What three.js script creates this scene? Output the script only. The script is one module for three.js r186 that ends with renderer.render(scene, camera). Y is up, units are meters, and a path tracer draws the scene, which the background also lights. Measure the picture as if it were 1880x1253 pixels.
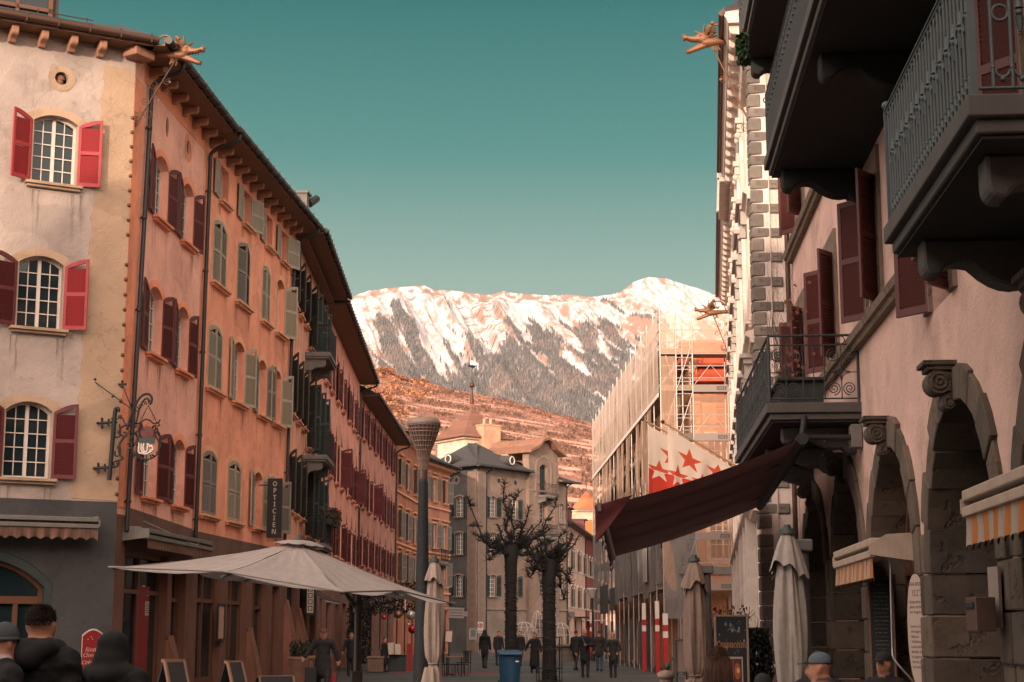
import * as THREE from 'three';
import { mergeGeometries } from 'three/addons/utils/BufferGeometryUtils.js';
import { MarchingCubes } from 'three/addons/objects/MarchingCubes.js';
import { RoundedBoxGeometry } from 'three/addons/geometries/RoundedBoxGeometry.js';

// ------------------------------------------------------------ camera, sky, sun, exposure
const FPX = 3000, PITCH = Math.atan(533.5 / 3000), EYE = 1.7;
const scene = new THREE.Scene();
const camera = new THREE.PerspectiveCamera(2 * Math.atan(626.5 / FPX) * 180 / Math.PI, 1880 / 1253, 0.3, 30000);
camera.position.set(0, EYE, 0); camera.rotation.order = 'YXZ'; camera.rotation.x = PITCH;
const renderer = new THREE.WebGLRenderer({ antialias: true });
renderer.toneMapping = THREE.LinearToneMapping; renderer.toneMappingExposure = 1.45;
renderer.shadowMap.enabled = true;
const SUN_AZ = 20 * Math.PI / 180, SUN_EL = 10 * Math.PI / 180;
const SUN = new THREE.Vector3(-Math.sin(SUN_AZ) * Math.cos(SUN_EL), Math.sin(SUN_EL), Math.cos(SUN_AZ) * Math.cos(SUN_EL));
{ // clear winter sky: teal overhead, paler to the horizon, warm glow around the low sun
  const W = 512, H = 256, a = new Float32Array(W * H * 4);
  const K = [[-90, .22, .22, .19], [-3, .29, .33, .28], [4, .31, .375, .315], [9, .27, .345, .29], [12, .222, .305, .264], [16.5, .062, .192, .174], [22, .010, .112, .110], [35, .012, .095, .097], [90, .012, .08, .088]];
  const d = new THREE.Vector3();
  for (let j = 0; j < H; j++) for (let i = 0; i < W; i++) {
    const el = ((j + .5) / H - .5) * Math.PI, az = ((i + .5) / W - .5) * 2 * Math.PI, e = el * 180 / Math.PI;
    d.set(Math.cos(el) * Math.cos(az), Math.sin(el), Math.cos(el) * Math.sin(az));
    let k = 0; while (k < K.length - 2 && e > K[k + 1][0]) k++;
    const f = Math.min(1, Math.max(0, (e - K[k][0]) / (K[k + 1][0] - K[k][0])));
    const g = Math.acos(Math.max(-1, Math.min(1, d.dot(SUN)))), gl = 3.6 * Math.max(0, Math.exp(-g / .62) - Math.exp(-2.1 / .62)) + 4.0 * Math.max(0, Math.exp(-g / 1.5) - Math.exp(-2.25 / 1.5));
    const w = [1, .74, .63];
    for (let c = 0; c < 3; c++) a[(j * W + i) * 4 + c] = K[k][c + 1] * (1 - f) + K[k + 1][c + 1] * f + gl * w[c];
    a[(j * W + i) * 4 + 3] = 1;
  }
  const t = new THREE.DataTexture(a, W, H, THREE.RGBAFormat, THREE.FloatType);
  t.mapping = THREE.EquirectangularReflectionMapping; t.magFilter = t.minFilter = THREE.LinearFilter; t.needsUpdate = true;
  scene.background = t; scene.environment = t;
}
const sun = new THREE.DirectionalLight(new THREE.Color().setRGB(1, .77, .58), 2.75);
sun.position.copy(SUN).multiplyScalar(300).add(new THREE.Vector3(0, 0, -60)); sun.target.position.set(0, 0, -60);
sun.castShadow = true; sun.shadow.mapSize.set(4096, 4096);
Object.assign(sun.shadow.camera, { left: -120, right: 120, top: 120, bottom: -120, near: 1, far: 700 });
scene.add(sun, sun.target);
scene.fog = new THREE.FogExp2(new THREE.Color().setRGB(.62, .84, .92), 1.1e-5);

// ------------------------------------------------------------ helpers
let seed = 7;
const R = () => { seed |= 0; seed = seed + 0x6D2B79F5 | 0; let t = Math.imul(seed ^ seed >>> 15, 1 | seed); t = t + Math.imul(t ^ t >>> 7, 61 | t) ^ t; return ((t ^ t >>> 14) >>> 0) / 4294967296; };
const rr = (a, b) => a + (b - a) * R(), pick = a => a[Math.floor(R() * a.length)];
const V = (x, y, z) => new THREE.Vector3(x, y, z);
const C = (r, g, b) => new THREE.Color().setRGB(r, g, b);
const cP = Math.cos(PITCH), sP = Math.sin(PITCH);
// a point of the street seen at photo pixel (px,py) at distance D in front of the camera
const ray = (px, py) => { const u = (px - 940) / FPX, v = (626.5 - py) / FPX, d = cP - v * sP; return [u / d, (v * cP + sP) / d]; };
const P = (px, py, D) => { const [a, b] = ray(px, py); return V(a * D, EYE + b * D, -D); };
const used = {};
function numbered(n) { if (!(n in used)) { used[n] = 0; return n; } used[n]++; return n + '_' + String(used[n]).padStart(3, '0'); }
function tag(o, label, category, group) { o.userData.label = label; o.userData.category = category; if (group) o.userData.group = group; return o; }
function thing(name, x, y, z, label, category, group, ry = 0) {
  const o = new THREE.Group(); o.name = numbered(name); o.position.set(x, y, z); o.rotation.y = ry; scene.add(o); return tag(o, label, category, group);
}
function mesh(name, geo, mat, parent, stuff) {
  const m = new THREE.Mesh(geo, mat); m.name = name; m.castShadow = m.receiveShadow = true; if (parent) parent.add(m);
  if (stuff) m.userData.kind = 'stuff'; return m;
}
function lone(name, geo, mat, label, category, group) { const m = mesh(name, geo, mat, scene); m.name = numbered(name); return tag(m, label, category, group); }
function struct(name, geo, mat) { const m = mesh(name, geo, mat, scene); m.userData.kind = 'structure'; return m; }
function copyOf(src, x, y, z, ry, label) { const c = src.clone(); c.name = numbered(src.name.replace(/_\d{3}$/, '')); c.userData = { ...src.userData }; c.position.set(x, y, z); c.rotation.y = ry; scene.add(c); if (label) c.userData.label = label; return c; }
const NI = g => { const q = g.index ? g.toNonIndexed() : g; for (const k of Object.keys(q.attributes)) if (!['position', 'normal', 'uv', 'color'].includes(k)) q.deleteAttribute(k); return q; };
const merge = l => l.length === 1 ? NI(l[0]) : mergeGeometries(l.map(NI), false);
const _m = new THREE.Matrix4(), _q = new THREE.Quaternion(), _e = new THREE.Euler();
const at = (g, x = 0, y = 0, z = 0, rx = 0, ry = 0, rz = 0) => g.applyMatrix4(_m.compose(V(x, y, z), _q.setFromEuler(_e.set(rx, ry, rz)), V(1, 1, 1)));
// boxes carry uv in metres
function uvBox(g) {
  const p = g.attributes.position, n = g.attributes.normal, uv = g.attributes.uv;
  for (let i = 0; i < p.count; i++) {
    const ax = Math.abs(n.getX(i)), ay = Math.abs(n.getY(i)), az = Math.abs(n.getZ(i));
    if (ay >= ax && ay >= az) uv.setXY(i, p.getX(i), p.getZ(i)); else if (ax >= az) uv.setXY(i, p.getZ(i), p.getY(i)); else uv.setXY(i, p.getX(i), p.getY(i));
  } return g;
}
const box = (w, h, d, x, y, z, rx, ry, rz) => at(uvBox(new THREE.BoxGeometry(w, h, d)), x, y, z, rx, ry, rz);
const rbox = (w, h, d, r, x, y, z, rx, ry, rz) => at(uvBox(new RoundedBoxGeometry(w, h, d, 1, r)), x, y, z, rx, ry, rz);
const cyl = (r0, r1, h, n, x, y, z, rx, ry, rz) => at(new THREE.CylinderGeometry(r0, r1, h, n), x, y, z, rx, ry, rz);
const sph = (r, a, b, x, y, z) => at(new THREE.SphereGeometry(r, a, b), x, y, z);
function bar(a, b, r, n = 6, r2 = r) { // round bar from a to b
  const d = b.clone().sub(a), L = d.length(), g = new THREE.CylinderGeometry(r2, r, L, n, 1);
  g.applyMatrix4(_m.compose(a.clone().add(b).multiplyScalar(.5), _q.setFromUnitVectors(V(0, 1, 0), d.normalize()), V(1, 1, 1))); return g;
}
const tube = (pts, r, seg, n = 5, closed = false) => new THREE.TubeGeometry(new THREE.CatmullRomCurve3(pts, closed), seg || pts.length * 4, r, n, closed);
function ext(shape, depth, z = 0, bevel = 0, seg = 8) { // extrude along +z, starting at z
  const g = new THREE.ExtrudeGeometry(shape, { depth: depth - 2 * bevel, bevelEnabled: bevel > 0, bevelThickness: bevel, bevelSize: bevel, bevelOffset: -bevel, bevelSegments: 1, curveSegments: seg });
  g.translate(0, 0, z + bevel); return g;
}
const poly = pts => { const s = new THREE.Shape(); pts.forEach(([x, y], i) => i ? s.lineTo(x, y) : s.moveTo(x, y)); s.closePath(); return s; };
// outline of an opening: rectangle with a segmental arch of rise r on top, as points
function archPts(x0, y0, w, h, r, n = 8) {
  const o = [[x0, y0], [x0 + w, y0]], hs = y0 + h - r;
  if (r <= 0) { o.push([x0 + w, y0 + h], [x0, y0 + h]); return o; }
  const Rr = (w * w / 4 + r * r) / (2 * r), cy = y0 + h - Rr, a0 = Math.asin(Math.min(1, (w / 2) / Rr)) * (r > w / 2 ? 1 : 1);
  for (let i = 0; i <= n; i++) { const a = a0 - 2 * a0 * i / n; o.push([x0 + w / 2 + Rr * Math.sin(a), cy + Rr * Math.cos(a)]); }
  return o;
}
const pathOf = pts => { const s = new THREE.Path(); pts.forEach(([x, y], i) => i ? s.lineTo(x, y) : s.moveTo(x, y)); s.closePath(); return s; };
function ring(outer, inner, depth, z, bevel = 0) { const s = poly(outer); s.holes.push(pathOf(inner)); return ext(s, depth, z, bevel); }
function quad(a, b, c, d) { // one four-cornered face
  const g = new THREE.BufferGeometry(), p = [a, b, c, a, c, d], arr = []; p.forEach(q => arr.push(q.x, q.y, q.z));
  g.setAttribute('position', new THREE.Float32BufferAttribute(arr, 3)); const w = a.distanceTo(b), h = a.distanceTo(d);
  g.setAttribute('uv', new THREE.Float32BufferAttribute([0, 0, w, 0, w, h, 0, 0, w, h, 0, h], 2)); g.computeVertexNormals(); return g;
}
// sheet from a grid function f(i/n, j/m) -> Vector3, uv in 0..1 times (su, sv)
function sheet(n, m, f, su = 1, sv = 1) {
  const p = [], uv = [], ix = [];
  for (let j = 0; j <= m; j++) for (let i = 0; i <= n; i++) { const q = f(i / n, j / m); p.push(q.x, q.y, q.z); uv.push(i / n * su, j / m * sv); }
  for (let j = 0; j < m; j++) for (let i = 0; i < n; i++) { const a = j * (n + 1) + i, b = a + 1, c = a + n + 1, d = c + 1; ix.push(a, b, d, a, d, c); }
  const g = new THREE.BufferGeometry(); g.setAttribute('position', new THREE.Float32BufferAttribute(p, 3)); g.setAttribute('uv', new THREE.Float32BufferAttribute(uv, 2)); g.setIndex(ix); g.computeVertexNormals(); return g;
}
// ------------------------------------------------------------ noise and textures
const hsh = (x, y, s) => { let h = Math.imul(x, 374761393) + Math.imul(y, 668265263) + Math.imul(s, 1442695041) | 0; h = Math.imul(h ^ h >>> 13, 1274126177); return ((h ^ h >>> 16) >>> 0) / 4294967296; };
function vn(x, y, per, s) { // value noise, tiles with whole period per
  let xi = Math.floor(x), yi = Math.floor(y), fx = x - xi, fy = y - yi; fx = fx * fx * (3 - 2 * fx); fy = fy * fy * (3 - 2 * fy);
  const m = (k) => per ? ((k % per) + per) % per : k;
  const a = hsh(m(xi), m(yi), s), b = hsh(m(xi + 1), m(yi), s), c = hsh(m(xi), m(yi + 1), s), d = hsh(m(xi + 1), m(yi + 1), s);
  return a + (b - a) * fx + (c - a) * fy + (a - b - c + d) * fx * fy;
}
function fbm(x, y, per, s, o = 5, g = .5) { let a = 1, t = 0, w = 0; for (let i = 0; i < o; i++) { t += a * vn(x, y, per, s + i); w += a; a *= g; x *= 2; y *= 2; per *= 2; } return t / w; }
const sm = (a, b, x) => { x = Math.min(1, Math.max(0, (x - a) / (b - a))); return x * x * (3 - 2 * x); };
const mixc = (a, b, t) => [a[0] + (b[0] - a[0]) * t, a[1] + (b[1] - a[1]) * t, a[2] + (b[2] - a[2]) * t];
const lin2s = v => { v = Math.min(1, Math.max(0, v)); return v <= .0031308 ? v * 12.92 : 1.055 * Math.pow(v, 1 / 2.4) - .055; };
function tex(n, f, rep, colour = true, m = n) { // f(u,v) -> linear rgb (or grey number)
  const a = new Uint8Array(n * m * 4);
  for (let j = 0; j < m; j++) for (let i = 0; i < n; i++) {
    let c = f(i / n, j / m); if (typeof c === 'number') c = [c, c, c];
    const k = (j * n + i) * 4; for (let q = 0; q < 3; q++) a[k + q] = 255 * (colour ? lin2s(c[q]) : Math.min(1, Math.max(0, c[q]))); a[k + 3] = 255;
  }
  const t = new THREE.DataTexture(a, n, m); t.wrapS = t.wrapT = THREE.RepeatWrapping; t.magFilter = THREE.LinearFilter; t.minFilter = THREE.LinearMipmapLinearFilter; t.generateMipmaps = true;
  if (colour) t.colorSpace = THREE.SRGBColorSpace; if (rep) t.repeat.set(rep, rep); t.needsUpdate = true; return t;
}
function print(w, h, draw) { // flat print for signs and posters
  const c = document.createElement('canvas'); c.width = w; c.height = h; draw(c.getContext('2d'), w, h);
  const t = new THREE.CanvasTexture(c); t.colorSpace = THREE.SRGBColorSpace; return t;
}
const T = {};
T.plaster = tex(512, (u, v) => { // mottled lime plaster with faint runs, 5 m
  const a = fbm(u * 5, v * 5, 5, 1, 5), b = fbm(u * 18, v * 18, 18, 9, 4), s = fbm(u * 40, v * 3, 3, 21, 3), st = sm(.52, .75, fbm(u * 6, v * 6, 6, 31, 4));
  const cr = 1 - sm(.0, .012, Math.abs(fbm(u * 4, v * 4, 4, 141, 5, .6) - .5)) * 1, rp = sm(.60, .63, fbm(u * 4, v * 4, 4, 151, 4, .5)); return .70 + .42 * a + .16 * (b - .5) - .10 * rp - .16 * cr * sm(.45, .6, fbm(u * 3, v * 3, 3, 161, 3)) - .16 * sm(.5, .8, s) * st - .07 * st;
}, 1 / 5);
T.plasterB = tex(512, (u, v) => .55 * fbm(u * 24, v * 24, 24, 3, 4, .6) + .45 * fbm(u * 90, v * 90, 90, 8, 3, .6), 1 / 2, false);
T.tuff = tex(1024, (u, v) => { // porous brown tuff, 2 m
  const a = fbm(u * 6, v * 6, 6, 41, 6, .6), b = fbm(u * 40, v * 40, 40, 55, 3), pit = sm(.58, .74, fbm(u * 13, v * 13, 13, 61, 5, .65));
  const k = (.62 + .55 * a + .22 * (b - .5)) * (1 - .24 * pit); return [k, k * .97, k * .93];
}, .5);
T.tuffB = tex(512, (u, v) => .6 * fbm(u * 12, v * 12, 12, 43, 5, .6) - .6 * sm(.58, .74, fbm(u * 13, v * 13, 13, 61, 5, .65)) + .4, .5, false);
T.wear = tex(512, (u, v) => { const a = fbm(u * 6, v * 6, 6, 71, 5, .55), s = fbm(u * 50, v * 6, 6, 77, 3); return .74 + .34 * a + .12 * (s - .5); }, 1 / 1.2);
T.grain = tex(256, (u, v) => { const s = fbm(u * 40, v * 4, 4, 87, 4, .6); return .6 + .6 * s; }, 1 / .8);
T.cloth = tex(256, (u, v) => .78 + .32 * fbm(u * 8, v * 8, 8, 91, 5) - .03 * ((Math.floor(u * 128) + Math.floor(v * 128)) % 2), 1);
T.tile = tex(512, (u, v) => { const a = fbm(u * 16, v * 16, 16, 95, 4, .6), b = hsh(Math.floor(u * 20), Math.floor(v * 20), 3); return .6 + .35 * a + .3 * b; }, 1 / 4);
T.fine = tex(256, (u, v) => fbm(u * 32, v * 32, 32, 99, 3, .6), 1, false);
const M = {};
const std = (c, o = {}) => new THREE.MeshStandardMaterial({ color: C(...c), roughness: .85, ...o });
const plaster = (c, o = {}) => std(c, { map: T.plaster, bumpMap: T.plasterB, bumpScale: .016, roughness: .93, ...o });
const paint = (c, o = {}) => std(c, { map: T.wear, roughness: .6, ...o });
M.glass = new THREE.MeshPhysicalMaterial({ color: C(.012, .022, .026), roughness: .04, metalness: 0, specularIntensity: 1, ior: 1.5 });
M.iron = std([.018, .019, .02], { roughness: .55, metalness: .3, map: T.wear });
M.pipe = std([.03, .028, .027], { roughness: .5, metalness: .2, map: T.wear });
M.copper = std([.075, .035, .022], { roughness: .5, metalness: .35, map: T.wear });
M.gutter = std([.035, .03, .03], { roughness: .5, metalness: .3, map: T.wear });
M.wood = std([.13, .05, .024], { map: T.grain, roughness: .6 });
M.soffit = std([.17, .085, .05], { map: T.grain, roughness: .8 });
M.roof = std([.05, .045, .045], { map: T.tile, roughness: .85 });
M.rooftile = std([.24, .115, .07], { map: T.tile, roughness: .9 });
M.white = paint([.68, .58, .50]);
M.steel = std([.42, .41, .40], { roughness: .42, metalness: .6, map: T.wear });
M.dark = std([.02, .02, .022], { roughness: .8 });
M.maroon = paint([.115, .018, .020]); M.red = paint([.33, .030, .034]);
M.sage = paint([.36, .31, .23]); M.green = paint([.03, .045, .042]); M.grey = paint([.23, .195, .165]);
// ============================================================ LARGE STRUCTURE
// ------------------------------------------------------------ house kit
class Facade {
  constructor(root, x0, D0, x1, D1) {
    this.root = root; this.x0 = x0; this.D0 = D0; this.L = Math.hypot(x1 - x0, D1 - D0); this.tx = (x1 - x0) / this.L; this.tD = (D1 - D0) / this.L;
    this.th = Math.atan2(this.tD, this.tx); this.holes = [];
  }
  world(u, y, z) { return V(this.x0 + this.tx * u + this.tD * z, y, -(this.D0 + this.tD * u) + this.tx * z); }
  put(o, u = 0, y = 0, z = 0, ry = 0) { o.position.copy(this.world(u, y, z)).sub(this.root.position); o.rotation.y = this.th + ry; this.root.add(o); return o; }
  part(name, geo, mat, u = 0, y = 0, z = 0, ry = 0, stuff) { return this.put(mesh(name, geo, mat, null, stuff), u, y, z, ry); }
  // pixel -> [u, y] on the wall plane
  hit(px, py) { const [a, b] = ray(px, py), k = (this.x0 - a * this.D0) / (a * this.tD - this.tx); return [k, EYE + b * (this.D0 + this.tD * k)]; }
  wall(u0, u1, y0, y1, mat, name = 'wall', z = 0, th = .35) {
    const s = poly([[u0, y0], [u1, y0], [u1, y1], [u0, y1]]); this.holes.forEach(h => { if (h.every(q => q[1] < y1 && q[1] > y0 - .12 && q[0] > u0 && q[0] < u1)) s.holes.push(pathOf(h)); });
    return this.part(name, ext(s, th, -th), mat, 0, 0, z);
  }
  body(u0, u1, H, depth, mat) { return this.part('rear_wall', box(u1 - u0 - .02, H, depth, 0, 0, 0), mat, (u0 + u1) / 2, H / 2, -.352 - depth / 2); }
}
const STAIN = [1, 2, 3].map(k => new THREE.MeshStandardMaterial({ color: C(.10, .06, .045), roughness: 1, transparent: true, alphaMap: tex(128, (u, v) => { const s = sm(.35, .75, fbm(u * 9, v * 1.2, 0, 200 + k * 7, 4, .6)); return .62 * s * Math.pow(v, 1.4) * sm(0, .25, u) * sm(1, .75, u); }, 0, false) }));
const cache = {};
const cached = (k, f) => cache[k] || (cache[k] = f());
function frameGeo(w, h, r, cols, rows, far) {
  return cached(`f${w.toFixed(2)},${h.toFixed(2)},${r},${cols},${rows},${far}`, () => {
    const l = [ring(archPts(-w / 2, 0, w, h, r), archPts(-w / 2 + .055, .06, w - .11, h - .115, Math.max(0, r - .02)), .06, -.24)];
    l.push(box(.075, h - .08, .05, 0, h / 2, -.205));
    const iw = (w - .11 - .075) / 2, tb = far ? .03 : .022;
    for (const s of [-1, 1]) {
      const cx = s * (.0375 + iw / 2);
      for (let i = 1; i < cols; i++) l.push(box(tb, h - .16, .02, cx - iw / 2 + iw * i / cols, h / 2, -.2));
      for (let j = 1; j < rows; j++) l.push(box(iw, tb, .018, cx, .06 + (h - .12) * j / rows, -.2));
    }
    return merge(l);
  });
}
const paneGeo = (w, h, r) => cached(`p${w.toFixed(2)},${h.toFixed(2)},${r}`, () => ext(poly(archPts(-w / 2 + .03, .03, w - .06, h - .06, Math.max(0, r - .01))), .008, -.228));
const sillGeo = (w) => cached(`s${w.toFixed(2)}`, () => merge([rbox(w, .07, .2, .012, 0, -.035, .07), rbox(w - .08, .06, .13, .012, 0, -.1, .045)]));
function shutterGeo(w, h, r, side) { // hinge at x = 0, leaf to +x (side 1) or -x (side -1)
  return cached(`sh${w.toFixed(2)},${h.toFixed(2)},${r},${side}`, () => {
    const top = x => h - r + r * (1 - ((w - x) / w) ** 2), st = .065, o = [[0, 0], [w, 0]];
    for (let i = 8; i >= 0; i--) o.push([w * i / 8, top(w * i / 8)]);
    const mid = h * .5, f = q => side > 0 ? q : q.map(([x, y]) => [-x, y]).reverse();
    const s = poly(f(o)), holes = [[.09, mid - .045], [mid + .045, null]];
    const lou = [];
    for (const [a, b] of holes) {
      s.holes.push(pathOf(f([[st, a], [w - st, a], [w - st, b ?? top(w - st) - .085], [st, b ?? top(st) - .085]])));
      const e = b ?? top(st) - .085;
      for (let y = a + .025; y < e - .01; y += .047) lou.push(box(w - 2 * st + .01, .08, .009, side * w / 2, y, .022, -.5, 0, 0));
    }
    const hard = [box(.02, .07, .03, side * .012, .25, .03), box(.02, .07, .03, side * .012, h - r - .25, .03)];
    return [merge([ext(s, .042, 0, .004), ...hard]), merge(lou)];
  });
}
function shutter(F, u, y, z, w, h, r, side, ang, mat) {
  const [a, b] = shutterGeo(w, h, r, side), m = F.part('shutter', a, mat, u, y, z, -side * ang * Math.PI / 180);
  mesh('louvres', b, mat, m, true); return m;
}
// a casement window: frame, panes, glazing bars, sill, painted surround, two shutters
const arcBand = (out, inn, d, z) => ext(poly([...out.slice(1), out[0], inn[0], ...inn.slice(2).reverse(), inn[1]]), d, z);
function win(F, o) {
  const { u, y, w, h } = o, r = o.r ?? 0, cols = o.cols ?? 2, rows = o.rows ?? 4;
  F.holes.push(archPts(u - w / 2, y, w, h, r).reverse());
  const f = F.part('window', frameGeo(w, h, r, cols, rows, o.far), o.fm ?? M.white, u, y, 0);
  if (o.panes) {
    const iw = (w - .11 - .075) / 2, ph = (h - .12) / rows, pw = iw / cols;
    for (const s of [-1, 1]) for (let i = 0; i < cols; i++) for (let j = 0; j < rows; j++) {
      const px = s * (.0375 + iw / 2) - iw / 2 + pw * (i + .5), ty = .06 + ph * (j + .5);
      const g = cached(`pn${pw.toFixed(3)},${ph.toFixed(3)}`, () => box(pw - .004, ph - .004, .008, 0, 0, 0));
      const m = mesh('pane', g, M.glass, f); m.position.set(px, ty, -.226); m.rotation.set(rr(-.006, .006), rr(-.012, .012), 0);
    }
  } else mesh('pane', paneGeo(w, h, r), o.gm ?? M.glass, f);
  if (o.surr) mesh('surround', cached(`su${w.toFixed(2)},${h.toFixed(2)},${r},${o.surr[0]}`, () => arcBand(archPts(-w / 2 - o.surr[0], 0, w + 2 * o.surr[0], h + o.surr[0], r ? r + .05 : 0), archPts(-w / 2, 0, w, h, r), o.surr[2] ?? .02, 0)), o.surr[1], f);
  if (o.sill !== 0) mesh('sill', sillGeo(w + (o.sill ?? .28)), o.sillm ?? o.surr?.[1] ?? M.white, f);
  if (!o.far && o.stain !== 0) for (const q of [-1, 1]) { const m = mesh('rain_stain', cached('stain' + q, () => { const g = new THREE.PlaneGeometry(.42, 1.25); return g; }), STAIN[pick([0, 1, 2])], f); m.position.set(q * (w / 2 + rr(-.12, .06)), -.80, .0035 + .001 * q); }
  const sw = o.sw ?? w / 2 - .01, sh = h - .02, [l, rt] = o.sh ?? ['n', 'n'];
  const S = (st, side) => { if (st === 'n') return; const c = st === 'c'; shutter(F, u + side * (c ? w / 2 - .005 : w / 2 + .02) * -1, y + .01, c ? -.022 : .03, sw, sh, r, side, c ? (o.ajar ?? 0) : st, Array.isArray(o.sm) ? o.sm[side > 0 ? 0 : 1] : o.sm); };
  S(l, 1); S(rt, -1);
  return f;
}
const profileAlong = (pts, L) => ext(poly(pts.map(([z, y]) => [-z, y])), L).applyMatrix4(new THREE.Matrix4().makeRotationY(Math.PI / 2));
function roof(F, u0, u1, H, over, depth, rise, o = {}) {
  const L = u1 - u0;
  F.part('roof', profileAlong([[over, H + .02], [over, H + .12], [-depth / 2, H + rise], [-depth, H + .12], [-depth, H + .02]].reverse(), L - (o.r0 ?? 0)), o.mat ?? M.roof, u0 + (o.r0 ?? 0), 0, 0);
  F.part('soffit', box(L - .02, .05, over - .01, L / 2, H - .03, over / 2 + .005), o.soffit ?? M.soffit, u0, 0, 0);
  F.part('fascia', box(L - .01, .2, .03, L / 2, H + .04, over + .015), o.fascia ?? M.soffit, u0, 0, 0);
  const l = [at(new THREE.CylinderGeometry(.085, .085, L + .05, 10, 1), L / 2, H + .06, over + .12, 0, 0, Math.PI / 2)];
  for (let x = .3; x < L; x += .7) l.push(box(.03, .2, .2, x, H + .06, over + .115));
  F.part('gutter', merge(l), o.gm ?? M.gutter, u0, 0, 0);
}
const corbelGeo = (d, h, w) => cached(`c${d},${h},${w}`, () => { // scroll-ended bracket under the eave
  const s = new THREE.Shape(); s.moveTo(0, 0); s.lineTo(-d, 0); s.lineTo(-d, -h * .45); s.quadraticCurveTo(-d + .02, -h * .75, -d * .72, -h * .72); s.quadraticCurveTo(-d * .45, -h * .7, -d * .3, -h); s.lineTo(0, -h); s.closePath();
  const g = ext(s, w, -w / 2, .015, 4); return g.applyMatrix4(new THREE.Matrix4().makeRotationY(Math.PI / 2));
});
function corbels(F, u0, u1, n, H, mat, d = .55, h = .32, w = .2) { for (let i = 0; i < n; i++) F.part('corbel', corbelGeo(d, h, w), mat, u0 + (u1 - u0) * (n > 1 ? i / (n - 1) : 0), H - .06, 0); }
function downpipe(F, u, H, over, y0, lean = 0, mat = M.pipe, r = .055) {
  const p = [V(u, H + .02, over + .1), V(u, H - .18, over + .05), V(u, H - .35, over * .5), V(u, H - .55, .12), V(u, H - .9, .1)], l = [tube(p, r, 24, 8)];
  l.push(bar(V(u, H - .88, .1), V(u - lean, y0, .1), r, 8)); for (let y = H - 1.6; y > y0; y -= 2.2) { const uu = u - lean * (H - y) / (H - y0); l.push(cyl(r + .018, r + .018, .06, 8, uu, y, .1), box(.03, .03, .1, uu, y, .05)); }
  return F.part('downpipe', merge(l), mat, 0, 0, 0);
}
function shopfront(F, u, w, y0, h, frame, o = {}) {
  F.holes.push([[u - w / 2, y0], [u + w / 2, y0], [u + w / 2, y0 + h], [u - w / 2, y0 + h]].reverse());
  const n = o.n ?? 2, tr = o.tr ?? .72, l = [box(w, .12, .12, 0, h - .06, -.25), box(w, .1, .12, 0, h * tr, -.25), box(w, .14, .14, 0, .07, -.25)];
  for (let i = 0; i <= n; i++) l.push(box(.1, h - .2, .11, -w / 2 + .05 + (w - .1) * i / n, h / 2, -.245));
  const f = F.part('shopfront', merge(l), frame, u, y0, 0), pw = (w - .1) / n - .1;
  for (let i = 0; i < n; i++) for (const [a, b] of [[.14, h * tr - .05], [h * tr + .05, h - .12]]) mesh('pane', box(pw + .01, b - a + .01, .012, 0, 0, 0), M.glass, f).position.set(-w / 2 + .05 + (w - .1) * (i + .5) / n, (a + b) / 2, -.27);
  return f;
}
// iron balcony: slab, brackets, rail frame, bars; origin at the wall in the middle of its front
function balcony(F, u, y, w, p, o = {}) {
  const b = F.part('balcony', merge([rbox(w, .16, p, .02, 0, -.08, p / 2), box(w - .1, .07, p - .06, 0, -.195, p / 2 - .02)]), o.slab ?? M.stoneG, u, y, 0), rm = o.rm ?? M.iron, H = o.H ?? .98;
  const fr = [], ends = [[-w / 2 + .05, .02, -w / 2 + .05, p - .06], [-w / 2 + .05, p - .06, w / 2 - .05, p - .06], [w / 2 - .05, p - .06, w / 2 - .05, .02]];
  for (const [x0, z0, x1, z1] of ends) for (const yy of [.07, H * .8, H]) fr.push(bar(V(x0, yy, z0), V(x1, yy, z1), yy === H ? .02 : .012, 5));
  for (const [x, z] of [[-w / 2 + .05, p - .06], [w / 2 - .05, p - .06]]) fr.push(bar(V(x, 0, z), V(x, H + .05, z), .022, 6), sph(.035, 8, 6, x, H + .08, z));
  mesh('rail_frame', merge(fr), rm, b);
  const bars = [], sp = o.sp ?? .12;
  for (const [x0, z0, x1, z1] of ends) {
    const L = Math.hypot(x1 - x0, z1 - z0), n = Math.round(L / sp);
    for (let i = 1; i < n; i++) { const x = x0 + (x1 - x0) * i / n, z = z0 + (z1 - z0) * i / n; bars.push(bar(V(x, .07, z), V(x, H, z), .009, 4)); if (i % 2 && !o.plain) bars.push(at(new THREE.TorusGeometry(.045, .007, 4, 10), x, H * .9, z, 0, x0 === x1 ? Math.PI / 2 : 0, 0), at(new THREE.TorusGeometry(.05, .007, 4, 10), x, .18, z, 0, x0 === x1 ? Math.PI / 2 : 0, 0)); }
  }
  mesh('railing', merge(bars), rm, b, true);
  for (const s of o.br ?? [-1, 1]) mesh('bracket', cached('bb' + p, () => corbelGeo(p * .8, .42, .2)), o.slab ?? M.stoneG, b).position.set(s * (w / 2 - .25), -.24, 0);
  return b;
}
M.stoneG = std([.16, .145, .13], { map: T.wear, roughness: .9 });
M.ivory = plaster([.445, .36, .31]); M.quoinA = plaster([.45, .31, .205]); M.plinthA = plaster([.062, .060, .060]);
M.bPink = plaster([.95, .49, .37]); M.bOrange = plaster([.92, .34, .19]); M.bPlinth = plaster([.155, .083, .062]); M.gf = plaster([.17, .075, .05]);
M.h2 = plaster([.97, .40, .25]); M.h2s = plaster([.84, .42, .25]); M.h3a = plaster([.93, .44, .30]); M.h3b = plaster([.90, .40, .305]);
M.h4 = plaster([.66, .29, .22]); M.h5 = plaster([.52, .19, .11]); M.h6 = plaster([.54, .23, .15]);
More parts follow.
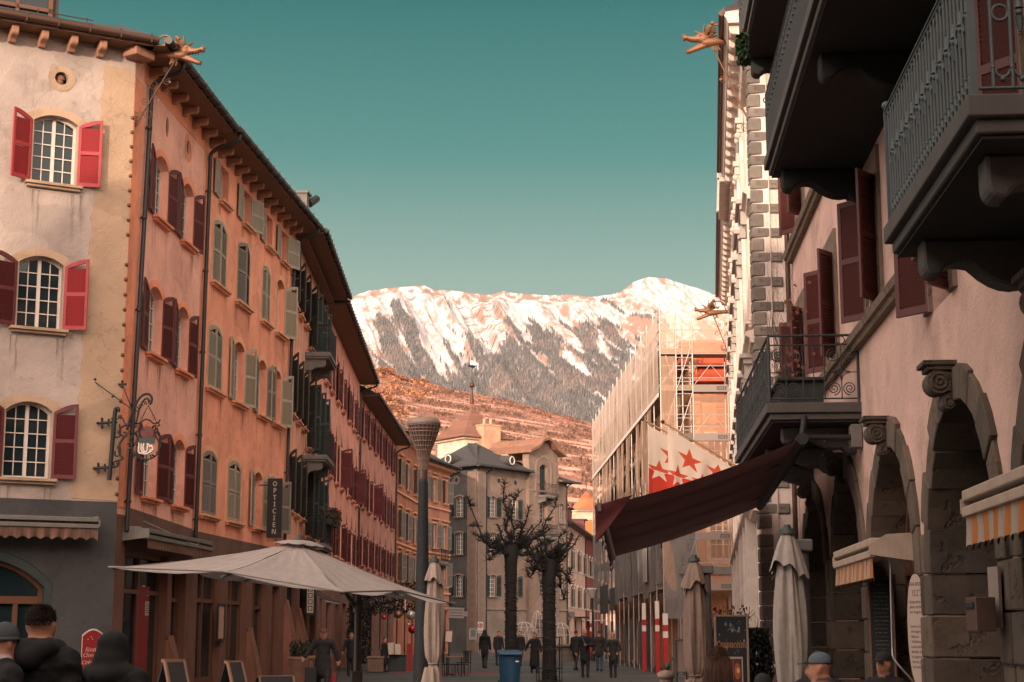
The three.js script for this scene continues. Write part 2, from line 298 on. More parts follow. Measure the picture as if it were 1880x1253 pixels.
M.sageL = paint([.36, .32, .255]); M.corb = plaster([.50, .25, .16]); M.gf2 = plaster([.26, .12, .088]);

// ------------------------------------------------------------ 1. corner house at the left edge
{
  const h = thing('corner_house', -8.69, 0, -36, 'ivory and pink corner house with red shutters at the left edge', 'house');
  const A = new Facade(h, -10.76 - 9 * .8737, 34.87 - 9 * .4865, -8.69, 36), o = 9, B = new Facade(h, -8.69, 36, -8.26, 42.3);
  const surA = [.17, M.quoinA];
  win(A, { u: o + .62, y: 11.5, w: .98, h: 1.58, r: .16, cols: 2, rows: 5, panes: 1, sh: [152, 162], sm: M.red, surr: surA, sw: .52 });
  win(A, { u: o + .46, y: 8.22, w: .98, h: 1.62, r: .18, cols: 2, rows: 5, panes: 1, sh: [158, 155], sm: [M.maroon, M.red], surr: surA, sw: .52 });  // left leaf: shade put into its colour, maroon in place of red
  win(A, { u: o + .36, y: 4.94, w: 1.0, h: 1.66, r: .2, cols: 2, rows: 5, panes: 1, sh: [160, 165], sm: M.maroon, surr: surA, sw: .52 });  // both leaves: shade put into the colour, maroon in place of red
  for (const y of [11.5, 8.22, 4.94]) win(A, { u: o - 3, y, w: .98, h: 1.58, r: .16, cols: 2, rows: 5, sh: [152, 162], sm: M.red, surr: surA, sw: .52 });
  // round attic vent with a clay urn behind it
  A.holes.push(Array.from({ length: 20 }, (_, i) => [o + .69 + .15 * Math.cos(-i / 20 * 6.283), 13.97 + .15 * Math.sin(-i / 20 * 6.283)]));
  const ov = A.part('oculus', at(new THREE.RingGeometry(.15, .3, 28), 0, 0, .012), M.quoinA, o + .69, 13.97, 0);
  mesh('vent_tile', merge([cyl(.1, .12, .1, 12, 0, .06, -.16, .2), sph(.1, 12, 8, -.02, -.06, -.15)]), M.rooftile, ov);
  mesh('oculus_back', box(.5, .5, .02, 0, 0, -.3), M.dark, ov);
  // shop door with arched frame under the awning
  A.holes.push(archPts(o - 2.2, .02, 3.25, 3.42, .75, 14).reverse());
  const sd = A.part('shop_door', arcBand(archPts(-1.45, .02, 2.9, 3.22, .62, 14), archPts(-1.37, .02, 2.74, 3.14, .58, 14), .1, -.3), M.wood, o - .575, 0, 0);
  mesh('door_reveal', arcBand(archPts(-1.62, .02, 3.24, 3.41, .74, 14), archPts(-1.45, .02, 2.9, 3.22, .62, 14), .335, -.33), M.green, sd);
  mesh('transom', merge([box(2.74, .16, .12, 0, 2.36, -.25), box(.1, 2.3, .1, -.5, 1.15, -.25), box(.1, 2.3, .1, .9, 1.15, -.25)]), M.wood, sd);
  mesh('pane', box(2.8, 3.1, .02, 0, 1.58, -.3), M.glass, sd);
  A.wall(0, A.L, -.05, 14.98, M.ivory);
  A.part('plinth', (() => { const s = poly([[0, -.01], [A.L, -.01], [A.L, 4.5], [0, 4.5]]); s.holes.push(pathOf(archPts(o - 2.2, .02, 3.25, 3.42, .75, 14))); return ext(s, .016, 0); })(), M.plinthA, 0, 0, 0);
  { // painted corner band with a wavy inner edge
    const e = []; for (let y = 14.45; y > 4.52; y -= .06) { const k = (14.45 - y) / 9.9; e.push([o + 1.66 - .30 * Math.pow(k, .7) + .022 * Math.sin(y * 9.1) + .012 * Math.sin(y * 23), y]); }
    A.part('corner_band', ext(poly([...e, [A.L - .003, 4.52], [A.L - .003, 14.45]].reverse()), .012, 0), M.quoinA);
    const e2 = []; for (let y = 14.3; y > 4.4; y -= .09) e2.push([.72 + .03 * Math.sin(y * 9.1), y]);
    B.part('corner_band', ext(poly([[.003, 14.3], ...[[.003, 4.4]], ...e2.reverse()]), .012, 0), M.bOrange);
    const stud = at(new THREE.SphereGeometry(.05, 10, 6), 0, 0, 0);
    for (let y = 13.3, i = 0; y > 4.6; y -= .345, i++) if (i !== 9) A.part('stud', stud, M.wood, A.L - .02, y, .0);
  }
  win(B, { u: 2.42, y: 11.48, w: 1.08, h: 1.6, r: .2, sh: [171, 174], sm: M.maroon, surr: [.16, M.bOrange], sw: .66, fm: M.white });
  win(B, { u: 4.87, y: 11.48, w: 1.0, h: 1.6, r: .2, sh: [172, 170], sm: M.maroon, surr: [.16, M.bOrange], sw: .66 });
  win(B, { u: 2.32, y: 8.16, w: 1.08, h: 1.66, r: .2, sh: [173, 171], sm: M.maroon, surr: [.16, M.bOrange], sw: .66 });
  win(B, { u: 4.8, y: 8.16, w: 1.0, h: 1.66, r: .2, sh: [170, 173], sm: M.maroon, surr: [.16, M.bOrange], sw: .66 });
  win(B, { u: 2.36, y: 4.78, w: 1.08, h: 1.66, r: .2, sh: [172, 170], sm: M.maroon, surr: [.16, M.bOrange], sw: .66 });
  win(B, { u: 4.87, y: 4.78, w: 1.0, h: 1.66, r: .2, sh: [173, 172], sm: M.maroon, surr: [.16, M.bOrange], sw: .66 });
  B.holes.push(Array.from({ length: 16 }, (_, i) => [4.7 + .15 * Math.cos(-i / 16 * 6.283), 14.0 + .2 * Math.sin(-i / 16 * 6.283)]));
  B.holes.push(Array.from({ length: 16 }, (_, i) => [2.75 + .13 * Math.cos(-i / 16 * 6.283), 13.95 + .26 * Math.sin(-i / 16 * 6.283)])); B.part('oculus_back', box(.6, .8, .02, 0, 0, -.06), M.dark, 2.75, 13.95, 0);
  const o2 = B.part('oculus', at(new THREE.RingGeometry(.2, .36, 28), 0, 0, .012), M.bOrange, 4.7, 14.0, 0); mesh('oculus_back', box(.6, .6, .02, 0, 0, -.06), M.dark, o2);
  shopfront(B, 2.5, 3.5, .3, 3.2, M.wood, { n: 2 }); shopfront(B, 5.3, 1.3, .1, 3.3, M.wood, { n: 1 });
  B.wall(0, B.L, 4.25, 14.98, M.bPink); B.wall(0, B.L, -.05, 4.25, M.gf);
  { const s = poly([[.72, 3.58], [B.L, 3.58], [B.L, 4.3], [.72, 4.45]]); B.part('plinth', ext(s, .014, 0), M.bPlinth); }
  { const s = poly([[.72, 14.42], [B.L, 14.42], [B.L, 14.95], [.72, 14.95]]); B.part('frieze', ext(s, .012, 0), M.bOrange); }
  h.add(Object.assign(mesh('rear_wall', box(14, 14.9, 5, 0, 0, 0), M.bPink), {})); h.children[h.children.length - 1].position.set(-8.2, 7.45, -2.8 - 3.6);
  roof(A, 0, A.L + .3, 14.95, .55, 9, 1.75, { gm: M.copper, soffit: M.soffit, mat: M.roof }); corbels(A, o - 6.4 + .06, o + 1.5, 13, 14.95, M.corb, .44, .30, .16);
  roof(B, -.35, B.L, 14.95, .75, 9, 1.6, { gm: M.gutter, r0: 3.6 }); corbels(B, 1.1, 6.0, 6, 14.95, M.corb, .42, .25, .14);
  A.part('corbel', rbox(.6, .22, .45, .03, 0, -.16, .16), M.corb, A.L - .05, 14.95, 0, .5);
  // hip ridge, snow guard and dormer on the roof
  A.part('hip_ridge', merge([bar(V(0, .1, .4), V(-1.6, 1.0, -1.9), .1, 6)]), M.gutter, A.L + .3, 14.95, 0);
  A.part('hip_slope', quad(V(-1.7, .75, -1.0), V(-.2, .95, -1.2), V(.1, .2, .5), V(-.9, .2, .48)), M.roof, A.L + .2, 14.97, 0);
  { const l = []; for (const k of [0, .1]) l.push(bar(V(0, .42 + k, -.02), V(A.L - 1, .42 + k, -.02), .014, 5)); for (let x = .3; x < A.L - 1; x += 1.1) l.push(bar(V(x, .15, .1), V(x, .58, -.06), .015, 4)); A.part('snow_guard', merge(l), M.copper, 0, 14.95, 0); }
  const dm = A.part('dormer', merge([box(1.9, 1.5, 1.6, 0, .75, -.8), box(2.3, .1, 2.0, 0, 1.55, -.75)]), M.roof, o - .2, 15.2, -.9);
  mesh('dormer_frame', merge([box(1.6, .1, .08, 0, .1, .04), box(1.6, .1, .08, 0, .62, .04), box(1.6, .1, .08, 0, 1.4, .04), box(.1, 1.4, .08, -.75, .75, .04), box(.1, 1.4, .08, .75, .75, .04), box(.08, 1.4, .08, 0, .75, .04)]), M.wood, dm);
  mesh('pane', box(1.5, 1.3, .02, 0, .75, .012), M.glass, dm);
  downpipe(B, 1.0, 14.95, .75, 3.9, .55); downpipe(B, B.L + .25, 14.95, .8, 3.7, .2);
}
// ------------------------------------------------------------ 2. orange house
{
  const h = thing('orange_house', -8.26, 0, -42.3, 'orange plastered house with grey green louvred shutters and hanging optician sign', 'house');
  const F = new Facade(h, -8.26, 42.32, -7.33, 53.1), s = [.15, M.h2s], c0 = [1.48, 4.12, 6.95, 8.95], b = { r: .18, sm: M.sage, surr: s, sill: .34 };
  const st = [[['c', 'c'], ['c', 'c'], [172, 160], [170, 150]], [['c', 'c'], [173, 160], [172, 165], [171, 155]], [['c', 'c'], ['c', 'c'], ['c', 'c'], ['n', 150]]];
  [[4.75, 1.68], [8.16, 1.72], [11.08, 1.78]].forEach(([y, hh], r) => c0.forEach((c, i) => win(F, { ...b, u: c + (y - 4.7) * .05, y, w: i < 2 ? (r === 1 && i ? 1.15 : 1.42) : 1.05, sw: i < 2 && !(r === 1 && i) ? .70 : .62, h: hh + (i < 2 ? .06 : 0), sh: st[r][i], sm: (r + i) % 3 ? M.sage : M.grey, ajar: r === 2 && i === 1 ? 8 : 3 })));
  [2.08, 4.65, 7.5, 9.6].forEach((u, i) => win(F, { u, y: 13.5, w: .92, h: 1.02, r: 0, sh: [174, i === 1 ? 164 : i === 3 ? 160 : 'n'], sm: M.sageL, rows: 2, sill: .26, sw: .74, sillm: M.h2s }));
  shopfront(F, 1.9, 2.4, .35, 3.0, M.wood, { n: 2 }); shopfront(F, 4.9, 2.2, .35, 3.0, M.wood, { n: 2 }); shopfront(F, 7.6, 1.9, .1, 3.2, M.wood, { n: 2 }); shopfront(F, 9.7, 1.0, .1, 3.0, M.wood, { n: 1 });
  F.wall(0, F.L, 4.25, 14.95, M.h2); F.wall(0, F.L, -.05, 4.25, M.gf); F.body(0, F.L, 14.9, 8, M.h2);
  F.part('plinth', ext(poly([[0, 3.5], [F.L, 3.5], [F.L, 4.27], [0, 4.27]]), .014, 0), M.bPlinth);
  roof(F, .02, F.L + .4, 14.95, .8, 9, 2.8, {}); corbels(F, .5, 10.4, 12, 14.95, M.corb, .42, .25, .14);
  downpipe(F, F.L - .05, 14.95, .8, 3.4, .5);
  const ch = F.part('chimney', merge([box(.5, .9, .45, 0, .45, 0), box(.6, .08, .55, 0, .92, 0)]), M.stoneG, F.L - .3, 15.15, .35); mesh('flue', cyl(.13, .13, .55, 10, .35, .75, .3, .5, 0, -.9), M.pipe, ch);
}
// ------------------------------------------------------------ 3. peach house with balconies
{
  const h = thing('peach_house', -7.33, 0, -53.1, 'peach house with dark green shutters and three stacked iron balconies', 'house');
  const F = new Facade(h, -7.33, 53.12, -7.33 - .82 * .341, 64.5), b = { r: .2, sm: M.green, surr: [.14, M.h2s], rows: 4 };
  [[5.6, 2.0], [8.8, 2.0], [12.5, 1.75]].forEach(([y, hh], r) => [.95, 2.75, 4.6, 6.5, 8.6, 10.4].forEach((u, i) => win(F, { ...b, u, y: i > 2 && i < 5 ? y - .5 : y, w: .82, h: i > 2 && i < 5 ? hh + .5 : hh, sh: i < 3 ? [148, 'n'] : [115 + 8 * i, 135], sw: .52 })));
  shopfront(F, 2.4, 3.2, .1, 3.3, M.dark, { n: 3 }); shopfront(F, 6.2, 2.6, .1, 3.3, M.dark, { n: 2 }); shopfront(F, 9.6, 2.2, .1, 3.3, M.wood, { n: 2 });
  F.wall(0, F.L, 3.9, 15.0, M.h3a); F.wall(0, F.L, -.05, 3.9, M.gf); F.body(0, F.L, 14.9, 8, M.h3a);
  roof(F, .4, F.L + .3, 14.95, .95, 10, 3.0, {});
  F.part('rafter_board', box(F.L - .4, .04, .3, F.L / 2 + .2, 14.75, .3), M.wood);
  balcony(F, 6.2, 11.6, 2.9, .92); balcony(F, 5.9, 7.85, 3.0, .9); balcony(F, 5.9, 4.75, 3.0, .9);
}
// ------------------------------------------------------------ 4. pink house
function pinnacle(F, u, y, w, mat) { F.part('painted_crest', ext(poly([[-w / 2, 0], [w / 2, 0], [w * .3, .12], [w * .2, .12], [w * .12, .34], [.03, .42], [0, .62], [-.03, .42], [-w * .12, .34], [-w * .2, .12], [-w * .3, .12]]), .012, 0), mat, u, y, 0); }
{
  const h = thing('pink_house', -7.61, 0, -64.5, 'long pink house with maroon shutters and dark painted crests over windows', 'house');
  const F = new Facade(h, -7.33 - .82 * .341, 64.52, -8.15, 86.5), cols = [1.6, 4.3, 7.6, 10.6, 14.4, 17.6, 20.4], cm = plaster([.17, .05, .045]);
  [[4.95, 1.65], [8.15, 1.8], [11.75, 1.65]].forEach(([y, hh], r) => cols.forEach((u, i) => { win(F, { u, y, w: 1.0, h: hh, r: .12, sh: [(r === 1 && (i === 3 || i === 6)) ? 92 : 164 + (i * 7 + r * 5) % 12, 162 + (i * 5 + r * 3) % 14], sm: M.maroon, surr: [.1, M.h3a], rows: 3, far: 1, sw: .52 }); pinnacle(F, u, y + hh + .13, 1.0, cm); }));
  for (const [u, w] of [[1.8, 1.2], [5.5, 2.6], [10, 2.2], [14, 2.4], [18.5, 2.8]]) shopfront(F, u, w, .1, 2.9, M.dark, { n: 2 });
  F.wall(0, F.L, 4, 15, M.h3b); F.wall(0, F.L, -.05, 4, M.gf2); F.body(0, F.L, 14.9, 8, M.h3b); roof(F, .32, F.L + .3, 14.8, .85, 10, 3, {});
  downpipe(F, F.L - .1, 14.8, .85, 2.6, .3);
}
// ------------------------------------------------------------ 5. rose house
{
  const h = thing('rose_house', -8.15, 0, -86.5, 'dusky rose house with maroon shutters beyond the pink house', 'house');
  const F = new Facade(h, -8.15, 86.52, -7.9, 110.5), cm = plaster([.17, .05, .045]);
  [[5.2, 1.6], [8.3, 1.85], [12.0, 1.75]].forEach(([y, hh], r) => [2.2, 5.6, 9.2, 13.2, 17.0, 21.2].forEach((u, i) => { win(F, { u, y, w: 1.05, h: hh, r: .12, sh: [(r === 1 && i === 2) ? 95 : 168, 166], sm: M.maroon, surr: [.1, M.h4], rows: 3, far: 1, sw: .55 }); pinnacle(F, u, y + hh + .12, 1.05, cm); }));
  for (const [u, w] of [[3, 3], [9, 3.4], [15, 3], [20.5, 3]]) shopfront(F, u, w, .1, 3.0, M.dark, { n: 2 });
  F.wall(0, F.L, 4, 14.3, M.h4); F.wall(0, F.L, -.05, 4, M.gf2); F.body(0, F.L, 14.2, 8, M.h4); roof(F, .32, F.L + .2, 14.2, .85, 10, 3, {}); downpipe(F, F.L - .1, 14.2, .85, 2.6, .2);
}
// ------------------------------------------------------------ 6., 7. two terracotta houses with moulded cornices
for (const [n, x0, D0, x1, D1, H, label, mat, cols, bal] of [
  ['terracotta_house', -7.9, 110.5, -7.0, 122.5, 15.2, 'terracotta house with large grey shutters and dentilled cornice left of the lamp', M.h5, [2.2, 6.0, 9.8], 0],
  ['terracotta_house', -7.0, 122.5, -4.95, 130.4, 14.4, 'last terracotta house of the left row with one small balcony right of the lamp', M.h6, [1.4, 4.1, 6.8], 1]]) {
  const h = thing(n, x0, 0, -D0, label, 'house'), F = new Facade(h, x0, D0 + .02, x1, D1);
  [[5.1, 1.9], [8.0, 1.9], [11.6, 1.8]].forEach(([y, hh], r) => cols.forEach((u, i) => {
    win(F, { u, y, w: 1.15, h: hh, r: .0, sh: [140 + (i * 9 + r * 7) % 30, 140 + (i * 5 + r * 11) % 30], sm: M.grey, surr: [.14, M.h2s], rows: 3, far: 1, sw: .58 });
    F.part('hood_mould', rbox(1.7, .12, .22, .02, 0, 0, .1), M.h2s, u, y + hh + .32, 0);
  }));
  for (const u of cols) shopfront(F, u, 2.0, .1, 3.2, M.dark, { n: 2 });
  F.wall(0, F.L, 0, H, mat); F.body(0, F.L, H - .1, 8, mat); roof(F, 0, F.L + .1, H, .8, 10, 3, {}); corbels(F, .3, F.L - .3, Math.round(F.L / .42), H, M.h2s, .6, .3, .16);
  for (const y of [4.6, 7.62, 11.1]) F.part('string_course', rbox(F.L, .14, .16, .02, F.L / 2, y, .06), M.h2s);
  if (bal) balcony(F, 4.1, 6.9, 2.0, .9);
  downpipe(F, F.L - .15, H, .8, 2.6, 0);
}
// ------------------------------------------------------------ 8. house with the arcade on the right
M.rWall = plaster([.67, .45, .385]); M.sstone = std([.21, .165, .13], { map: T.tuff, bumpMap: T.tuffB, bumpScale: .03, roughness: .95 });
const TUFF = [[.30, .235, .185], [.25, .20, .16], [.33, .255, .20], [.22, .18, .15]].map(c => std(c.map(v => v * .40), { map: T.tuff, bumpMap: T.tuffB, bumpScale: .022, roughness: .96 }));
M.shutR = paint([.085, .018, .015]); M.railB = paint([.062, .085, .092]); M.railD = paint([.028, .034, .037]);
const spiral = (x, y, z, r, turns, dir, a0, rot) => { const p = []; for (let i = 0; i <= 26; i++) { const t = i / 26, a = a0 + dir * turns * 6.283 * t, q = r * (1 - .86 * t); p.push(V(Math.cos(a) * q, Math.sin(a) * q, 0)); } return at(tube(p, .008, 40, 4), x, y, z, 0, rot, 0); };
const RX = D => 3.40 + .072 * D;
let RF, RH;
{
  const h = RH = thing('arcade_house', RX(32.8), 0, -32.8, 'pink house with stone arcade, maroon shutters and iron balconies on the right', 'house');
  const F = RF = new Facade(h, RX(32.8), 32.8, RX(6), 6), arcs = [2.75, 7.2, 11.65, 16.1, 20.5, 24.9], r = 1.72, ys = 2.34;
  for (const c of arcs) F.holes.push(Array.from({ length: 23 }, (_, i) => { const a = Math.PI * i / 22; return [c + (r + .02) * Math.cos(a), ys + (r + .02) * Math.sin(a)]; }).concat([[c - r - .02, 0], [c + r + .02, 0]]).reverse());
  const wins = [1.5, 6.2, 10.85, 15.55, 20.2, 24.6];
  for (const [i, u] of wins.entries()) {
    win(F, { u, y: i > 2 ? 5.2 : 6.02, w: 1.05, h: i > 2 ? 2.6 : 1.78, r: 0, rows: 4, sh: [138 + i, 144 - i], sw: .5, sm: M.shutR, surr: [.34, M.sstone, .05], stain: 0, sill: 0, fm: M.wood });
    for (const s of [-1, 1]) F.part('jamb_stone', box(.04, 1.7, .3, s * .525, .85, -.16), M.sstone, u, 6.02, 0);
  }
  for (const [i, u] of [1.9, 6.2, 10.9, 15.5].entries()) win(F, { u, y: 9.5, w: 1.05, h: 1.9, r: 0, rows: 4, sh: [142, 140], sw: .5, sm: M.shutR, surr: [.3, M.sstone, .05], stain: 0, sill: 0, fm: M.wood });
  F.wall(0, F.L, -.02, 13.6, M.rWall);
  F.part('rear_wall', box(F.L, 13.5, 5, 0, 0, 0), M.rWall, F.L / 2, 6.75, -2.2 - 2.5); F.part('end_wall', box(.3, 13.5, 2.2, 0, 0, 0), M.rWall, .16, 6.75, -1.46);
  F.part('floor_slab', box(F.L, .4, 1.8, 0, 0, 0), M.rWall, F.L / 2, 4.75, -1.28);
  const sc = (y, z) => profileAlong([[0, y - .16], [.1, y - .16], [.12, y - .1], [.17, y - .09], [.2, y], [.16, y + .04], [.1, y + .07], [0, y + .1]], F.L - .3);
  F.part('string_course', sc(5.92), M.sstone, .2, 0, 0); F.part('string_course', sc(9.3), M.sstone, .0, 0, 0);
  roof(F, 0, F.L, 13.6, .6, 9, 2.6, {});
  // stone arches: voussoirs and jamb blocks, each a stone
  const nV = 11, jit = g => { const a = R() * 3, b = R() * 3, q = g.attributes.uv; for (let i = 0; i < q.count; i++) q.setXY(i, q.getX(i) + a, q.getY(i) + b); return g; }, vs = [0, 1, 2, 3, 4, 5, 6].map(v => { const k = v % 3; return jit((() => { const a0 = -Math.PI / nV / 2 + .0015, a1 = -a0, ri = r + (k - 1) * .012, ro = r + .36 + (k - 1) * .03; return ext(poly([[ri * Math.cos(a0), ri * Math.sin(a0)], [ro * Math.cos(a0), ro * Math.sin(a0)], [ro * 1.005, 0], [ro * Math.cos(a1), ro * Math.sin(a1)], [ri * Math.cos(a1), ri * Math.sin(a1)], [ri * 1.003, 0]]), .95, -.9 + k * .012, .012); })()); });
  const jb = [0, 1, 2, 3, 4, 5, 6, 7, 8].map(k => jit(rbox([.4, .52, .46][k % 3], .455, .95, .02, 0, 0, 0))), pb = [0, 1, 2, 3].map(() => jit(rbox(.5, .455, .3, .02, 0, 0, 0))), db = [0, 1, 2, 3, 4].map(() => jit(rbox(.3, .49, .49, .02, 0, 0, 0)));
  arcs.forEach((c, ai) => {
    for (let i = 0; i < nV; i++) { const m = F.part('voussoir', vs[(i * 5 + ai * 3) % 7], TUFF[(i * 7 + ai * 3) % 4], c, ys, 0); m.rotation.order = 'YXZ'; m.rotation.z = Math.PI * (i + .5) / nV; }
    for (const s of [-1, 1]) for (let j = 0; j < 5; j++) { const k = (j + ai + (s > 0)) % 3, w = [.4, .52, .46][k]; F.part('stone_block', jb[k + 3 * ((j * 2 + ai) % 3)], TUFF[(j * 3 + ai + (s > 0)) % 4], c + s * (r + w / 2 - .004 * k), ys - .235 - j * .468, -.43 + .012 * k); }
    if (ai < 5) for (let j = 0; j < 6; j++) F.part('stone_block', pb[(j + ai) % 4], TUFF[(j + ai) % 4], c + 2.225, ys + .24 - j * .468, -.128);
    // scrolled keystone
    const k = F.part('keystone', merge([rbox(.46, .3, .3, .03, 0, .16, .1), at(new THREE.CylinderGeometry(.17, .17, .5, 16), 0, .16, .25, 0, 0, Math.PI / 2), at(new THREE.CylinderGeometry(.10, .10, .44, 14), 0, -.12, .12, 0, 0, Math.PI / 2), box(.4, .36, .16, 0, 0, .1), ...[-1, 1].flatMap(q => [at(new THREE.TorusGeometry(.11, .02, 5, 18), q * .255, .16, .25, 0, Math.PI / 2, 0), at(new THREE.TorusGeometry(.045, .02, 5, 12), q * .255, .16, .25, 0, Math.PI / 2, 0), at(new THREE.TorusGeometry(.06, .016, 5, 12), q * .225, -.12, .12, 0, Math.PI / 2, 0)])]), TUFF[1], c - .12, 4.13, 0); k.scale.set(.68, .76, .72);
    mesh('cap', merge([rbox(.62, .07, .52, .015, 0, .41, .22), rbox(.55, .07, .44, .015, 0, .345, .19)]), TUFF[1], k);
    // glazed door or dark passage behind
    if (ai === 2) {
      const d = F.part('arch_door', arcBand(archPts(-1.7, .02, 3.4, 4.0, 1.69, 16), archPts(-1.58, .02, 3.16, 3.88, 1.57, 16), .1, -.5), M.wood, c, 0, 0);
      mesh('pane', ext(poly(archPts(-1.6, .03, 3.2, 3.9, 1.59, 16)), .01, -.47), M.glass, d); mesh('mullion', merge([box(.1, 3.9, .1, -.95, 1.95, -.43), box(.1, 3.9, .1, .5, 1.95, -.43), box(3.2, .1, .1, 0, 2.5, -.43)]), M.wood, d);
    } else {
      const z = ai === 3 ? -1.9 : -1.15, d = F.part('arch_door', merge([box(4.2, .14, .1, 0, 2.5, z), ...[-1.7, -.55, .55, 1.7].map(x => box(.12, 4.2, .1, x, 2.1, z))]), M.wood, c, 0, 0);
      mesh('pane', box(4.3, 4.3, .02, 0, 2.15, z - .04), M.glass, d);
      if (ai === 3) for (const j of [0, 1, 2, 3, 4, 5, 6, 7]) for (const q of [0, 1]) F.part('stone_block', db[(j * 3 + q) % 5], TUFF[(j * 3 + q * 2) % 4], c - r - .12 + .015 * ((j + q) % 3), .25 + j * .5, -1.15 - q * .5);
    }
  });
  // balconies
  M.slabShade = std([.013, .013, .013], { map: T.wear, roughness: .9 }); M.slabR = std([.082, .077, .074], { map: T.wear, roughness: .9 });  // near-black copy of the slab colour, with underside shade put into it
  const slab = (u0, u1, y, p) => F.part('balcony', merge([rbox(u1 - u0, .15, p, .015, 0, -.075, p / 2), rbox(u1 - u0 - .1, .1, p - .06, .02, 0, -.2, p / 2 - .03), box(u1 - u0 - .24, .02, p - .12, 0, -.25, p / 2 - .06)]), M.slabR, (u0 + u1) / 2, y, 0), shadeSheet = (b, u0, u1, p) => mesh('soffit', box(u1 - u0 - .16, .02, p - .1, 0, -.272, p / 2 - .05), M.slabShade, b);  // thin dark sheet under each slab stands in for shade
  const bracket = (b, x, d, hh, y0 = -.284) => mesh('bracket', cached(`br${d},${hh}`, () => { const s = new THREE.Shape(); s.moveTo(0, 0); s.lineTo(-d, 0); s.lineTo(-d, -hh * .35); s.quadraticCurveTo(-d, -hh * .62, -d * .88, -hh * .6); s.quadraticCurveTo(-d * .8, -hh * .3, -d * .62, -hh * .42); s.quadraticCurveTo(-d * .4, -hh * .9, -d * .2, -hh * .78); s.lineTo(-d * .12, -hh); s.lineTo(0, -hh); s.closePath(); return ext(s, .3, -.15, .02, 5).applyMatrix4(new THREE.Matrix4().makeRotationY(Math.PI / 2)); }), b.userData.dk ? M.slabShade : M.slabR, b).position.set(x, y0, 0);  // upper balconies: bracket shade put into the darker slab colour
  { // lower far balcony with scroll panels
    const b = slab(1.8, 9.2, 5.0, 1.38); shadeSheet(b, 1.8, 9.2, 1.38); const w = 7.3, p = 1.32, H = 1.0, fr = [], orn = [];
    for (const [x0, z0, x1, z1] of [[-w / 2, .02, -w / 2, p], [-w / 2, p, w / 2, p], [w / 2, p, w / 2, .02]]) {
      for (const [y, rr2] of [[.06, .012], [.86, .012], [H, .02]]) fr.push(bar(V(x0, y, z0), V(x1, y, z1), rr2, 5));
      const L = Math.hypot(x1 - x0, z1 - z0), n = Math.max(1, Math.round(L / 1.3)), rot = x0 === x1 ? -Math.PI / 2 : 0, dx = (x1 - x0) / L, dz = (z1 - z0) / L;
      for (let k = 0; k < n; k++) for (const [f, t] of [[.19, 1], [.81, 1], [.38, 0], [.5, 0], [.62, 0], [1, 2]]) {
        const q = L * (k + f) / n, x = x0 + dx * q, z = z0 + dz * q; orn.push(bar(V(x, .06, z), V(x, t === 2 ? H : .86, z), t === 2 ? .016 : .009, 5));
        if (t === 1) {
          for (const s of [-1, 1]) for (const [y, a] of [[.7, 1.6], [.21, -1.6]]) orn.push(spiral(x + dx * s * .115, y, z + dz * s * .115, .1, 2.2, s, a, rot));
          for (const s of [-1, 1]) { orn.push(bar(V(x, .45, z), V(x + dx * s * .24, .45, z + dz * s * .24), .007, 4)); for (const v of [-1, 1]) orn.push(tube([V(x, .45 + v * .13, z), V(x + dx * s * .035, .45 + v * .04, z + dz * s * .035), V(x + dx * s * .14, .45, z + dz * s * .14)], .007, 8, 4)); }
          orn.push(at(new THREE.TorusGeometry(.06, .008, 4, 14), x, .93, z, 0, rot, 0));
        }
      }
    }
    for (const x of [-w / 2, w / 2]) fr.push(bar(V(x, 0, p), V(x, H + .02, p), .022, 6)); fr.push(bar(V(w / 2, 0, .03), V(w / 2, H, .03), .016, 6));
    mesh('rail_frame', merge(fr), M.railD, b); mesh('railing', merge(orn), M.railD, b, true);
    for (const x of [-2.9, 0, 2.9]) bracket(b, x, 1.1, .4);
    mesh('spotlight', merge([cyl(.1, .13, .26, 12, 2.9, -.42, .5, 1.1, 0, .5), box(.05, .2, .05, 2.9, -.33, .5), box(.3, .02, .14, 2.8, -.3, .58, 0, 0, .5)]), M.steel, b);
    F.part('junction_box', rbox(.3, .34, .16, .015, 0, 0, 0), M.stoneG, 9.1, 4.5, .09);
  }
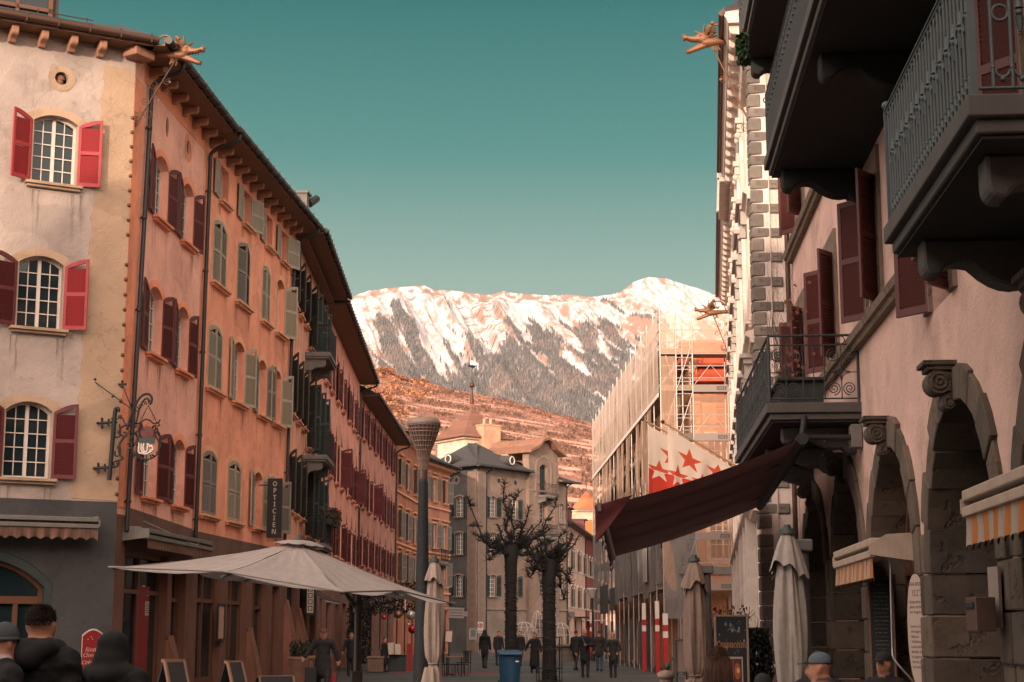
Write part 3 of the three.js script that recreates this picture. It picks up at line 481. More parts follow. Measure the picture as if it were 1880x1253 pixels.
  { // near balcony with blue grey balusters
    const b = slab(19.35, 22.9, 5.1, 1.2); shadeSheet(b, 19.35, 22.9, 1.2); const w = 3.45, p = 1.14, H = 1.0, fr = [], orn = [];
    for (const [x0, z0, x1, z1] of [[-w / 2, .02, -w / 2, p], [-w / 2, p, w / 2, p], [w / 2, p, w / 2, .02]]) {
      const L = Math.hypot(x1 - x0, z1 - z0), n = Math.round(L / .118), rot = x0 === x1 ? Math.PI / 2 : 0, dx = (x1 - x0) / L, dz = (z1 - z0) / L;
      for (const [y, q] of [[.05, .012], [H, .018]]) fr.push(bar(V(x0, y, z0), V(x1, y, z1), q, 6)); fr.push(box(x0 === x1 ? .05 : L, .012, x0 === x1 ? L : .05, (x0 + x1) / 2, H + .02, (z0 + z1) / 2));
      for (let i = 1; i < n; i++) {
        const x = x0 + dx * L * i / n, z = z0 + dz * L * i / n; mesh('baluster', cached('balu', () => bar(V(0, .05, 0), V(0, H, 0), .0135, 7)), M.railB, b).position.set(x, 0, z);
        const xm = x0 + dx * L * (i + .5) / n, zm = z0 + dz * L * (i + .5) / n;
        if (i % 2) { orn.push(at(new THREE.TorusGeometry(.052, .012, 6, 16), xm, .56, zm, 0, rot, 0)); orn.push(at(new THREE.TorusGeometry(.058, .011, 5, 12, Math.PI), xm, .9, zm, 0, rot, 0)); }
        else orn.push(cyl(.012, .03, .1, 6, xm, .64, zm), sph(.026, 7, 5, xm, .56, zm), cyl(.03, .012, .1, 6, xm, .48, zm));
        orn.push(at(new THREE.TorusGeometry(.045, .012, 5, 12, Math.PI), xm, .17, zm, Math.PI, rot, 0), sph(.022, 6, 5, xm, .11, zm), sph(.018, 6, 5, x, .19, z));
      }
    }
    for (const x of [-w / 2, w / 2]) fr.push(box(.045, H + .03, .045, x, H / 2, p), sph(.04, 8, 6, x, H + .07, p));
    mesh('rail_frame', merge(fr), M.railB, b); mesh('rail_ornament', merge(orn), M.railB, b, true); bracket(b, -1.2, 1.0, .48); bracket(b, 1.2, 1.0, .48);
  }
  for (const [u0, u1, y, brs] of [[9.7, 22.5, 8.52, [-6.0, -1.2, 4]], [4.9, 20, 11.95, [-7.2, -2]]]) { // long upper balconies
    const b = slab(u0, u1, y, 1.36); b.userData.dk = 1; shadeSheet(b, u0, u1, 1.36); const w = u1 - u0 - .1, p = 1.3, H = 1.0, fr = [], orn = [];
    for (const [x0, z0, x1, z1] of [[-w / 2, .02, -w / 2, p], [-w / 2, p, w / 2, p]]) {
      for (const [yy, q] of [[.06, .012], [.84, .01], [H, .02]]) fr.push(bar(V(x0, yy, z0), V(x1, yy, z1), q, 5));
      const L = Math.hypot(x1 - x0, z1 - z0), n = Math.round(L / .115), rot = x0 === x1 ? Math.PI / 2 : 0;
      for (let i = 0; i <= n; i++) { const x = x0 + (x1 - x0) * i / n, z = z0 + (z1 - z0) * i / n; orn.push(bar(V(x, .06, z), V(x, H, z), .01, 4)); if (i % 2) orn.push(at(new THREE.TorusGeometry(.045, .009, 4, 10), x, .92, z, 0, rot, 0), sph(.03, 5, 4, x, .68, z)); }
    }
    fr.push(bar(V(-w / 2, 0, p), V(-w / 2, H + .02, p), .022, 6));
    mesh('rail_frame', merge(fr), M.railD, b); mesh('railing', merge(orn), M.railD, b, true); for (const x of brs) bracket(b, x, 1.15, .5);
  }
  F.part('downpipe', merge([bar(V(.08, 13.4, .1), V(.08, 2, .1), .05, 8)]), M.copper);
}
// ------------------------------------------------------------ 9. white house with quoins and bracketed cornices
{
  const h = thing('white_house', 5.02, 0, -33.05, 'white house with grey corner quoins, moulded window hoods and bracketed cornices', 'house');
  const F = new Facade(h, 8.5, 62, 5.02, 33.05), E = new Facade(h, 5.02, 33.05, 7.8, 33.05), L = F.L; M.wb = plaster([.82, .70, .62]); M.wbt = std([.66, .54, .46], { map: T.wear, roughness: .9 }); M.quoin = std([.22, .20, .185], { map: T.tuff, bumpMap: T.tuffB, bumpScale: .012, roughness: .93 });
  M.hood = std([.42, .37, .33], { map: T.wear, roughness: .9 });
  const us = []; for (let u = L - 2.2; u > 1; u -= 2.75) us.push(u);
  for (const u of us) for (const [y, hh] of [[4.9, 2.1], [8.3, 2.1], [11.2, 1.7]]) {
    const f = win(F, { u, y, w: 1.05, h: hh, r: 0, rows: 4, far: 1, surr: [.18, M.wbt, .09], sillm: M.wbt, fm: M.white });
    if (y < 10) mesh('hood', merge([rbox(1.75, .1, .32, .015, 0, hh + .5, .16), rbox(1.6, .12, .24, .015, 0, hh + .4, .12), rbox(1.45, .2, .1, .01, 0, hh + .26, .05), box(.14, .34, .2, -.62, hh + .2, .12), box(.14, .34, .2, .62, hh + .2, .12)]), M.hood, f);
  }
  for (const u of us) shopfront(F, u, 1.9, .1, 3.3, M.hood, { n: 2 });
  F.wall(0, L, 0, 14.2, M.wb); E.wall(0, E.L, 0, 14.2, M.wb); F.body(0, L - 1.2, 14.1, 6, M.wb);
  for (const u of [.3, 5.3, 10.8, 16.3, 18.3, 21.8, 25.4]) { const p = F.part('pilaster', box(.5, 9.4, .16, 0, 4.7, .08), M.wb, u, 4.3, 0); mesh('capital', merge([rbox(.66, .14, .26, .02, 0, 9.1, .12), rbox(.58, .2, .22, .02, 0, 8.92, .1), sph(.09, 8, 6, -.2, 8.76, .18), sph(.09, 8, 6, .2, 8.76, .18)]), M.wbt, p); mesh('base', rbox(.62, 4.1, .24, .02, 0, -2.1, .12), M.hood, p); }
  for (const [y, d] of [[4.25, .3], [7.7, .22], [10.75, .2]]) F.part('string_course', profileAlong([[0, y - .16], [d * .5, y - .14], [d * .6, y - .05], [d, y], [d, y + .08], [0, y + .14]], L), M.wbt);
  // cornices with modillions: near block, far block, and the taller bay between
  for (const [u0, u1, H, nm] of [[L - 11.6, L + .5, 14.45, 15], [0, 13.2, 14.45, 16]]) {
    F.part('cornice', merge([profileAlong([[0, H - .75], [.12, H - .75], [.16, H - .6], [.1, H - .5], [0, H - .5]], u1 - u0), profileAlong([[0, H - .16], [.42, H - .16], [.46, H - .05], [.5, H], [.5, H + .08], [0, H + .16]], u1 - u0)]), M.wbt, u0, 0, 0);
    F.part('gutter', merge([at(new THREE.CylinderGeometry(.06, .06, u1 - u0, 10), (u1 - u0) / 2, H + .06, .56, 0, 0, Math.PI / 2), box(u1 - u0, .16, .05, (u1 - u0) / 2, H + .1, .5)]), M.copper, u0, 0, 0);
    for (let i = 0; i < nm; i++) F.part('modillion', corbelGeo(.40, .36, .32), M.wbt, u0 + .3 + (u1 - u0 - .6) * i / (nm - 1), H - .1, 0);
    F.part('roof', profileAlong([[.5, H + .1], [.5, H + .16], [-3, H + 2.4], [-6, H + .16], [-6, H + .1]].reverse(), u1 - u0), M.roof, u0, 0, 0);
  }
  F.part('attic_bay', merge([box(4.2, 1.7, .5, 0, .6, -.1), rbox(4.5, .16, .95, .02, 0, 1.5, 0), rbox(4.4, .14, .8, .02, 0, 0, .05), cyl(.16, .22, 1.2, 10, 1.9, .7, .3), cyl(.16, .22, 1.2, 10, -1.9, .7, .3)]), M.wbt, 15.3, 14.3, .1);
  // corner quoins, each stone
  const ql = rbox(.63, .205, .34, .02, 0, 0, 0), qs = rbox(.27, .285, .34, .03, 0, 0, 0), qr = rbox(.29, .275, .34, .035, 0, 0, 0), ml = rbox(.36, .205, .34, .02, 0, 0, 0);
  const tone = [[.235, .21, .19], [.195, .175, .16], [.27, .24, .215]].map(c => std(c, { map: T.tuff, bumpMap: T.tuffB, bumpScale: .014, roughness: .93 }));
  for (let y = 13.5, i = 0; y > 3.7; y -= .52, i++) { E.part('quoin', ql, tone[i % 3], .27, y, -.13); E.part('quoin', qs, tone[(i + 1) % 3], .09, y - .258, -.13); }
  for (let y = 3.5, i = 0; y > 1; y -= .288, i++) E.part('quoin', qr, tone[(i * 2) % 3], .1, y, -.12);
  E.part('quoin', rbox(.42, 1.0, .46, .04, 0, 0, 0), tone[1], .13, .5, -.16);
}
// ------------------------------------------------------------ 10. house wrapped in scaffolding, and the scaffold
{
  const x0 = 6.07, D0 = 66, DL = 103, xl = D => x0 - .025 * (D - D0);
  const h = thing('scaffolded_house', x0, 0, -D0, 'ochre house under renovation behind the scaffolding with red roof', 'house');
  const Lf = new Facade(h, xl(DL) + 1.3, DL, x0 + 1.3, D0 + 1.3), Ff = new Facade(h, x0 + 1.3, D0 + 1.3, 16, D0 + 1.3), m = plaster([.56, .26, .13]);
  for (let u = 2; u < Lf.L - 1; u += 3) for (const y of [4.6, 7.9, 11]) win(Lf, { u, y, w: 1.1, h: 1.7, rows: 3, far: 1, surr: [.15, M.wbt], fm: M.white });
  for (const u of [1.3, 4, 6.7]) for (const y of [4.6, 7.9]) win(Ff, { u, y, w: 1.1, h: 1.8, rows: 3, far: 1, surr: [.15, M.wbt], fm: M.white });
  Lf.wall(0, Lf.L, 0, 13, m); Ff.wall(0, Ff.L, 0, 12.1, m); Lf.body(0, Lf.L - .4, 12, 8, m);
  { const l = []; for (let y = 9.9; y < 12; y += .26) l.push(box(2.0, .2, .04, 2.1, y, .03)); Ff.part('cladding', merge(l), paint([.42, .12, .05]), 0, 0, 0, 0, true); }
  Ff.part('roof', profileAlong([[.5, 11.9], [.5, 12.05], [-4.5, 14.5], [-9, 12.05], [-9, 11.9]].reverse(), 8.6), paint([.70, .115, .045]), .1, 0, 0);
  Lf.part('roof', profileAlong([[.3, 12.7], [.3, 12.85], [-3.2, 14.2], [-8, 12.85], [-8, 12.7]].reverse(), Lf.L - .4), paint([.62, .12, .05]), 0, 0, 0);
  const s = thing('scaffolding', x0, 0, -D0, 'galvanised scaffolding with pale netting and advertising boards around the ochre house', 'scaffolding');
  const SL = new Facade(s, xl(DL), DL, x0, D0), SF = new Facade(s, x0, D0, 16, D0), lv = [3.4, 5.4, 7.4, 9.4, 11.4, 12.9];
  M.scafs = std([.50, .47, .44], { roughness: .4, metalness: .5, map: T.wear });
  const std1 = cached('st1', () => bar(V(0, 0, 0), V(0, 15.0, 0), .032, 6)), std2 = cached('st2', () => bar(V(0, 0, 0), V(0, 14.4, 0), .032, 6));
  for (let u = 0; u <= SL.L + .01; u += SL.L / 15) { SL.part('standard', std1, M.scafs, u, 0, 0); SL.part('standard', std2, M.scafs, u, 0, -.9); }
  for (const u of [.65, 1.32, 2.75, 4.2, 6, 8]) { SF.part('standard', std1, M.scafs, u, 0, 0); SF.part('standard', std2, M.scafs, u, 0, -.9); }
  M.plank = std([.30, .21, .14], { map: T.grain, roughness: .85 });
  for (const y of lv) {
    for (const [F, L] of [[SL, SL.L], [SF, 9]]) {
      const g = []; for (const yy of [y, y + .5, y + 1.0]) g.push(bar(V(0, yy, 0), V(L, yy, 0), .024, 5)); g.push(bar(V(0, y, -.9), V(L, y, -.9), .024, 5));
      F.part('ledger', merge(g), M.scafs); F.part('deck', box(L - .1, .05, .86, L / 2, y + .03, -.45), M.plank); F.part('toe_board', box(L - .05, .16, .03, L / 2, y + .14, -.02), M.plank);
    }
  }
  { // diagonal braces, ladders and transoms
    const g = [], st = SL.L / 15; for (let k = 0; k < 15; k++) lv.forEach((y, i) => { if (i < 5) { if ((k + i) % 3 === 0) g.push(bar(V(k * st, y, .03), V((k + 1) * st, lv[i + 1], .03), .02, 5)); g.push(bar(V(k * st, y, 0), V(k * st, y, -.9), .02, 5)); } });
    SL.part('brace', merge(g), M.scafs, 0, 0, 0, 0, true);
    const q = []; for (let i = 0; i < 5; i++) { const y = lv[i]; for (const [a, b] of [[.68, 1.3]]) { for (const yy of [.35, .85, 1.35, 1.85]) q.push(bar(V(a, y + yy, .02), V(b, y + yy, .02), .02, 5)); q.push(bar(V(a, y + .1, .04), V(b, y + 1.9, .04), .02, 5)); } q.push(bar(V(1.4, y + .25, .03), V(2.05, y + 1.05, .03), .016, 5), bar(V(2.05, y + 1.05, .03), V(2.7, y + .25, .03), .016, 5)); q.push(bar(V(.1, y + (i % 2 ? .1 : 1.9), -.1), V(.62, y + (i % 2 ? 1.9 : .1), -.1), .02, 5)); }
    q.push(bar(V(-.02, 12.9, -.06), V(2.8, 14.5, -.06), .02, 5)); SF.part('brace', merge(q), M.scafs, 0, 0, 0, 0, true);
  }
  const net = (c, o) => new THREE.MeshStandardMaterial({ color: C(...c), roughness: .9, transparent: true, opacity: o, side: THREE.DoubleSide, map: T.cloth });
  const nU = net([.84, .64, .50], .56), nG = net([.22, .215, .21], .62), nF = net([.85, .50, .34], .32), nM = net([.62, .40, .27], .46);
  const drape = (F, u0, u1, y0, y1, mat, z, k = .07) => F.part('netting', sheet(Math.max(8, Math.round((u1 - u0) * 5)), 14, (a, b) => V(u0 + (u1 - u0) * a, y0 + (y1 - y0) * b, z + k * (fbm((u0 + (u1 - u0) * a) * .9, b * 1.6 + u0, 0, 5, 3) - .4) * 1.6 * (1 - (b * 2 - 1) ** 4) + .012 * Math.sin((u0 + (u1 - u0) * a) * 5 + b * 7))), mat);
  const st = SL.L / 15;
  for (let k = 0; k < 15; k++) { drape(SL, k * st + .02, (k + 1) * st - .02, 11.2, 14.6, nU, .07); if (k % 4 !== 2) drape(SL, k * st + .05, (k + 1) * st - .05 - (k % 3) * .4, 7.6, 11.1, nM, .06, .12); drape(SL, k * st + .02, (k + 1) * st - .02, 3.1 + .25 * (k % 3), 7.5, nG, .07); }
  SL.part('net_strap', box(SL.L, .16, .02, SL.L / 2, 11.2, .1), std([.8, .74, .66]));
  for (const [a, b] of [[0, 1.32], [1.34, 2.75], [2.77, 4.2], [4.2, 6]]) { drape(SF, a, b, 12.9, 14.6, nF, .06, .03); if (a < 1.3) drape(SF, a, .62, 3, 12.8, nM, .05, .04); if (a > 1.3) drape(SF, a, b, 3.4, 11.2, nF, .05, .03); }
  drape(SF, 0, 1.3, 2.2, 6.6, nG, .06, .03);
  // company boards along the decks
  const rider = print(512, 64, (c, w, hh) => { c.fillStyle = '#8d8078'; c.fillRect(0, 0, w, hh); c.fillStyle = '#2c2626'; c.font = 'bold 50px sans-serif'; c.fillText('RIDER', 345, 50); }), rm = new THREE.MeshStandardMaterial({ map: rider, roughness: .8 });
  for (const y of [3.42, 5.42, 9.42, 11.42]) SF.part('advert_board', merge([box(1.42, .3, .03, 0, 0, 0)]), [rm][0], 2.04, y + .05, .06).geometry.attributes.uv.array.set(new THREE.BoxGeometry(1, 1, 1).toNonIndexed().attributes.uv.array);
  SF.part('advert_board', box(.6, .3, .03, 0, 0, 0), M.stoneG, .98, 9.47, .06);
  // street-level hoarding and red and white posts
  const rw = print(32, 256, (c, w, hh) => { for (let i = 0; i < 4; i++) { c.fillStyle = i % 2 ? '#a81e22' : '#d8d0c6'; c.fillRect(0, i * 64, w, 64); } }), rwm = new THREE.MeshStandardMaterial({ map: rw, roughness: .6 });
  for (const u of [.3, .02]) SL.part('warning_post', box(.16, 2.9, .16, 0, 1.45, 0), rwm, SL.L - u * 18, 0, .25);
  SF.part('warning_post', box(.2, 2.4, .2, 0, 1.2, 0), rwm, .02, 0, .15); SL.part('warning_post', box(.16, 2.9, .16, 0, 1.45, 0), rwm, .3, 0, .25);
  for (let k = 0; k < 8; k++) SL.part('dark_sheet', box(1.5, 1.9, .04, SL.L - 6 - k * 3.7, 1.1 + .1 * (k % 3), .0), std([.05, .055, .055]));
  for (const [w, hh, u, y] of [[5.5, 1.6, 8.5, 3.5], [3, 1.2, 14, 3.4]]) SL.part('dark_sheet', box(w, hh, .03, u, y, .1), std([.035, .04, .04]));
  SL.part('notice_panel', box(1.5, 3, .03, 0, 0, 0), new THREE.MeshStandardMaterial({ map: print(128, 256, (c) => { c.fillStyle = '#9c948c'; c.fillRect(0, 0, 128, 256); c.fillStyle = '#8a4a44'; c.fillRect(18, 20, 92, 120); c.fillStyle = '#6a6560'; for (let i = 0; i < 7; i++) c.fillRect(16, 156 + i * 13, 60 + (i * 37) % 40, 5); }), roughness: .8 }), SL.L - 5.6, 5.3, .16);
  SF.part('hoarding', merge([box(3.4, 2.0, .05, 2.4, 1.05, .05), box(4, .3, .06, 2.6, 4.1, .1)]), std([.16, .15, .14], { map: T.wear }));
}
// ------------------------------------------------------------ 11. corner house closing the square
{
  const h = thing('square_house', -2.84, 0, -133, 'grey cream corner house with dark green shutters closing the square', 'house'), m = plaster([.27, .185, .142]), mq = plaster([.29, .205, .162]), mShade = plaster([.10, .10, .096]);  // left face: darker, greyer copy of the wall with shade put into the colour
  const Lf = new Facade(h, -2.84 - 6 * .72, 133 + 6 * .69, -2.84, 133), Rf = new Facade(h, -2.84, 133, -2.84 + 12.8 * .6, 133 + 12.8 * .8), b = { w: .95, r: .12, sm: M.green, surr: [.12, mq], rows: 5, cols: 2, sw: .5, far: 1 };
  const rows = [[4.5, 1.75], [7.9, 1.8], [10.95, 1.7]];
  for (const [y, hh] of rows) { win(Lf, { ...b, u: 3.9, y, h: hh, sh: [165, 160] }); win(Lf, { ...b, u: 1, y, h: hh, sh: [165, 160] }); for (const u of [2.1, 5.05]) win(Rf, { ...b, u, y, h: hh, sh: [160, 165] }); }
  for (const [F, us] of [[Lf, [3.6]], [Rf, [2.9, 5.2]]]) for (const u of us) { const o = F.part('oculus', at(new THREE.RingGeometry(.2, .36, 20), 0, 0, .02), mq, u, 14.0, 0); mesh('vent', at(new THREE.CircleGeometry(.2, 16), 0, 0, .015), M.dark, o); }
  Rf.holes.push(archPts(2.9, 0, 1.6, 3.0, .8).reverse(), archPts(7.9, 0, 1.5, 2.9, .1).reverse());
  const d = Rf.part('shop_door', arcBand(archPts(-.8, 0, 1.6, 3, .8), archPts(-.68, 0, 1.36, 2.88, .68), .1, -.2), M.wood, 3.7, 0, 0); mesh('pane', box(1.5, 3, .02, 0, 1.5, -.22), M.glass, d); Rf.part('door', box(1.5, 2.9, .05, 0, 1.45, -.2), M.green, 8.65, 0, 0);
  const bay = [6.7, 11.0], bc = 8.85;
  Lf.wall(0, Lf.L, 0, 15, mShade); Lf.part('pilaster', box(1.0, 14.6, .1, Lf.L - .5, 7.3, .05), mq); Rf.part('pilaster', box(1.0, 14.6, .1, .5, 7.3, .05), mq);
  { const l = []; for (let y = .7; y < 14.5; y += .72) l.push(y); for (const y of l) { Rf.part('band', box(1.02, .68, .03, .5, y - .34, .11), mq); Lf.part('band', box(1.02, .68, .03, Lf.L - .5, y - .34, .11), mq); } }
  for (const [y, hh] of [[14.4, 2.1], [10.9, 1.8], [7.9, 1.8], [4.6, 1.7]]) win(Rf, { ...b, u: bc, y: y < 14 ? y : 13.2, h: y < 14 ? hh : 2.6, r: .3, w: 1.15, sh: y > 14 ? ['c', 'c'] : [155, 160], sw: .56 });
  for (const [y, hh] of rows) win(Rf, { ...b, u: 11.9, y, h: hh, w: .7, sh: [165, 'n'] });
  Rf.wall(0, bay[0], 0, 15, m); Rf.holes = Rf.holes; Rf.wall(bay[0], bay[1], 0, 16.6, m, 'wall', .3, .65); Rf.wall(bay[1], Rf.L, 0, 14.6, m);
  Rf.part('pediment', ext(poly([[-2.15, 0], [2.15, 0], [2.15, .1], [1.2, .55], [.6, 1.05], [0, 1.2], [-.6, 1.05], [-1.2, .55], [-2.15, .1]]), .6, -.3), m, bc, 16.6, 0);
  { const q = [[-2.6, .02], [-1.3, .55], [-.65, 1.12], [0, 1.3], [.65, 1.12], [1.3, .55], [2.6, .02]]; Rf.part('bay_roof', ext(poly([...q, ...q.map(([x, y]) => [x, y + .22]).reverse()]), 5.5, -4.6), M.rooftile, bc, 16.6, 0); }
  Rf.part('bay_arch', arcBand(archPts(-1.2, 0, 2.4, 3.6, 1.19, 14), archPts(-1.0, 0, 2.0, 3.4, .99, 14), .06, .3), mq, bc, 13.0, 0);
  for (const u of [bay[0] + .25, bay[1] - .25]) for (let y = .7; y < 16.4; y += .72) Rf.part('band', box(.5, .68, .05, 0, -.34, .32), mq, u, y, 0);
  for (const y of [13.1, 9.6, 6.6]) { Rf.part('floor_band', box(4.4, .14, .1, 0, 0, .33), mq, bc, y + .4, 0); balcony(Rf, bc, y, 1.9, .9, { sp: .14 }).translateZ(.3); }
  Rf.part('string_course', rbox(Rf.L, .16, .14, .02, Rf.L / 2, 3.5, .04), mq); Lf.part('string_course', rbox(Lf.L, .16, .14, .02, Lf.L / 2, 3.5, .04), mShade);
  Rf.part('plinth', box(6.6, 3.3, .02, 3.3, 1.7, .012), plaster([.25, .19, .155])); 
  const hip = (F, u0, u1, H, rise, dep, s0, s1) => F.part('roof', merge([quad(V(u0 - .9 * s0, H, .9), V(u1 + .9 * s1, H, .9), V(u1 - dep * s1, H + rise, -dep), V(u0 + dep * s0, H + rise, -dep)), box(u1 - u0 + .9 * (s0 + s1), .16, .2, (u0 + u1) / 2 + .45 * (s1 - s0), H, .88), box(u1 - u0 + .5, .06, .9, (u0 + u1) / 2, H - .06, .45)]), M.roof);
  hip(Rf, 0, 6.6, 15, 2.7, 5, 1, 0); hip(Lf, 0, Lf.L, 15, 2.7, 5, 0, 1); hip(Rf, 11, Rf.L, 14.5, 2, 4, 0, 1);
  for (const [F, u] of [[Lf, Lf.L - 3], [Rf, 4.2]]) { const o = F.part('roof_dormer', at(new THREE.CylinderGeometry(.46, .46, 1.0, 20), 0, 0, 0, Math.PI / 2), M.roof, u, 15.75, -.1); mesh('dormer_ring', at(new THREE.TorusGeometry(.32, .05, 6, 20), 0, 0, .52), M.white, o); mesh('pane', at(new THREE.CircleGeometry(.36, 18), 0, 0, .506), M.glass, o); }
  downpipe(Rf, 1.15, 15, .8, 0, 0); downpipe(Rf, Rf.L - .2, 14.6, .6, 0, 0);
  h.add(mesh('rear_wall', box(7, 14.5, 7, 0, 7.25, 0), m)); h.children[h.children.length - 1].position.set(.2, 0, -9.5); h.children[h.children.length - 1].rotation.y = .92;
}
// ------------------------------------------------------------ 12. bell-roofed tower block behind it
{
  const D = 152, p = P(866, 800, D), h = thing('roof_tower', p.x, 0, -D, 'cream tower house with red pyramid roof and weathervane behind the square house', 'tower'), ry = .62, cr = plaster([.70, .55, .42]);
  const g = (n, geo, m) => { const o = mesh(n, geo, m, h); o.rotation.y = ry; return o; };
  g('wall', box(4.6, 19.4, 4.6, 0, 9.7, 0), cr); g('chimney', merge([box(1.9, 3.0, 1.2, .1, 18.9, 2.6), box(2.0, .16, 1.3, .1, 20.4, 2.6), cyl(.14, .14, .7, 8, -.3, 20.7, 2.5), cyl(.14, .14, .7, 8, .4, 20.7, 2.5)]), plaster([.58, .32, .20]));
  { const n = 5.7 / 2, pr = [[4.2, 19.25], [3.5, 19.6], [1.7, 21.0], [.12, 22.3]], l = []; for (let k = 0; k < 3; k++) l.push(at(new THREE.CylinderGeometry(pr[k + 1][0], pr[k][0], pr[k + 1][1] - pr[k][1], 4, 1, true), 0, (pr[k][1] + pr[k + 1][1]) / 2, 0, 0, Math.PI / 4)); const rf = merge(l); rf.computeVertexNormals(); g('roof', rf, std([.20, .09, .06], { map: T.tile })); g('cornice', rbox(5.2, .3, 5.2, .05, 0, 19.2, 0), plaster([.7, .52, .36])); }
  g('spire', merge([cyl(.05, .2, 1.7, 8, 0, 23.6, 0), cyl(.03, .05, 2.2, 6, 0, 25.2, 0), sph(.26, 10, 8, 0, 24.5, 0)]), M.copper);
  { const s = poly([[-.5, .15], [-.15, .1], [.1, 0], [.3, .12], [.62, .42], [.3, .3], [.1, .34], [-.2, .3], [-.35, .42], [-.38, .28]]); g('weathervane', ext(s, .05, -.025), M.iron).position.set(0, 26.1, 0); }
  const w = g('window', merge([box(1.5, .1, .1, -1.2, 18.7, -0), box(1.5, .1, .1, -1.2, 16.6, 0)]), M.white); w.position.set(-2.34 * Math.sin(-ry + Math.PI / 2) * 1, 0, 0);
  for (const [nm, geo, m] of [['window_frame', merge([box(.1, 2, .1, 2.33, 17.7, -.8), box(.1, 2, .1, 2.33, 17.7, .2), box(.1, .1, 1.1, 2.33, 18.7, -.3)]), M.wood], ['pane', box(.06, 1.9, 1, 2.31, 17.7, -.3), M.glass], ['awning', box(1.5, .6, .1, -1.3, 18.4, 2.36), paint([.30, .29, .05])], ['balcony_rail', merge([...Array(9)].map((_, i) => box(.03, 1, .03, -2.4 + i * .25, 17.2, 2.9)).concat([box(2.2, .05, .05, -1.4, 17.7, 2.9), box(2.2, .15, .9, -1.4, 16.6, 2.7)])), M.steel], ['balcony_door', box(1.5, 1.9, .06, -1.3, 17.3, 2.33), M.glass]]) g(nm, geo, m);
  h.remove(w);
}
// ------------------------------------------------------------ 13. far houses on the right of the square
for (const [nm, x0, D0, x1, D1, H, mat, sm, label, n] of [
  ['far_pink_house', 4.72, 145.5, 7.35, 166, 11.2, plaster([.66, .40, .31]), M.grey, 'far pale pink house with grey shutters right of the square house', 6],
  ['far_red_house', 7.35, 166, 11, 194, 11.2, plaster([.22, .038, .03]), M.grey, 'far dark red house with lit white window frames', 8]]) {
  const h = thing(nm, x0, 0, -D0, label, 'house'), F = new Facade(h, x0, D0, x1, D1);
  for (const y of [3.9, 7.3]) for (let i = 0; i < n; i++) win(F, { u: F.L * (i + .6) / n, y, w: 1.2, h: 1.95, r: .3, rows: 3, far: 1, surr: [.22, M.white, .06], sh: i % 2 ? [150, 155] : ['n', 'n'], sm, sw: .6 });
  for (let i = 0; i < n / 2; i++) shopfront(F, F.L * (i + .5) / n * 2, 3.2, .05, 2.7, M.dark, { n: 2 });
  F.wall(0, F.L, 0, H, mat); F.body(0, F.L, H - .1, 7, mat); roof(F, 0, F.L, H, .5, 8, 3, { gm: M.gutter });
  const dm = F.part('roof_dormer', merge([box(1.6, 1.5, 2, 0, .7, -1), box(1.9, .1, 2.3, 0, 1.5, -.9)]), M.maroon, 2.6, H + .3, -.2); mesh('pane', box(.8, .9, .05, 0, .7, .02), M.glass, dm);
  if (n === 6) { F.part('roof_dormer', merge([box(2.2, 1.5, 2, 0, .7, -1), box(2.5, .1, 2.3, 0, 1.5, -.9)]), M.maroon, 7.6, H + .3, -.2); F.part('shop_awning', box(9, .08, 1.6, 0, 0, 0), M.dark, 12, 3.0, .8); F.part('shop_board', box(4.2, .5, .1, 0, 0, 0), M.stoneG, 4, 3.2, .2); } else F.part('shop_awning', box(10, .08, 1.6, 0, 0, 0), M.white, 6, 2.8, .8);
  downpipe(F, .1, H, .5, 0, 0);
}
{
  const D = 186, p = P(1078, 950, D), h = thing('far_tower_house', p.x, 0, -D, 'sunlit cream tower house with orange shutters and tiled pyramid roof', 'tower'); 
  mesh('wall', box(3.3, 15.2, 3.3, 0, 7.6, -1.6), plaster([.80, .63, .42]), h); mesh('roof', at(new THREE.CylinderGeometry(.06, 2.75, 2.3, 4), 0, 16.4, -1.6, 0, Math.PI / 4), std([.5, .17, .07], { map: T.tile }), h); mesh('finial', bar(V(0, 17.4, -1.6), V(0, 18.4, -1.6), .05, 6), M.copper, h);
  mesh('eave', rbox(3.7, .2, 3.7, .04, 0, 15.2, -1.6), M.white, h); mesh('window_surround', box(1.3, 2.1, .06, .15, 13.3, .06), M.white, h); for (const s of [-1, 1]) mesh('shutter', box(.44, 1.7, .06, .15 + s * .225, 13.3, .12), paint([.66, .22, .05]), h);
}
// ------------------------------------------------------------ 14. unseen houses: two added to block sky light, a row sized by its shadows
for (const [nm, x, w, D0, D1, H, lb] of [['added_house', 10.5, 13, -16, 5.8, 15, 'added unseen house beside the viewer on the right, blocking sky light from the street'], ['added_house', -15.6, 10, -17, 9, 14, 'added unseen house beside the viewer on the left, blocking sky light from the street']]) { const h = thing(nm, x, 0, -(D0 + D1) / 2, lb, 'house'); mesh('wall', box(w, H, D1 - D0, 0, H / 2, 0), plaster([.5, .34, .26]), h); mesh('roof', at(new THREE.CylinderGeometry(.1, 1, 2, 4), 0, H + 1, 0, 0, Math.PI / 4).scale(w * .72, 1, (D1 - D0) * .72), M.roof, h); for (let i = 0; i < 4; i++) for (const y of [3, 6.4]) mesh('window', box(.06, 1.6, 1, -w / 2 * Math.sign(x) - .03 * Math.sign(x), y, (i - 1.5) * (D1 - D0) / 4.5), M.glass, h); }
const lb2 = ['leftmost low house of the row behind the viewer', 'second low house from the left behind the viewer', 'tallest gabled house of the row behind the viewer', 'broad house right of the tallest one behind the viewer', 'plain house directly behind the viewer', 'rightmost plain house of the row behind the viewer'];
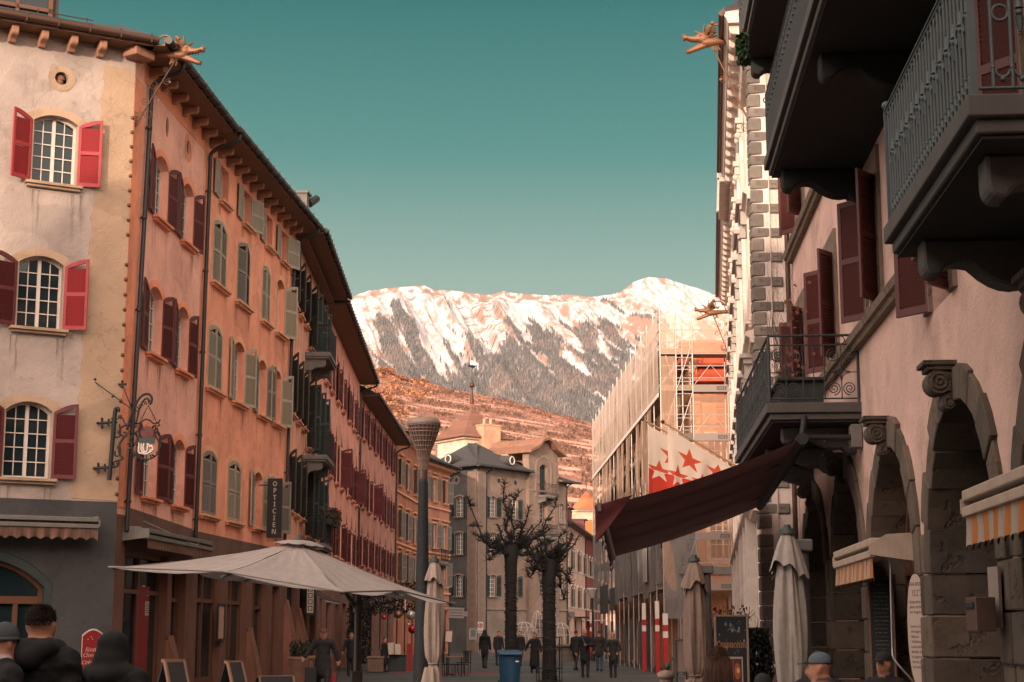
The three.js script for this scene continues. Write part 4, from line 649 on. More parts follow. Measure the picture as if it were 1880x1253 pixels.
for (const [x, w, H, rs] of [[-44, 8.2, 14.2, 2.6], [-35.6, 8.4, 13.2, 3.0], [-26.6, 9.4, 18.6, 4.4], [-16, 11.6, 16.8, 3.6], [-3.5, 13, 16.5, 3.8], [10, 13.4, 16.5, 3.8]]) {
  const h = thing('rear_house', x, 0, 20, lb2.shift(), 'house', 'houses behind the viewer'), F = new Facade(h, x - w / 2, -20, x + w / 2, -20), m = plaster([.62, .45, .34]);
  // seen from the street this facade looks the other way, so it is turned about
  mesh('wall', box(w, H, 9, 0, H / 2, 4.5), m, h); mesh('roof', at(profileAlong([[.6, H], [.6, H + .1], [-4.5, H + rs], [-9.6, H + .1], [-9.6, H]].reverse(), w), -w / 2, 0, 0, 0, 0, 0).rotateY(Math.PI), M.roof, h);
  for (let i = 0; i < 3; i++) for (let j = 0; j < 4; j++) mesh('window', box(1, 1.6, .06, (i - 1) * w / 3.2, 3 + j * 3.3, -.03), M.glass, h);
}
// ------------------------------------------------------------ mountain, forest, vineyard hill
const ratio = (px, py) => ray(px, py)[1], lat = (px, py) => ray(px, py)[0];
const lerpTab = (tab, x) => { if (x <= tab[0][0]) return tab[0][1]; for (let i = 1; i < tab.length; i++) if (x <= tab[i][0]) { const f = (x - tab[i - 1][0]) / (tab[i][0] - tab[i - 1][0]); return tab[i - 1][1] + f * (tab[i][1] - tab[i - 1][1]); } return tab[tab.length - 1][1]; };
const WHITE = new THREE.MeshStandardMaterial({ vertexColors: true, roughness: .95 });
{
  const DR = 8200, DB = 4300, edge = [[560, 640], [620, 572], [640, 550], [655, 541], [680, 533], [720, 528], [752, 526], [780, 524], [797, 532], [830, 533], [858, 537], [900, 541], [925, 534], [945, 538], [1000, 542], [1050, 540], [1085, 545], [1120, 541], [1142, 534], [1163, 518], [1190, 508], [1222, 511], [1255, 521], [1290, 532], [1320, 544], [1400, 560]];
  const tab = edge.map(([x, y]) => [lat(x, y) * DR, ratio(x, y) * DR]); tab.unshift([-6000, tab[0][1] * .75]); tab.push([6000, tab[tab.length - 1][1] * .8]);
  const gul = (x, D) => { const q = (DR - D), s = (x - .24 * q + 90 * fbm(x / 400, D / 1200, 0, 11, 3)) / 230; const r1 = 1 - Math.abs(2 * fbm(s, D / 2600, 0, 5, 4, .55) - 1), s2 = (x - .26 * q + 30 * fbm(x / 120, D / 500, 0, 12, 2)) / 70, r2 = 1 - Math.abs(2 * fbm(s2, D / 1400, 0, 15, 4, .6) - 1); return [r1, r2]; };
  const hgt = (x, D) => {
    const rh = lerpTab(tab, x) + 5 * (fbm(x / 26, 3, 0, 77, 3) - .5), t = Math.max(0, (DR - D) / (DR - DB)), [r1, r2] = gul(x, D), k = sm(0, .07, t), crag = fbm(x / 60, D / 240, 0, 91, 5, .6);
    if (D > DR) return rh - (D - DR) * .6;
    return rh * (1 - Math.pow(t, .84)) + k * ((r1 - .62) * 200 + (r2 - .6) * 62 + (crag - .5) * 34) * (1 - .5 * t);
  };
  const nx = 560, ny = 520, X = a => { const s = a * 2 - 1; return 130 + 1250 * s + 3600 * Math.pow(Math.abs(s), 7) * Math.sign(s); }, Dd = b => DB + (DR + 260 - DB) * Math.pow(b, .92);
  const g = sheet(nx, ny, (a, b) => { const x = X(a), D = Dd(b); return V(x, hgt(x, D) + EYE, -D); }), pos = g.attributes.position, nor = g.attributes.normal, col = new Float32Array(pos.count * 3);
  const forest = (x, D, h) => { // 0..1 tree cover
    const [r1, r2] = gul(x, D), sx = x - .25 * (DR - D), n = fbm(sx / 60, D / 420, 0, 33, 4, .6), py = h / D; // apparent height
    return sm(.0, .16, (.141 + .016 * (r1 - .5) * 2 - py) * 26 + (r2 - .62) * 2.4 * sm(.11, .16, py) + (n - .5) * 2.1 + .05);
  };
  for (let i = 0; i < pos.count; i++) {
    const x = pos.getX(i), D = -pos.getZ(i), h = pos.getY(i), ny_ = nor.getY(i), [r1, r2] = gul(x, D), py = h / D;
    const sx = x - .25 * (DR - D), n = fbm(sx / 40, D / 170, 0, 51, 6, .66), n2 = fbm(x / 11, D / 14, 0, 61, 3), steep = 1 - ny_;
    let rock = sm(.545, .635, n * .70 + .12 * sm(.3, .55, steep) + .26 * (r1 - .62) + .16 * (n2 - .5) + .16 * (fbm(sx / 150, D / 900, 0, 57, 3) - .5) + .10), c = mixc([.50, .48, .475], [.29, .165, .115], rock); { const sp = sm(.58, .72, fbm(sx / 10, D / 42, 0, 41, 4, .6) + .22 * (r2 - .6)); c = mixc(c, [.30, .20, .15], sp * .7); }
    if (D > DR - 130 && x < 620) c = mixc(c, [.22, .13, .09], sm(.52, .60, fbm(x / 30, D / 40, 0, 71, 4, .6) + .04 * sm(DR - 130, DR, D)) * .9);
    const f = forest(x, D, h), fr = sm(.35, .75, f + (n2 - .5) * .9); c = mixc(c, mixc([.185, .165, .155], [.26, .185, .145], sm(.45, .7, fbm(x / 120, D / 90, 0, 81, 4))), fr * .94);  // forest floor lightened and greyed: distance haze put into the colour
    const k = .9 + .2 * n2; col[i * 3] = c[0] * k; col[i * 3 + 1] = c[1] * k; col[i * 3 + 2] = c[2] * k;
  }
  g.setAttribute('color', new THREE.BufferAttribute(col, 3)); struct('mountain', g, WHITE);
  // conifers standing on it
  const cone = NI(merge([new THREE.ConeGeometry(3.1, 11, 5, 1, true).translate(0, 6, 0), new THREE.ConeGeometry(2.2, 9, 5, 1, true).translate(0, 11, 0)]).toNonIndexed());
  const N = 52000, im = new THREE.InstancedMesh(cone, std([1, 1, 1], { roughness: .95 }), N), m4 = new THREE.Matrix4(), q = new THREE.Quaternion(), cc = new THREE.Color(); let k = 0;
  for (let t = 0; t < 900000 && k < N; t++) {
    const x = rr(-1000, 1150), D = rr(DB + 500, DR - 20); if (x / D < -.115 || x / D > .098) continue; const h = hgt(x, D), f = forest(x, D, h); if (R() > f * .95 + .012 * sm(.19, .15, h / D)) continue;
    const s = rr(.7, 1.5); m4.compose(V(x, h + EYE - 1, -D), q.setFromAxisAngle(V(0, 1, 0), R() * 6), V(s, s * rr(.9, 1.3), s)); im.setMatrixAt(k, m4);
    const l = fbm(x / 130, D / 110, 0, 83, 3) > .56 ? rr(.2, .8) : rr(0, .25), v = rr(.75, 1.3); im.setColorAt(k, cc.setRGB((.10 + .12 * l) * v, (.094 + .055 * l) * v, (.092 + .03 * l) * v)); k++;  // haze put into the tree colours, paler and greyer
  }
  im.count = k; im.name = 'conifer_forest'; tag(im, 'dark conifer and larch forest covering the lower mountainside', 'forest'); im.userData.kind = 'stuff'; scene.add(im);
  // snow fences across the upper slope
  const l = []; for (let r = 0; r < 7; r++) { let prev = null; for (let i = 0; i <= 24; i++) { const px = 838 + i * 3.6 + r * 6.5, x = (px - 940) / 3046 * (DR - 150 - r * 105), D = DR - 150 - r * 105 + 18 * Math.sin(i * .7 + r), p = V(x, hgt(x, D) + EYE + 3, -D); if (prev && (i + r * 3) % 7) l.push(box(prev.distanceTo(p), 2.6, .8, (prev.x + p.x) / 2, (prev.y + p.y) / 2, (prev.z + p.z) / 2, 0, Math.atan2(-(p.z - prev.z), p.x - prev.x), Math.asin((p.y - prev.y) / prev.distanceTo(p)))); prev = p; } }
  const fn = lone('snow_fences', merge(l), std([.13, .09, .07]), 'rows of dark snow fences across the snowy upper slope', 'fence'); fn.userData.kind = 'stuff';
}
{ // terraced vineyard hill
  const DC = 900, DB = 250, edge = [[560, 640], [640, 662], [690, 684], [740, 697], [792, 710], [860, 723], [926, 736], [1003, 758], [1089, 780], [1200, 800], [1350, 815]];
  const tab = edge.map(([x, y]) => [lat(x, y) * DC, ratio(x, y) * DC]);
  const base = (x, D) => { const t = Math.max(0, (DC - D) / (DC - DB)), rh = lerpTab(tab, x * DC / Math.max(D, 500)); return D > DC ? rh - (D - DC) * .4 : rh * (1 - Math.pow(t, 1.12)) + 3 * (fbm(x / 60, D / 90, 0, 7, 4) - .5) * sm(0, .15, t); };
  const ST = 3.4, terr = (x, D) => { const b = base(x, D) + 9 * (fbm(x / 90, D / 300, 0, 17, 3) - .5) + .035 * x, f = b / ST - Math.floor(b / ST), s = sm(.72, .98, f); return [b - 9 * (fbm(x / 90, D / 300, 0, 17, 3) - .5) - .035 * x + (s - f) * ST * .55, f, Math.floor(b / ST)]; };
  const nx = 380, ny = 760, X = a => { const s = a * 2 - 1; return -8 + 125 * s + 160 * Math.pow(Math.abs(s), 7) * Math.sign(s); }, Dd = b => DB + (DC + 60 - DB) * b;
  const g = sheet(nx, ny, (a, b) => { const x = X(a), D = Dd(b); return V(x, terr(x, D)[0] + EYE, -D); }), pos = g.attributes.position, col = new Float32Array(pos.count * 3);
  for (let i = 0; i < pos.count; i++) {
    const x = pos.getX(i), D = -pos.getZ(i), [, f, id] = terr(x, D), n = fbm(x / 5, D / 9, 0, 5, 4, .6), n2 = fbm(x / 22 + id * 7.3, D / 60, 0, 9, 3), w = sm(.70, .76, f);
    let c = mixc([.28, .135, .095], [.19, .098, .072], n); c = mixc(c, [.52, .42, .37], sm(.60, .68, n2 + .45 * (n - .5)) * (1 - w) * .7);
    c = mixc(c, mixc([.44, .27, .20], [.19, .10, .075], sm(.44, .60, fbm(x / 16 + id, id, 0, 29, 4))), w);
    if (x < -52 && D > 600) c = mixc(c, [.33, .17, .10], .7);
    const k = .85 + .3 * n; col[i * 3] = c[0] * k; col[i * 3 + 1] = c[1] * k; col[i * 3 + 2] = c[2] * k;
  }
  g.setAttribute('color', new THREE.BufferAttribute(col, 3)); struct('vineyard_hill', g, WHITE);
  // vine stocks and scrub
  const tuft = merge([...Array(5)].map((_, i) => at(new THREE.PlaneGeometry(.5, 1.1), rr(-.3, .3), .5, rr(-.3, .3), rr(-.4, .4), i * 1.3, rr(-.4, .4))));
  const N = 26000, im = new THREE.InstancedMesh(tuft, std([1, 1, 1], { side: THREE.DoubleSide }), N), m4 = new THREE.Matrix4(), q = new THREE.Quaternion(), cc = new THREE.Color(); let k = 0;
  for (let t = 0; t < 400000 && k < N; t++) { const x = rr(-95, 75), D = rr(330, 900); if (x / D < -.1 || x / D > .075) continue; const [h, f, id] = terr(x, D), dk = fbm(x / 16 + id, id, 0, 29, 4) > .60 && f > .66; if (f > .72 && !dk) continue; if (Math.sin(D * 3.1 + id) < -.2 && !dk) continue; const s = dk ? rr(.7, 1.2) : rr(.45, .95); m4.compose(V(x, h + EYE - .1, -D), q.setFromAxisAngle(V(0, 1, 0), R() * 6), V(s, s, s)); im.setMatrixAt(k, m4); const v = rr(.7, 1.3); im.setColorAt(k, dk ? cc.setRGB(.17 * v, .09 * v, .06 * v) : cc.setRGB(.30 * v, .135 * v, .09 * v)); k++; }
  im.count = k; im.name = 'vine_rows'; tag(im, 'brown winter vine rows and scrub on the terraced hill', 'vines'); im.userData.kind = 'stuff'; scene.add(im);
  // rust coloured bushes on the crest at the left
  const leafM = [[.44, .19, .095], [.36, .15, .08], [.27, .125, .07]].map(c => std(c, { side: THREE.DoubleSide }));
  const bush = (n, rx, ry, sd) => { const l = []; seed = sd; for (let i = 0; i < n; i++) { const a = R() * 6.283, b = Math.acos(rr(-.4, 1)), q = Math.pow(R(), .4) * (.8 + .35 * fbm(Math.cos(a) * 2 + 9, b * 2 + sd, 0, 3, 2)); l.push(at(new THREE.PlaneGeometry(.62, .5), rx * q * Math.sin(b) * Math.cos(a), ry * (.45 + q * Math.cos(b) * .62), rx * q * Math.sin(b) * Math.sin(a), R() * 6, R() * 6, R() * 6)); } return merge(l); };
  const trunk = () => merge([bar(V(0, -.5, 0), V(0, 2.2, 0), .22, 6, .14), ...[0, 1, 2, 3, 4].map(i => bar(V(0, 1.2 + i * .2, 0), V(Math.cos(i * 1.3) * 2, 3.5 + i * .3, Math.sin(i * 1.3) * 2), .1, 5, .04))]);
  const spots = [[706, 700, 6.2, 1400, 'large rust coloured bush tree on the hill crest beside the eaves'], [774, 708, 4.2, 1100, 'round rust coloured bush tree standing alone on the hill crest'], [737, 704, 3.4, 800, 'small rust coloured bush between the two larger ones on the crest'], [760, 722, 2.6, 500, 'low brown bush below the lone round one on the hill']];
  spots.forEach(([px, py, r, n, label], i) => { const D = 830, x = lat(px, py) * D, t = thing('bush_tree', x, terr(x, D)[0] + EYE, -D, label, 'bush'); mesh('trunk', trunk(), M.wood, t); for (let j = 0; j < 3; j++) mesh('crown', bush(n / 3 | 0, r, r * .95, 5 + i * 11 + j), leafM[j], t); });
  const l = [[], []]; seed = 91; for (let i = 0; i < 3200; i++) { const x = rr(-92, -38), D = rr(560, 880); if (R() > sm(.42, .62, fbm(x / 9, D / 30, 0, 41, 3)) || x / D < -.1) continue; const h = terr(x, D)[0]; for (let j = 0; j < 5; j++) l[i % 2].push(at(new THREE.PlaneGeometry(1.0, .9), x + rr(-.9, .9), h + EYE + rr(0, 2), -D + rr(-.9, .9), R() * 6, R() * 6, R() * 6)); }
  l.forEach((a, i) => { const s = lone('hillside_scrub', merge(a), leafM[i * 2], ['rust coloured scrub spread over the left of the hill', 'darker brown scrub spread over the left of the hill'][i], 'scrub'); s.userData.kind = 'stuff'; });
  seed = 1234;
}
// ------------------------------------------------------------ ground
{
  T.pave = tex(1024, (u, v) => { // worn setts of a pedestrian street, 8 m
    const a = fbm(u * 7, v * 7, 7, 111, 6, .6), w = .03 * (fbm(u * 30, v * 30, 30, 5, 2) - .5), r = Math.floor(v * 64), uu = u * 48 + (r % 2) * .5 + w * 8, j = Math.min(Math.abs(uu - Math.round(uu)), Math.abs(v * 64 + w * 8 - Math.round(v * 64 + w * 8))), k = hsh(Math.floor(uu + .5), r, 9);
    const q = (.030 + .055 * a + .022 * k) * (j < .07 ? .6 : 1); return [q * 1.04, q, q * .96];
  }, 1 / 8); T.paveR = tex(256, (u, v) => .35 + .55 * fbm(u * 5, v * 5, 5, 121, 5), 1 / 14, false); T.paveB = tex(512, (u, v) => fbm(u * 60, v * 60, 60, 131, 3, .6), 1 / 4, false);
  const g = new THREE.PlaneGeometry(560, 420, 8, 8).rotateX(-Math.PI / 2).translate(0, 0, -120), p = g.attributes.position, uv = g.attributes.uv;
  for (let i = 0; i < p.count; i++) uv.setXY(i, p.getX(i), p.getZ(i));
  struct('ground', g, new THREE.MeshStandardMaterial({ map: T.pave, roughnessMap: T.paveR, roughness: 1, bumpMap: T.paveB, bumpScale: .012 }));
  const far = new THREE.PlaneGeometry(16000, 9000, 4, 4).rotateX(-Math.PI / 2).translate(0, -3.5, -4000); struct('valley_floor', far, std([.20, .15, .11], { map: T.tile }));
}
// ============================================================ OBJECTS
const fabric = (c, o = {}) => new THREE.MeshPhysicalMaterial({ color: C(...c), roughness: .92, map: T.cloth, side: THREE.DoubleSide, ...o });
// ------------------------------------------------------------ open parasol
{
  const L = V(-4.90, 2.47, -20), N = V(-1.89, 2.135, -18.5), Rr = V(-.735, 2.05, -21.4), Fq = L.clone().add(Rr).sub(N), H = V(-2.68, 2.80, -20.6);
  const t = thing('open_parasol', -1.98, 0, -21.3, 'large open cream square parasol tilted over the terrace at left', 'parasol'), o = t.position;
  const q = [L, N, Rr, Fq].map(p => p.clone().sub(o)), h = H.clone().sub(o), M1 = fabric([.335, .285, .262], { transmission: .12, thickness: 0 }), gs = [];
  for (let k = 0; k < 4; k++) { // each panel sags a little between the ribs
    const a = q[k], b = q[(k + 1) % 4], mid = a.clone().add(b).multiplyScalar(.5).lerp(h, .035); mid.y += .07;
    for (const [p0, p1] of [[a, mid], [mid, b]]) gs.push(sheet(26, 22, (u, v) => { const e = p0.clone().lerp(p1, u), p = h.clone().lerp(e, .06 + .94 * v); p.y -= .13 * v * (1 - v) * 4 * .35 + .05 * Math.sin(u * Math.PI) * v; p.y += .012 * (fbm(u * 5 + k * 3, v * 2.5, 0, 7, 3) - .5) * 2 + .010 * Math.sin(u * 26 + k) * v * (1 - v) * 2; return p; }, 2, 2));
  }
  gs.forEach((g, i) => mesh('canopy_panel', g, M1, t));
  const hem = []; for (let k = 0; k < 4; k++) { const a = q[k], b = q[(k + 1) % 4], mid = a.clone().add(b).multiplyScalar(.5).lerp(h, .035); mid.y += .07; for (const [p0, p1] of [[a, mid], [mid, b]]) hem.push(bar(p0, p1, .012, 5)); }
  mesh('hem', merge(hem), M1, t);
  mesh('vent_cap', sheet(24, 5, (u, v) => { const a = u * 6.283 + .4, s = .06 + .16 * v; const sq = 1 / Math.max(Math.abs(Math.cos(a - .7)), Math.abs(Math.sin(a - .7))); return V(h.x + Math.cos(a) * s * sq * 1.1, h.y + .025 - .06 * v * v - .008 * Math.cos(a * 8) * v - .02 * Math.cos(a) * v, h.z + Math.sin(a) * s * sq); }), M1, t);
  mesh('hub', cyl(.05, .05, .06, 12, h.x, h.y + .06, h.z), M.stoneG, t);
  const rib = []; q.forEach((p, k) => { rib.push(bar(h.clone().add(V(0, -.1, 0)), p.clone().add(V(0, -.03, 0)).lerp(h, .02), .018, 5)); const b = q[(k + 1) % 4], mid = p.clone().add(b).multiplyScalar(.5); rib.push(bar(h.clone().add(V(0, -.12, 0)), mid.add(V(0, .02, 0)), .016, 5)); });
  mesh('rib', merge(rib), M.stoneG, t, true);
  const mc = std([.10, .085, .075], { map: T.wear, roughness: .5, metalness: .3 });
  mesh('mast', merge([cyl(.045, .05, 2.42, 14, 0, 1.2, 0), cyl(.07, .07, .12, 14, 0, 2.0, 0), rbox(.14, .3, .16, .02, 0, 1.05, .03)]), mc, t); mesh('arm', merge([bar(V(0, 2.3, 0), h.clone().add(V(0, -.12, 0)), .04, 8), bar(V(0, 1.95, 0), h.clone().lerp(V(0, 2.2, 0), .5), .025, 8)]), mc, t); mesh('base', rbox(.9, .12, .9, .03, 0, .06, 0), M.stoneG, t);
}
// ------------------------------------------------------------ closed parasols
function closedParasol(x, D, H, col, label, ph, mastDx) {
  const t = thing('closed_parasol', x, 0, -D, label, 'parasol', 'closed parasols'), f = fabric(col), n = 96;
  const rad = (y, a) => { // radius of the furled cloth, y from top
    const k = y / H, tie = .58; let r = k < .02 ? .04 : k < tie ? .08 + .085 * Math.sin(Math.min(1, (k - .02) / (tie - .02)) * Math.PI * .80) : .105 + .13 * Math.pow((k - tie) / (1 - tie), .8);
    r *= 1 - .30 * Math.exp(-(((k - tie) / .025) ** 2));
    return .84 * r * (1 + .20 * Math.sin(a * 5 + ph + k * 3.2) + .10 * Math.sin(a * 9 + ph * 2 - k * 4) + .05 * Math.sin(a * 17 + k * 9));
  };
  const hem = a => H * (.80 + .11 * Math.sin(a + ph) + .05 * Math.sin(3 * a + ph));
  mesh('canopy', sheet(n, 60, (u, v) => { const a = u * 6.2832, y = v * hem(a), r = rad(y, a); return V(Math.cos(a) * r, H - y, Math.sin(a) * r); }, 3, 6), f, t);
  mesh('flap', sheet(n, 10, (u, v) => { const a = u * 6.2832, y = v * (.36 + .07 * Math.sin(2 * a + ph) + .03 * Math.sin(7 * a)), r = .045 + .13 * Math.pow(v, .75) * (1 + .16 * Math.sin(a * 5 + ph) + .08 * Math.sin(a * 11)); return V(Math.cos(a) * r, H + .015 - y, Math.sin(a) * r); }, 3, 1), f, t);
  mesh('outer_fold', sheet(24, 40, (u, v) => { const a = ph + 1.2 + (u - .5) * 2.0, y = H * (.60 + .34 * v * (.75 + .25 * Math.sin(u * 5 + 1))), r = .10 + .12 * Math.pow(v, .8) + .03 * Math.sin(u * 14 + v * 2) + .02; return V(Math.cos(a) * r, H - y, Math.sin(a) * r); }, 1, 2), f, t);
  mesh('tie', at(new THREE.TorusGeometry(.085, .012, 5, 20), 0, H * .42, 0, Math.PI / 2), f, t); mesh('finial', merge([cyl(.07, .09, .05, 8, 0, H + .03, 0), cyl(.03, .05, .05, 8, 0, H + .07, 0)]), M.green, t);
  mesh('pole', cyl(.025, .025, H, 8, 0, H / 2, 0), M.steel, t);
  if (mastDx) mesh('mast', merge([cyl(.06, .06, H - .1, 14, mastDx, (H - .1) / 2, -.15), rbox(.2, .12, .22, .02, mastDx - .01, H - .1, -.15), bar(V(mastDx, H * .42, -.15), V(0, H * .42, 0), .012, 6)]), std([.17, .165, .16], { metalness: .4, roughness: .45, map: T.wear }), t);
  mesh('base', cyl(.4, .42, .1, 20, 0, .05, 0), M.stoneG, t);
}
closedParasol(P(1449, 1100, 16).x, 16, 2.63, [.35, .315, .28], 'closed pale cream parasol on a grey mast before the quoined corner', .3, .17);
closedParasol(P(1276, 1100, 22.6).x, 22.6, 2.64, [.22, .155, .125], 'closed beige brown parasol before the scaffolding, left of the dark menu board', 2.1, .18);
closedParasol(P(797, 1100, 27).x, 27, 2.82, [.34, .265, .22], 'closed cream parasol half hidden behind the wrapped lamp post', 1.2, 0);
// ------------------------------------------------------------ street lamps
{
  const D = 30, x = P(776, 1000, D).x, t = thing('street_lamp', x, 0, -D, 'tall street lamp with flared ribbed glass head and diamond patterned dark post', 'street lamp');
  const col = [.014, .019, .022], pm = std(col, { roughness: .6, map: T.wear }), RR = y => .168 - .092 * Math.pow(Math.min(1, y / 4.45), .9);
  mesh('post', new THREE.LatheGeometry([...Array(24)].map((_, i) => new THREE.Vector2(RR(i / 23 * 4.45), i / 23 * 4.45)), 32), pm, t);
  const l = []; for (const s of [-1, 1]) for (let k = 0; k < 14; k++) { const p = []; for (let i = 0; i <= 60; i++) { const y = i / 60 * 4.4, a = k / 14 * 6.283 + s * y * 3.6; p.push(V(Math.cos(a) * (RR(y) + .002), y, Math.sin(a) * (RR(y) + .002))); } l.push(tube(p, .0065, 90, 4)); }
  mesh('lattice', merge(l), pm, t, true);
  const prof = [[.076, 4.45], [.082, 4.5], [.080, 4.62], [.085, 4.72], [.10, 4.83], [.135, 4.98], [.20, 5.15], [.262, 5.32], [.295, 5.44]];
  const gl = new THREE.MeshPhysicalMaterial({ color: C(.12, .075, .06), roughness: .3, transmission: .3, thickness: 0 });
  mesh('shade', new THREE.LatheGeometry(prof.map(p => new THREE.Vector2(p[0], p[1])), 36), gl, t);
  const r = []; prof.slice(3).forEach(([q, y]) => r.push(at(new THREE.TorusGeometry(q + .004, .009, 5, 36), 0, y, 0, Math.PI / 2))); for (const y of [5.06, 5.24, 5.38]) { const k = prof.findIndex(p => p[1] > y), f = (y - prof[k - 1][1]) / (prof[k][1] - prof[k - 1][1]); r.push(at(new THREE.TorusGeometry(prof[k - 1][0] + f * (prof[k][0] - prof[k - 1][0]) + .004, .008, 5, 36), 0, y, 0, Math.PI / 2)); }
  for (let k = 0; k < 24; k++) { const a = k / 24 * 6.283; r.push(tube(prof.slice(2).map(([q, y]) => V(Math.cos(a) * (q + .004), y, Math.sin(a) * (q + .004))), .007, 12, 4)); }
  mesh('shade_ribs', merge(r), std([.26, .18, .145], { roughness: .4 }), t, true);
  mesh('cap', new THREE.LatheGeometry([[.0, 5.60], [.15, 5.595], [.26, 5.57], [.31, 5.52], [.315, 5.46], [.29, 5.44], [0, 5.43]].map(p => new THREE.Vector2(...p)), 36), std([.22, .16, .13], { roughness: .45 }), t);
}
{
  const D = 96, x = P(1088, 1100, D).x, t = thing('street_lamp', x, 0, -D, 'far dark street lamp with pale bowl head before the red house', 'street lamp');
  mesh('post', merge([cyl(.055, .08, 3.6, 10, 0, 1.8, 0), cyl(.12, .14, .5, 10, 0, .25, 0)]), M.pipe, t); mesh('shade', cyl(.32, .16, .5, 14, 0, 3.85, 0), std([.42, .36, .31], { roughness: .4 }), t); mesh('cap', cyl(.3, .33, .08, 14, 0, 4.14, 0), std([.5, .44, .38]), t);
}
// ------------------------------------------------------------ red awning
{
  const wall = D => RX(D) - .04, A0 = [1.256, 3.46, 23.6], A1 = [2.01, 3.16, 32.9], B0 = [wall(23.6) - .84, 4.46, 23.6], B1 = [wall(32.9) - .74, 4.18, 32.9];
  const t = thing('red_awning', B0[0], 0, -29, 'broad dark red awning stretched out below the iron balcony', 'awning'), o = t.position, v = a => V(a[0] - o.x, a[1], -a[2] - o.z);
  const a0 = v(A0), a1 = v(A1), b0 = v(B0), b1 = v(B1), red = fabric([.085, .009, .010], { transmission: .18, thickness: 0 }), pale = fabric([.17, .04, .036], { transmission: .1, thickness: 0 });
  const at2 = (u, w, d = 0) => { const p = b0.clone().lerp(b1, u).lerp(a0.clone().lerp(a1, u), w); p.y -= .07 * Math.sin(w * Math.PI) - d; return p; };
  mesh('cloth', sheet(24, 24, (u, w) => at2(u, w), 8, 4), red, t);
  for (const [u0, u1] of [[.16, .24], [.40, .46], [.60, .68], [.84, .90]]) mesh('stripe', sheet(4, 20, (u, w) => at2(u0 + (u1 - u0) * u, w, -.008), 1, 4), pale, t);
  mesh('front_bar', merge([bar(a0, a1, .07, 10), box(.05, .12, .12, a0.x, a0.y, a0.z + .04)]), std([.16, .12, .11], { map: T.wear, roughness: .45, metalness: .4 }), t);
  mesh('valance', sheet(60, 4, (u, w) => { const p = a0.clone().lerp(a1, u); p.y -= .05 + w * (.24 + .05 * Math.cos(u * 88)); p.x += .03 * Math.sin(u * 40) * w; return p; }, 12, 1), red, t);
  mesh('end_flap', sheet(8, 8, (u, w) => { const p = a0.clone().add(V(-.02, .02, .04)); return V(p.x - .04 + u * .55 * (1 - w), p.y - w * .55 + u * .16 * (1 - w), p.z + .02 * Math.sin(w * 7 + u * 3)); }), red, t);
  mesh('roller', merge([bar(b0, b1, .09, 10), bar(b0.clone().add(V(0, 0, -.05)), b0.clone().add(V(.05, .34, -.05)), .05, 6), bar(b0.clone().add(V(0, .02, -.05)), b0.clone().add(V(.84, .02, -.05)), .05, 6), ...[.4, .75].map(k => { const q = b0.clone().lerp(b1, k); return bar(q, q.clone().add(V(.1, .42 + .2 * k, 0)), .045, 6); })]), M.iron, t);
  for (const u of [.25, .75]) { const p = at2(u, .06), m = at2(u + .12, .5, .12), e = at2(u, .98, .05); mesh('arm', merge([bar(p, m, .03, 6), bar(m, e, .03, 6)]), M.iron, t); }
}
// ------------------------------------------------------------ striped awnings
const stripe = (a, b, n) => print(512, 64, (c, w, h) => { for (let i = 0; i < n; i++) { c.fillStyle = i % 2 ? a : b; c.fillRect(i * w / n, 0, w / n + 1, h); } });
function smallAwning(F, u0, u1, y, z, mat, box_, label, drop = .3, sag = 0) {
  const w = u1 - u0, p = F.world((u0 + u1) / 2, 0, 0), t = thing('folded_awning', p.x, 0, p.z, label, 'awning'); t.rotation.y = F.th;
  mesh('cassette', merge([rbox(w, .1, z + .1, .02, 0, y + .13, z / 2), box(w - .03, .05, z - .05, 0, y + .05, z / 2 - .02)]), box_, t); for (const s of [-1, 1]) mesh('end_cap', ext(poly([[0, -.10], [-z - .06, -.02], [-z - .06, .1], [-z * .7, .22], [0, .24]]), .03).rotateY(Math.PI / 2).translate(s * (w / 2 + .015) - .015, y, 0), box_, t);
  mesh('front_bar', rbox(w + .02, .09, .07, .015, 0, y - .01, z + .02), box_, t);
  const n = Math.round(w / .24), g = sheet(n * 6, 4, (u, v) => V(-w / 2 + w * u, y - .05 - v * (drop - .06 * Math.abs(Math.sin(u * n * Math.PI))), z + .02 + .025 * Math.sin(u * n * 6.283) * v - sag * v));
  mesh('valance', g, mat, t); return t;
}
const orangeS = new THREE.MeshStandardMaterial({ map: stripe('#a3642f', '#958a80', 18), side: THREE.DoubleSide, roughness: .9 }), brownS = new THREE.MeshStandardMaterial({ map: stripe('#6e5142', '#584034', 44), side: THREE.DoubleSide, roughness: .9 }), cas = std([.42, .33, .265], { map: T.wear, roughness: .6 });
smallAwning(RF, 18.75, 22.6, 2.72, .48, orangeS, cas, 'folded orange and white striped awning at the right edge of the photo');
smallAwning(RF, 9.75, 13.3, 2.62, .5, orangeS, cas, 'folded orange and white striped awning over the door with chalk menu');
{ const t = RF.world(13.2, 0, .3), h = thing('awning_crank', t.x, 0, t.z, 'thin white crank rod hanging from the striped awning', 'crank'); mesh('rod', merge([bar(V(0, 2.6, 0), V(-.02, 1.5, .02), .012, 6), tube([V(-.02, 1.5, .02), V(-.02, 1.4, .05), V(.08, 1.25, .1), V(.2, 1.1, .1), V(.2, .95, .1)], .012, 16, 6)]), M.steel, h); mesh('hook', at(new THREE.TorusGeometry(.03, .008, 5, 10), 0, 2.64, 0), M.steel, h); }
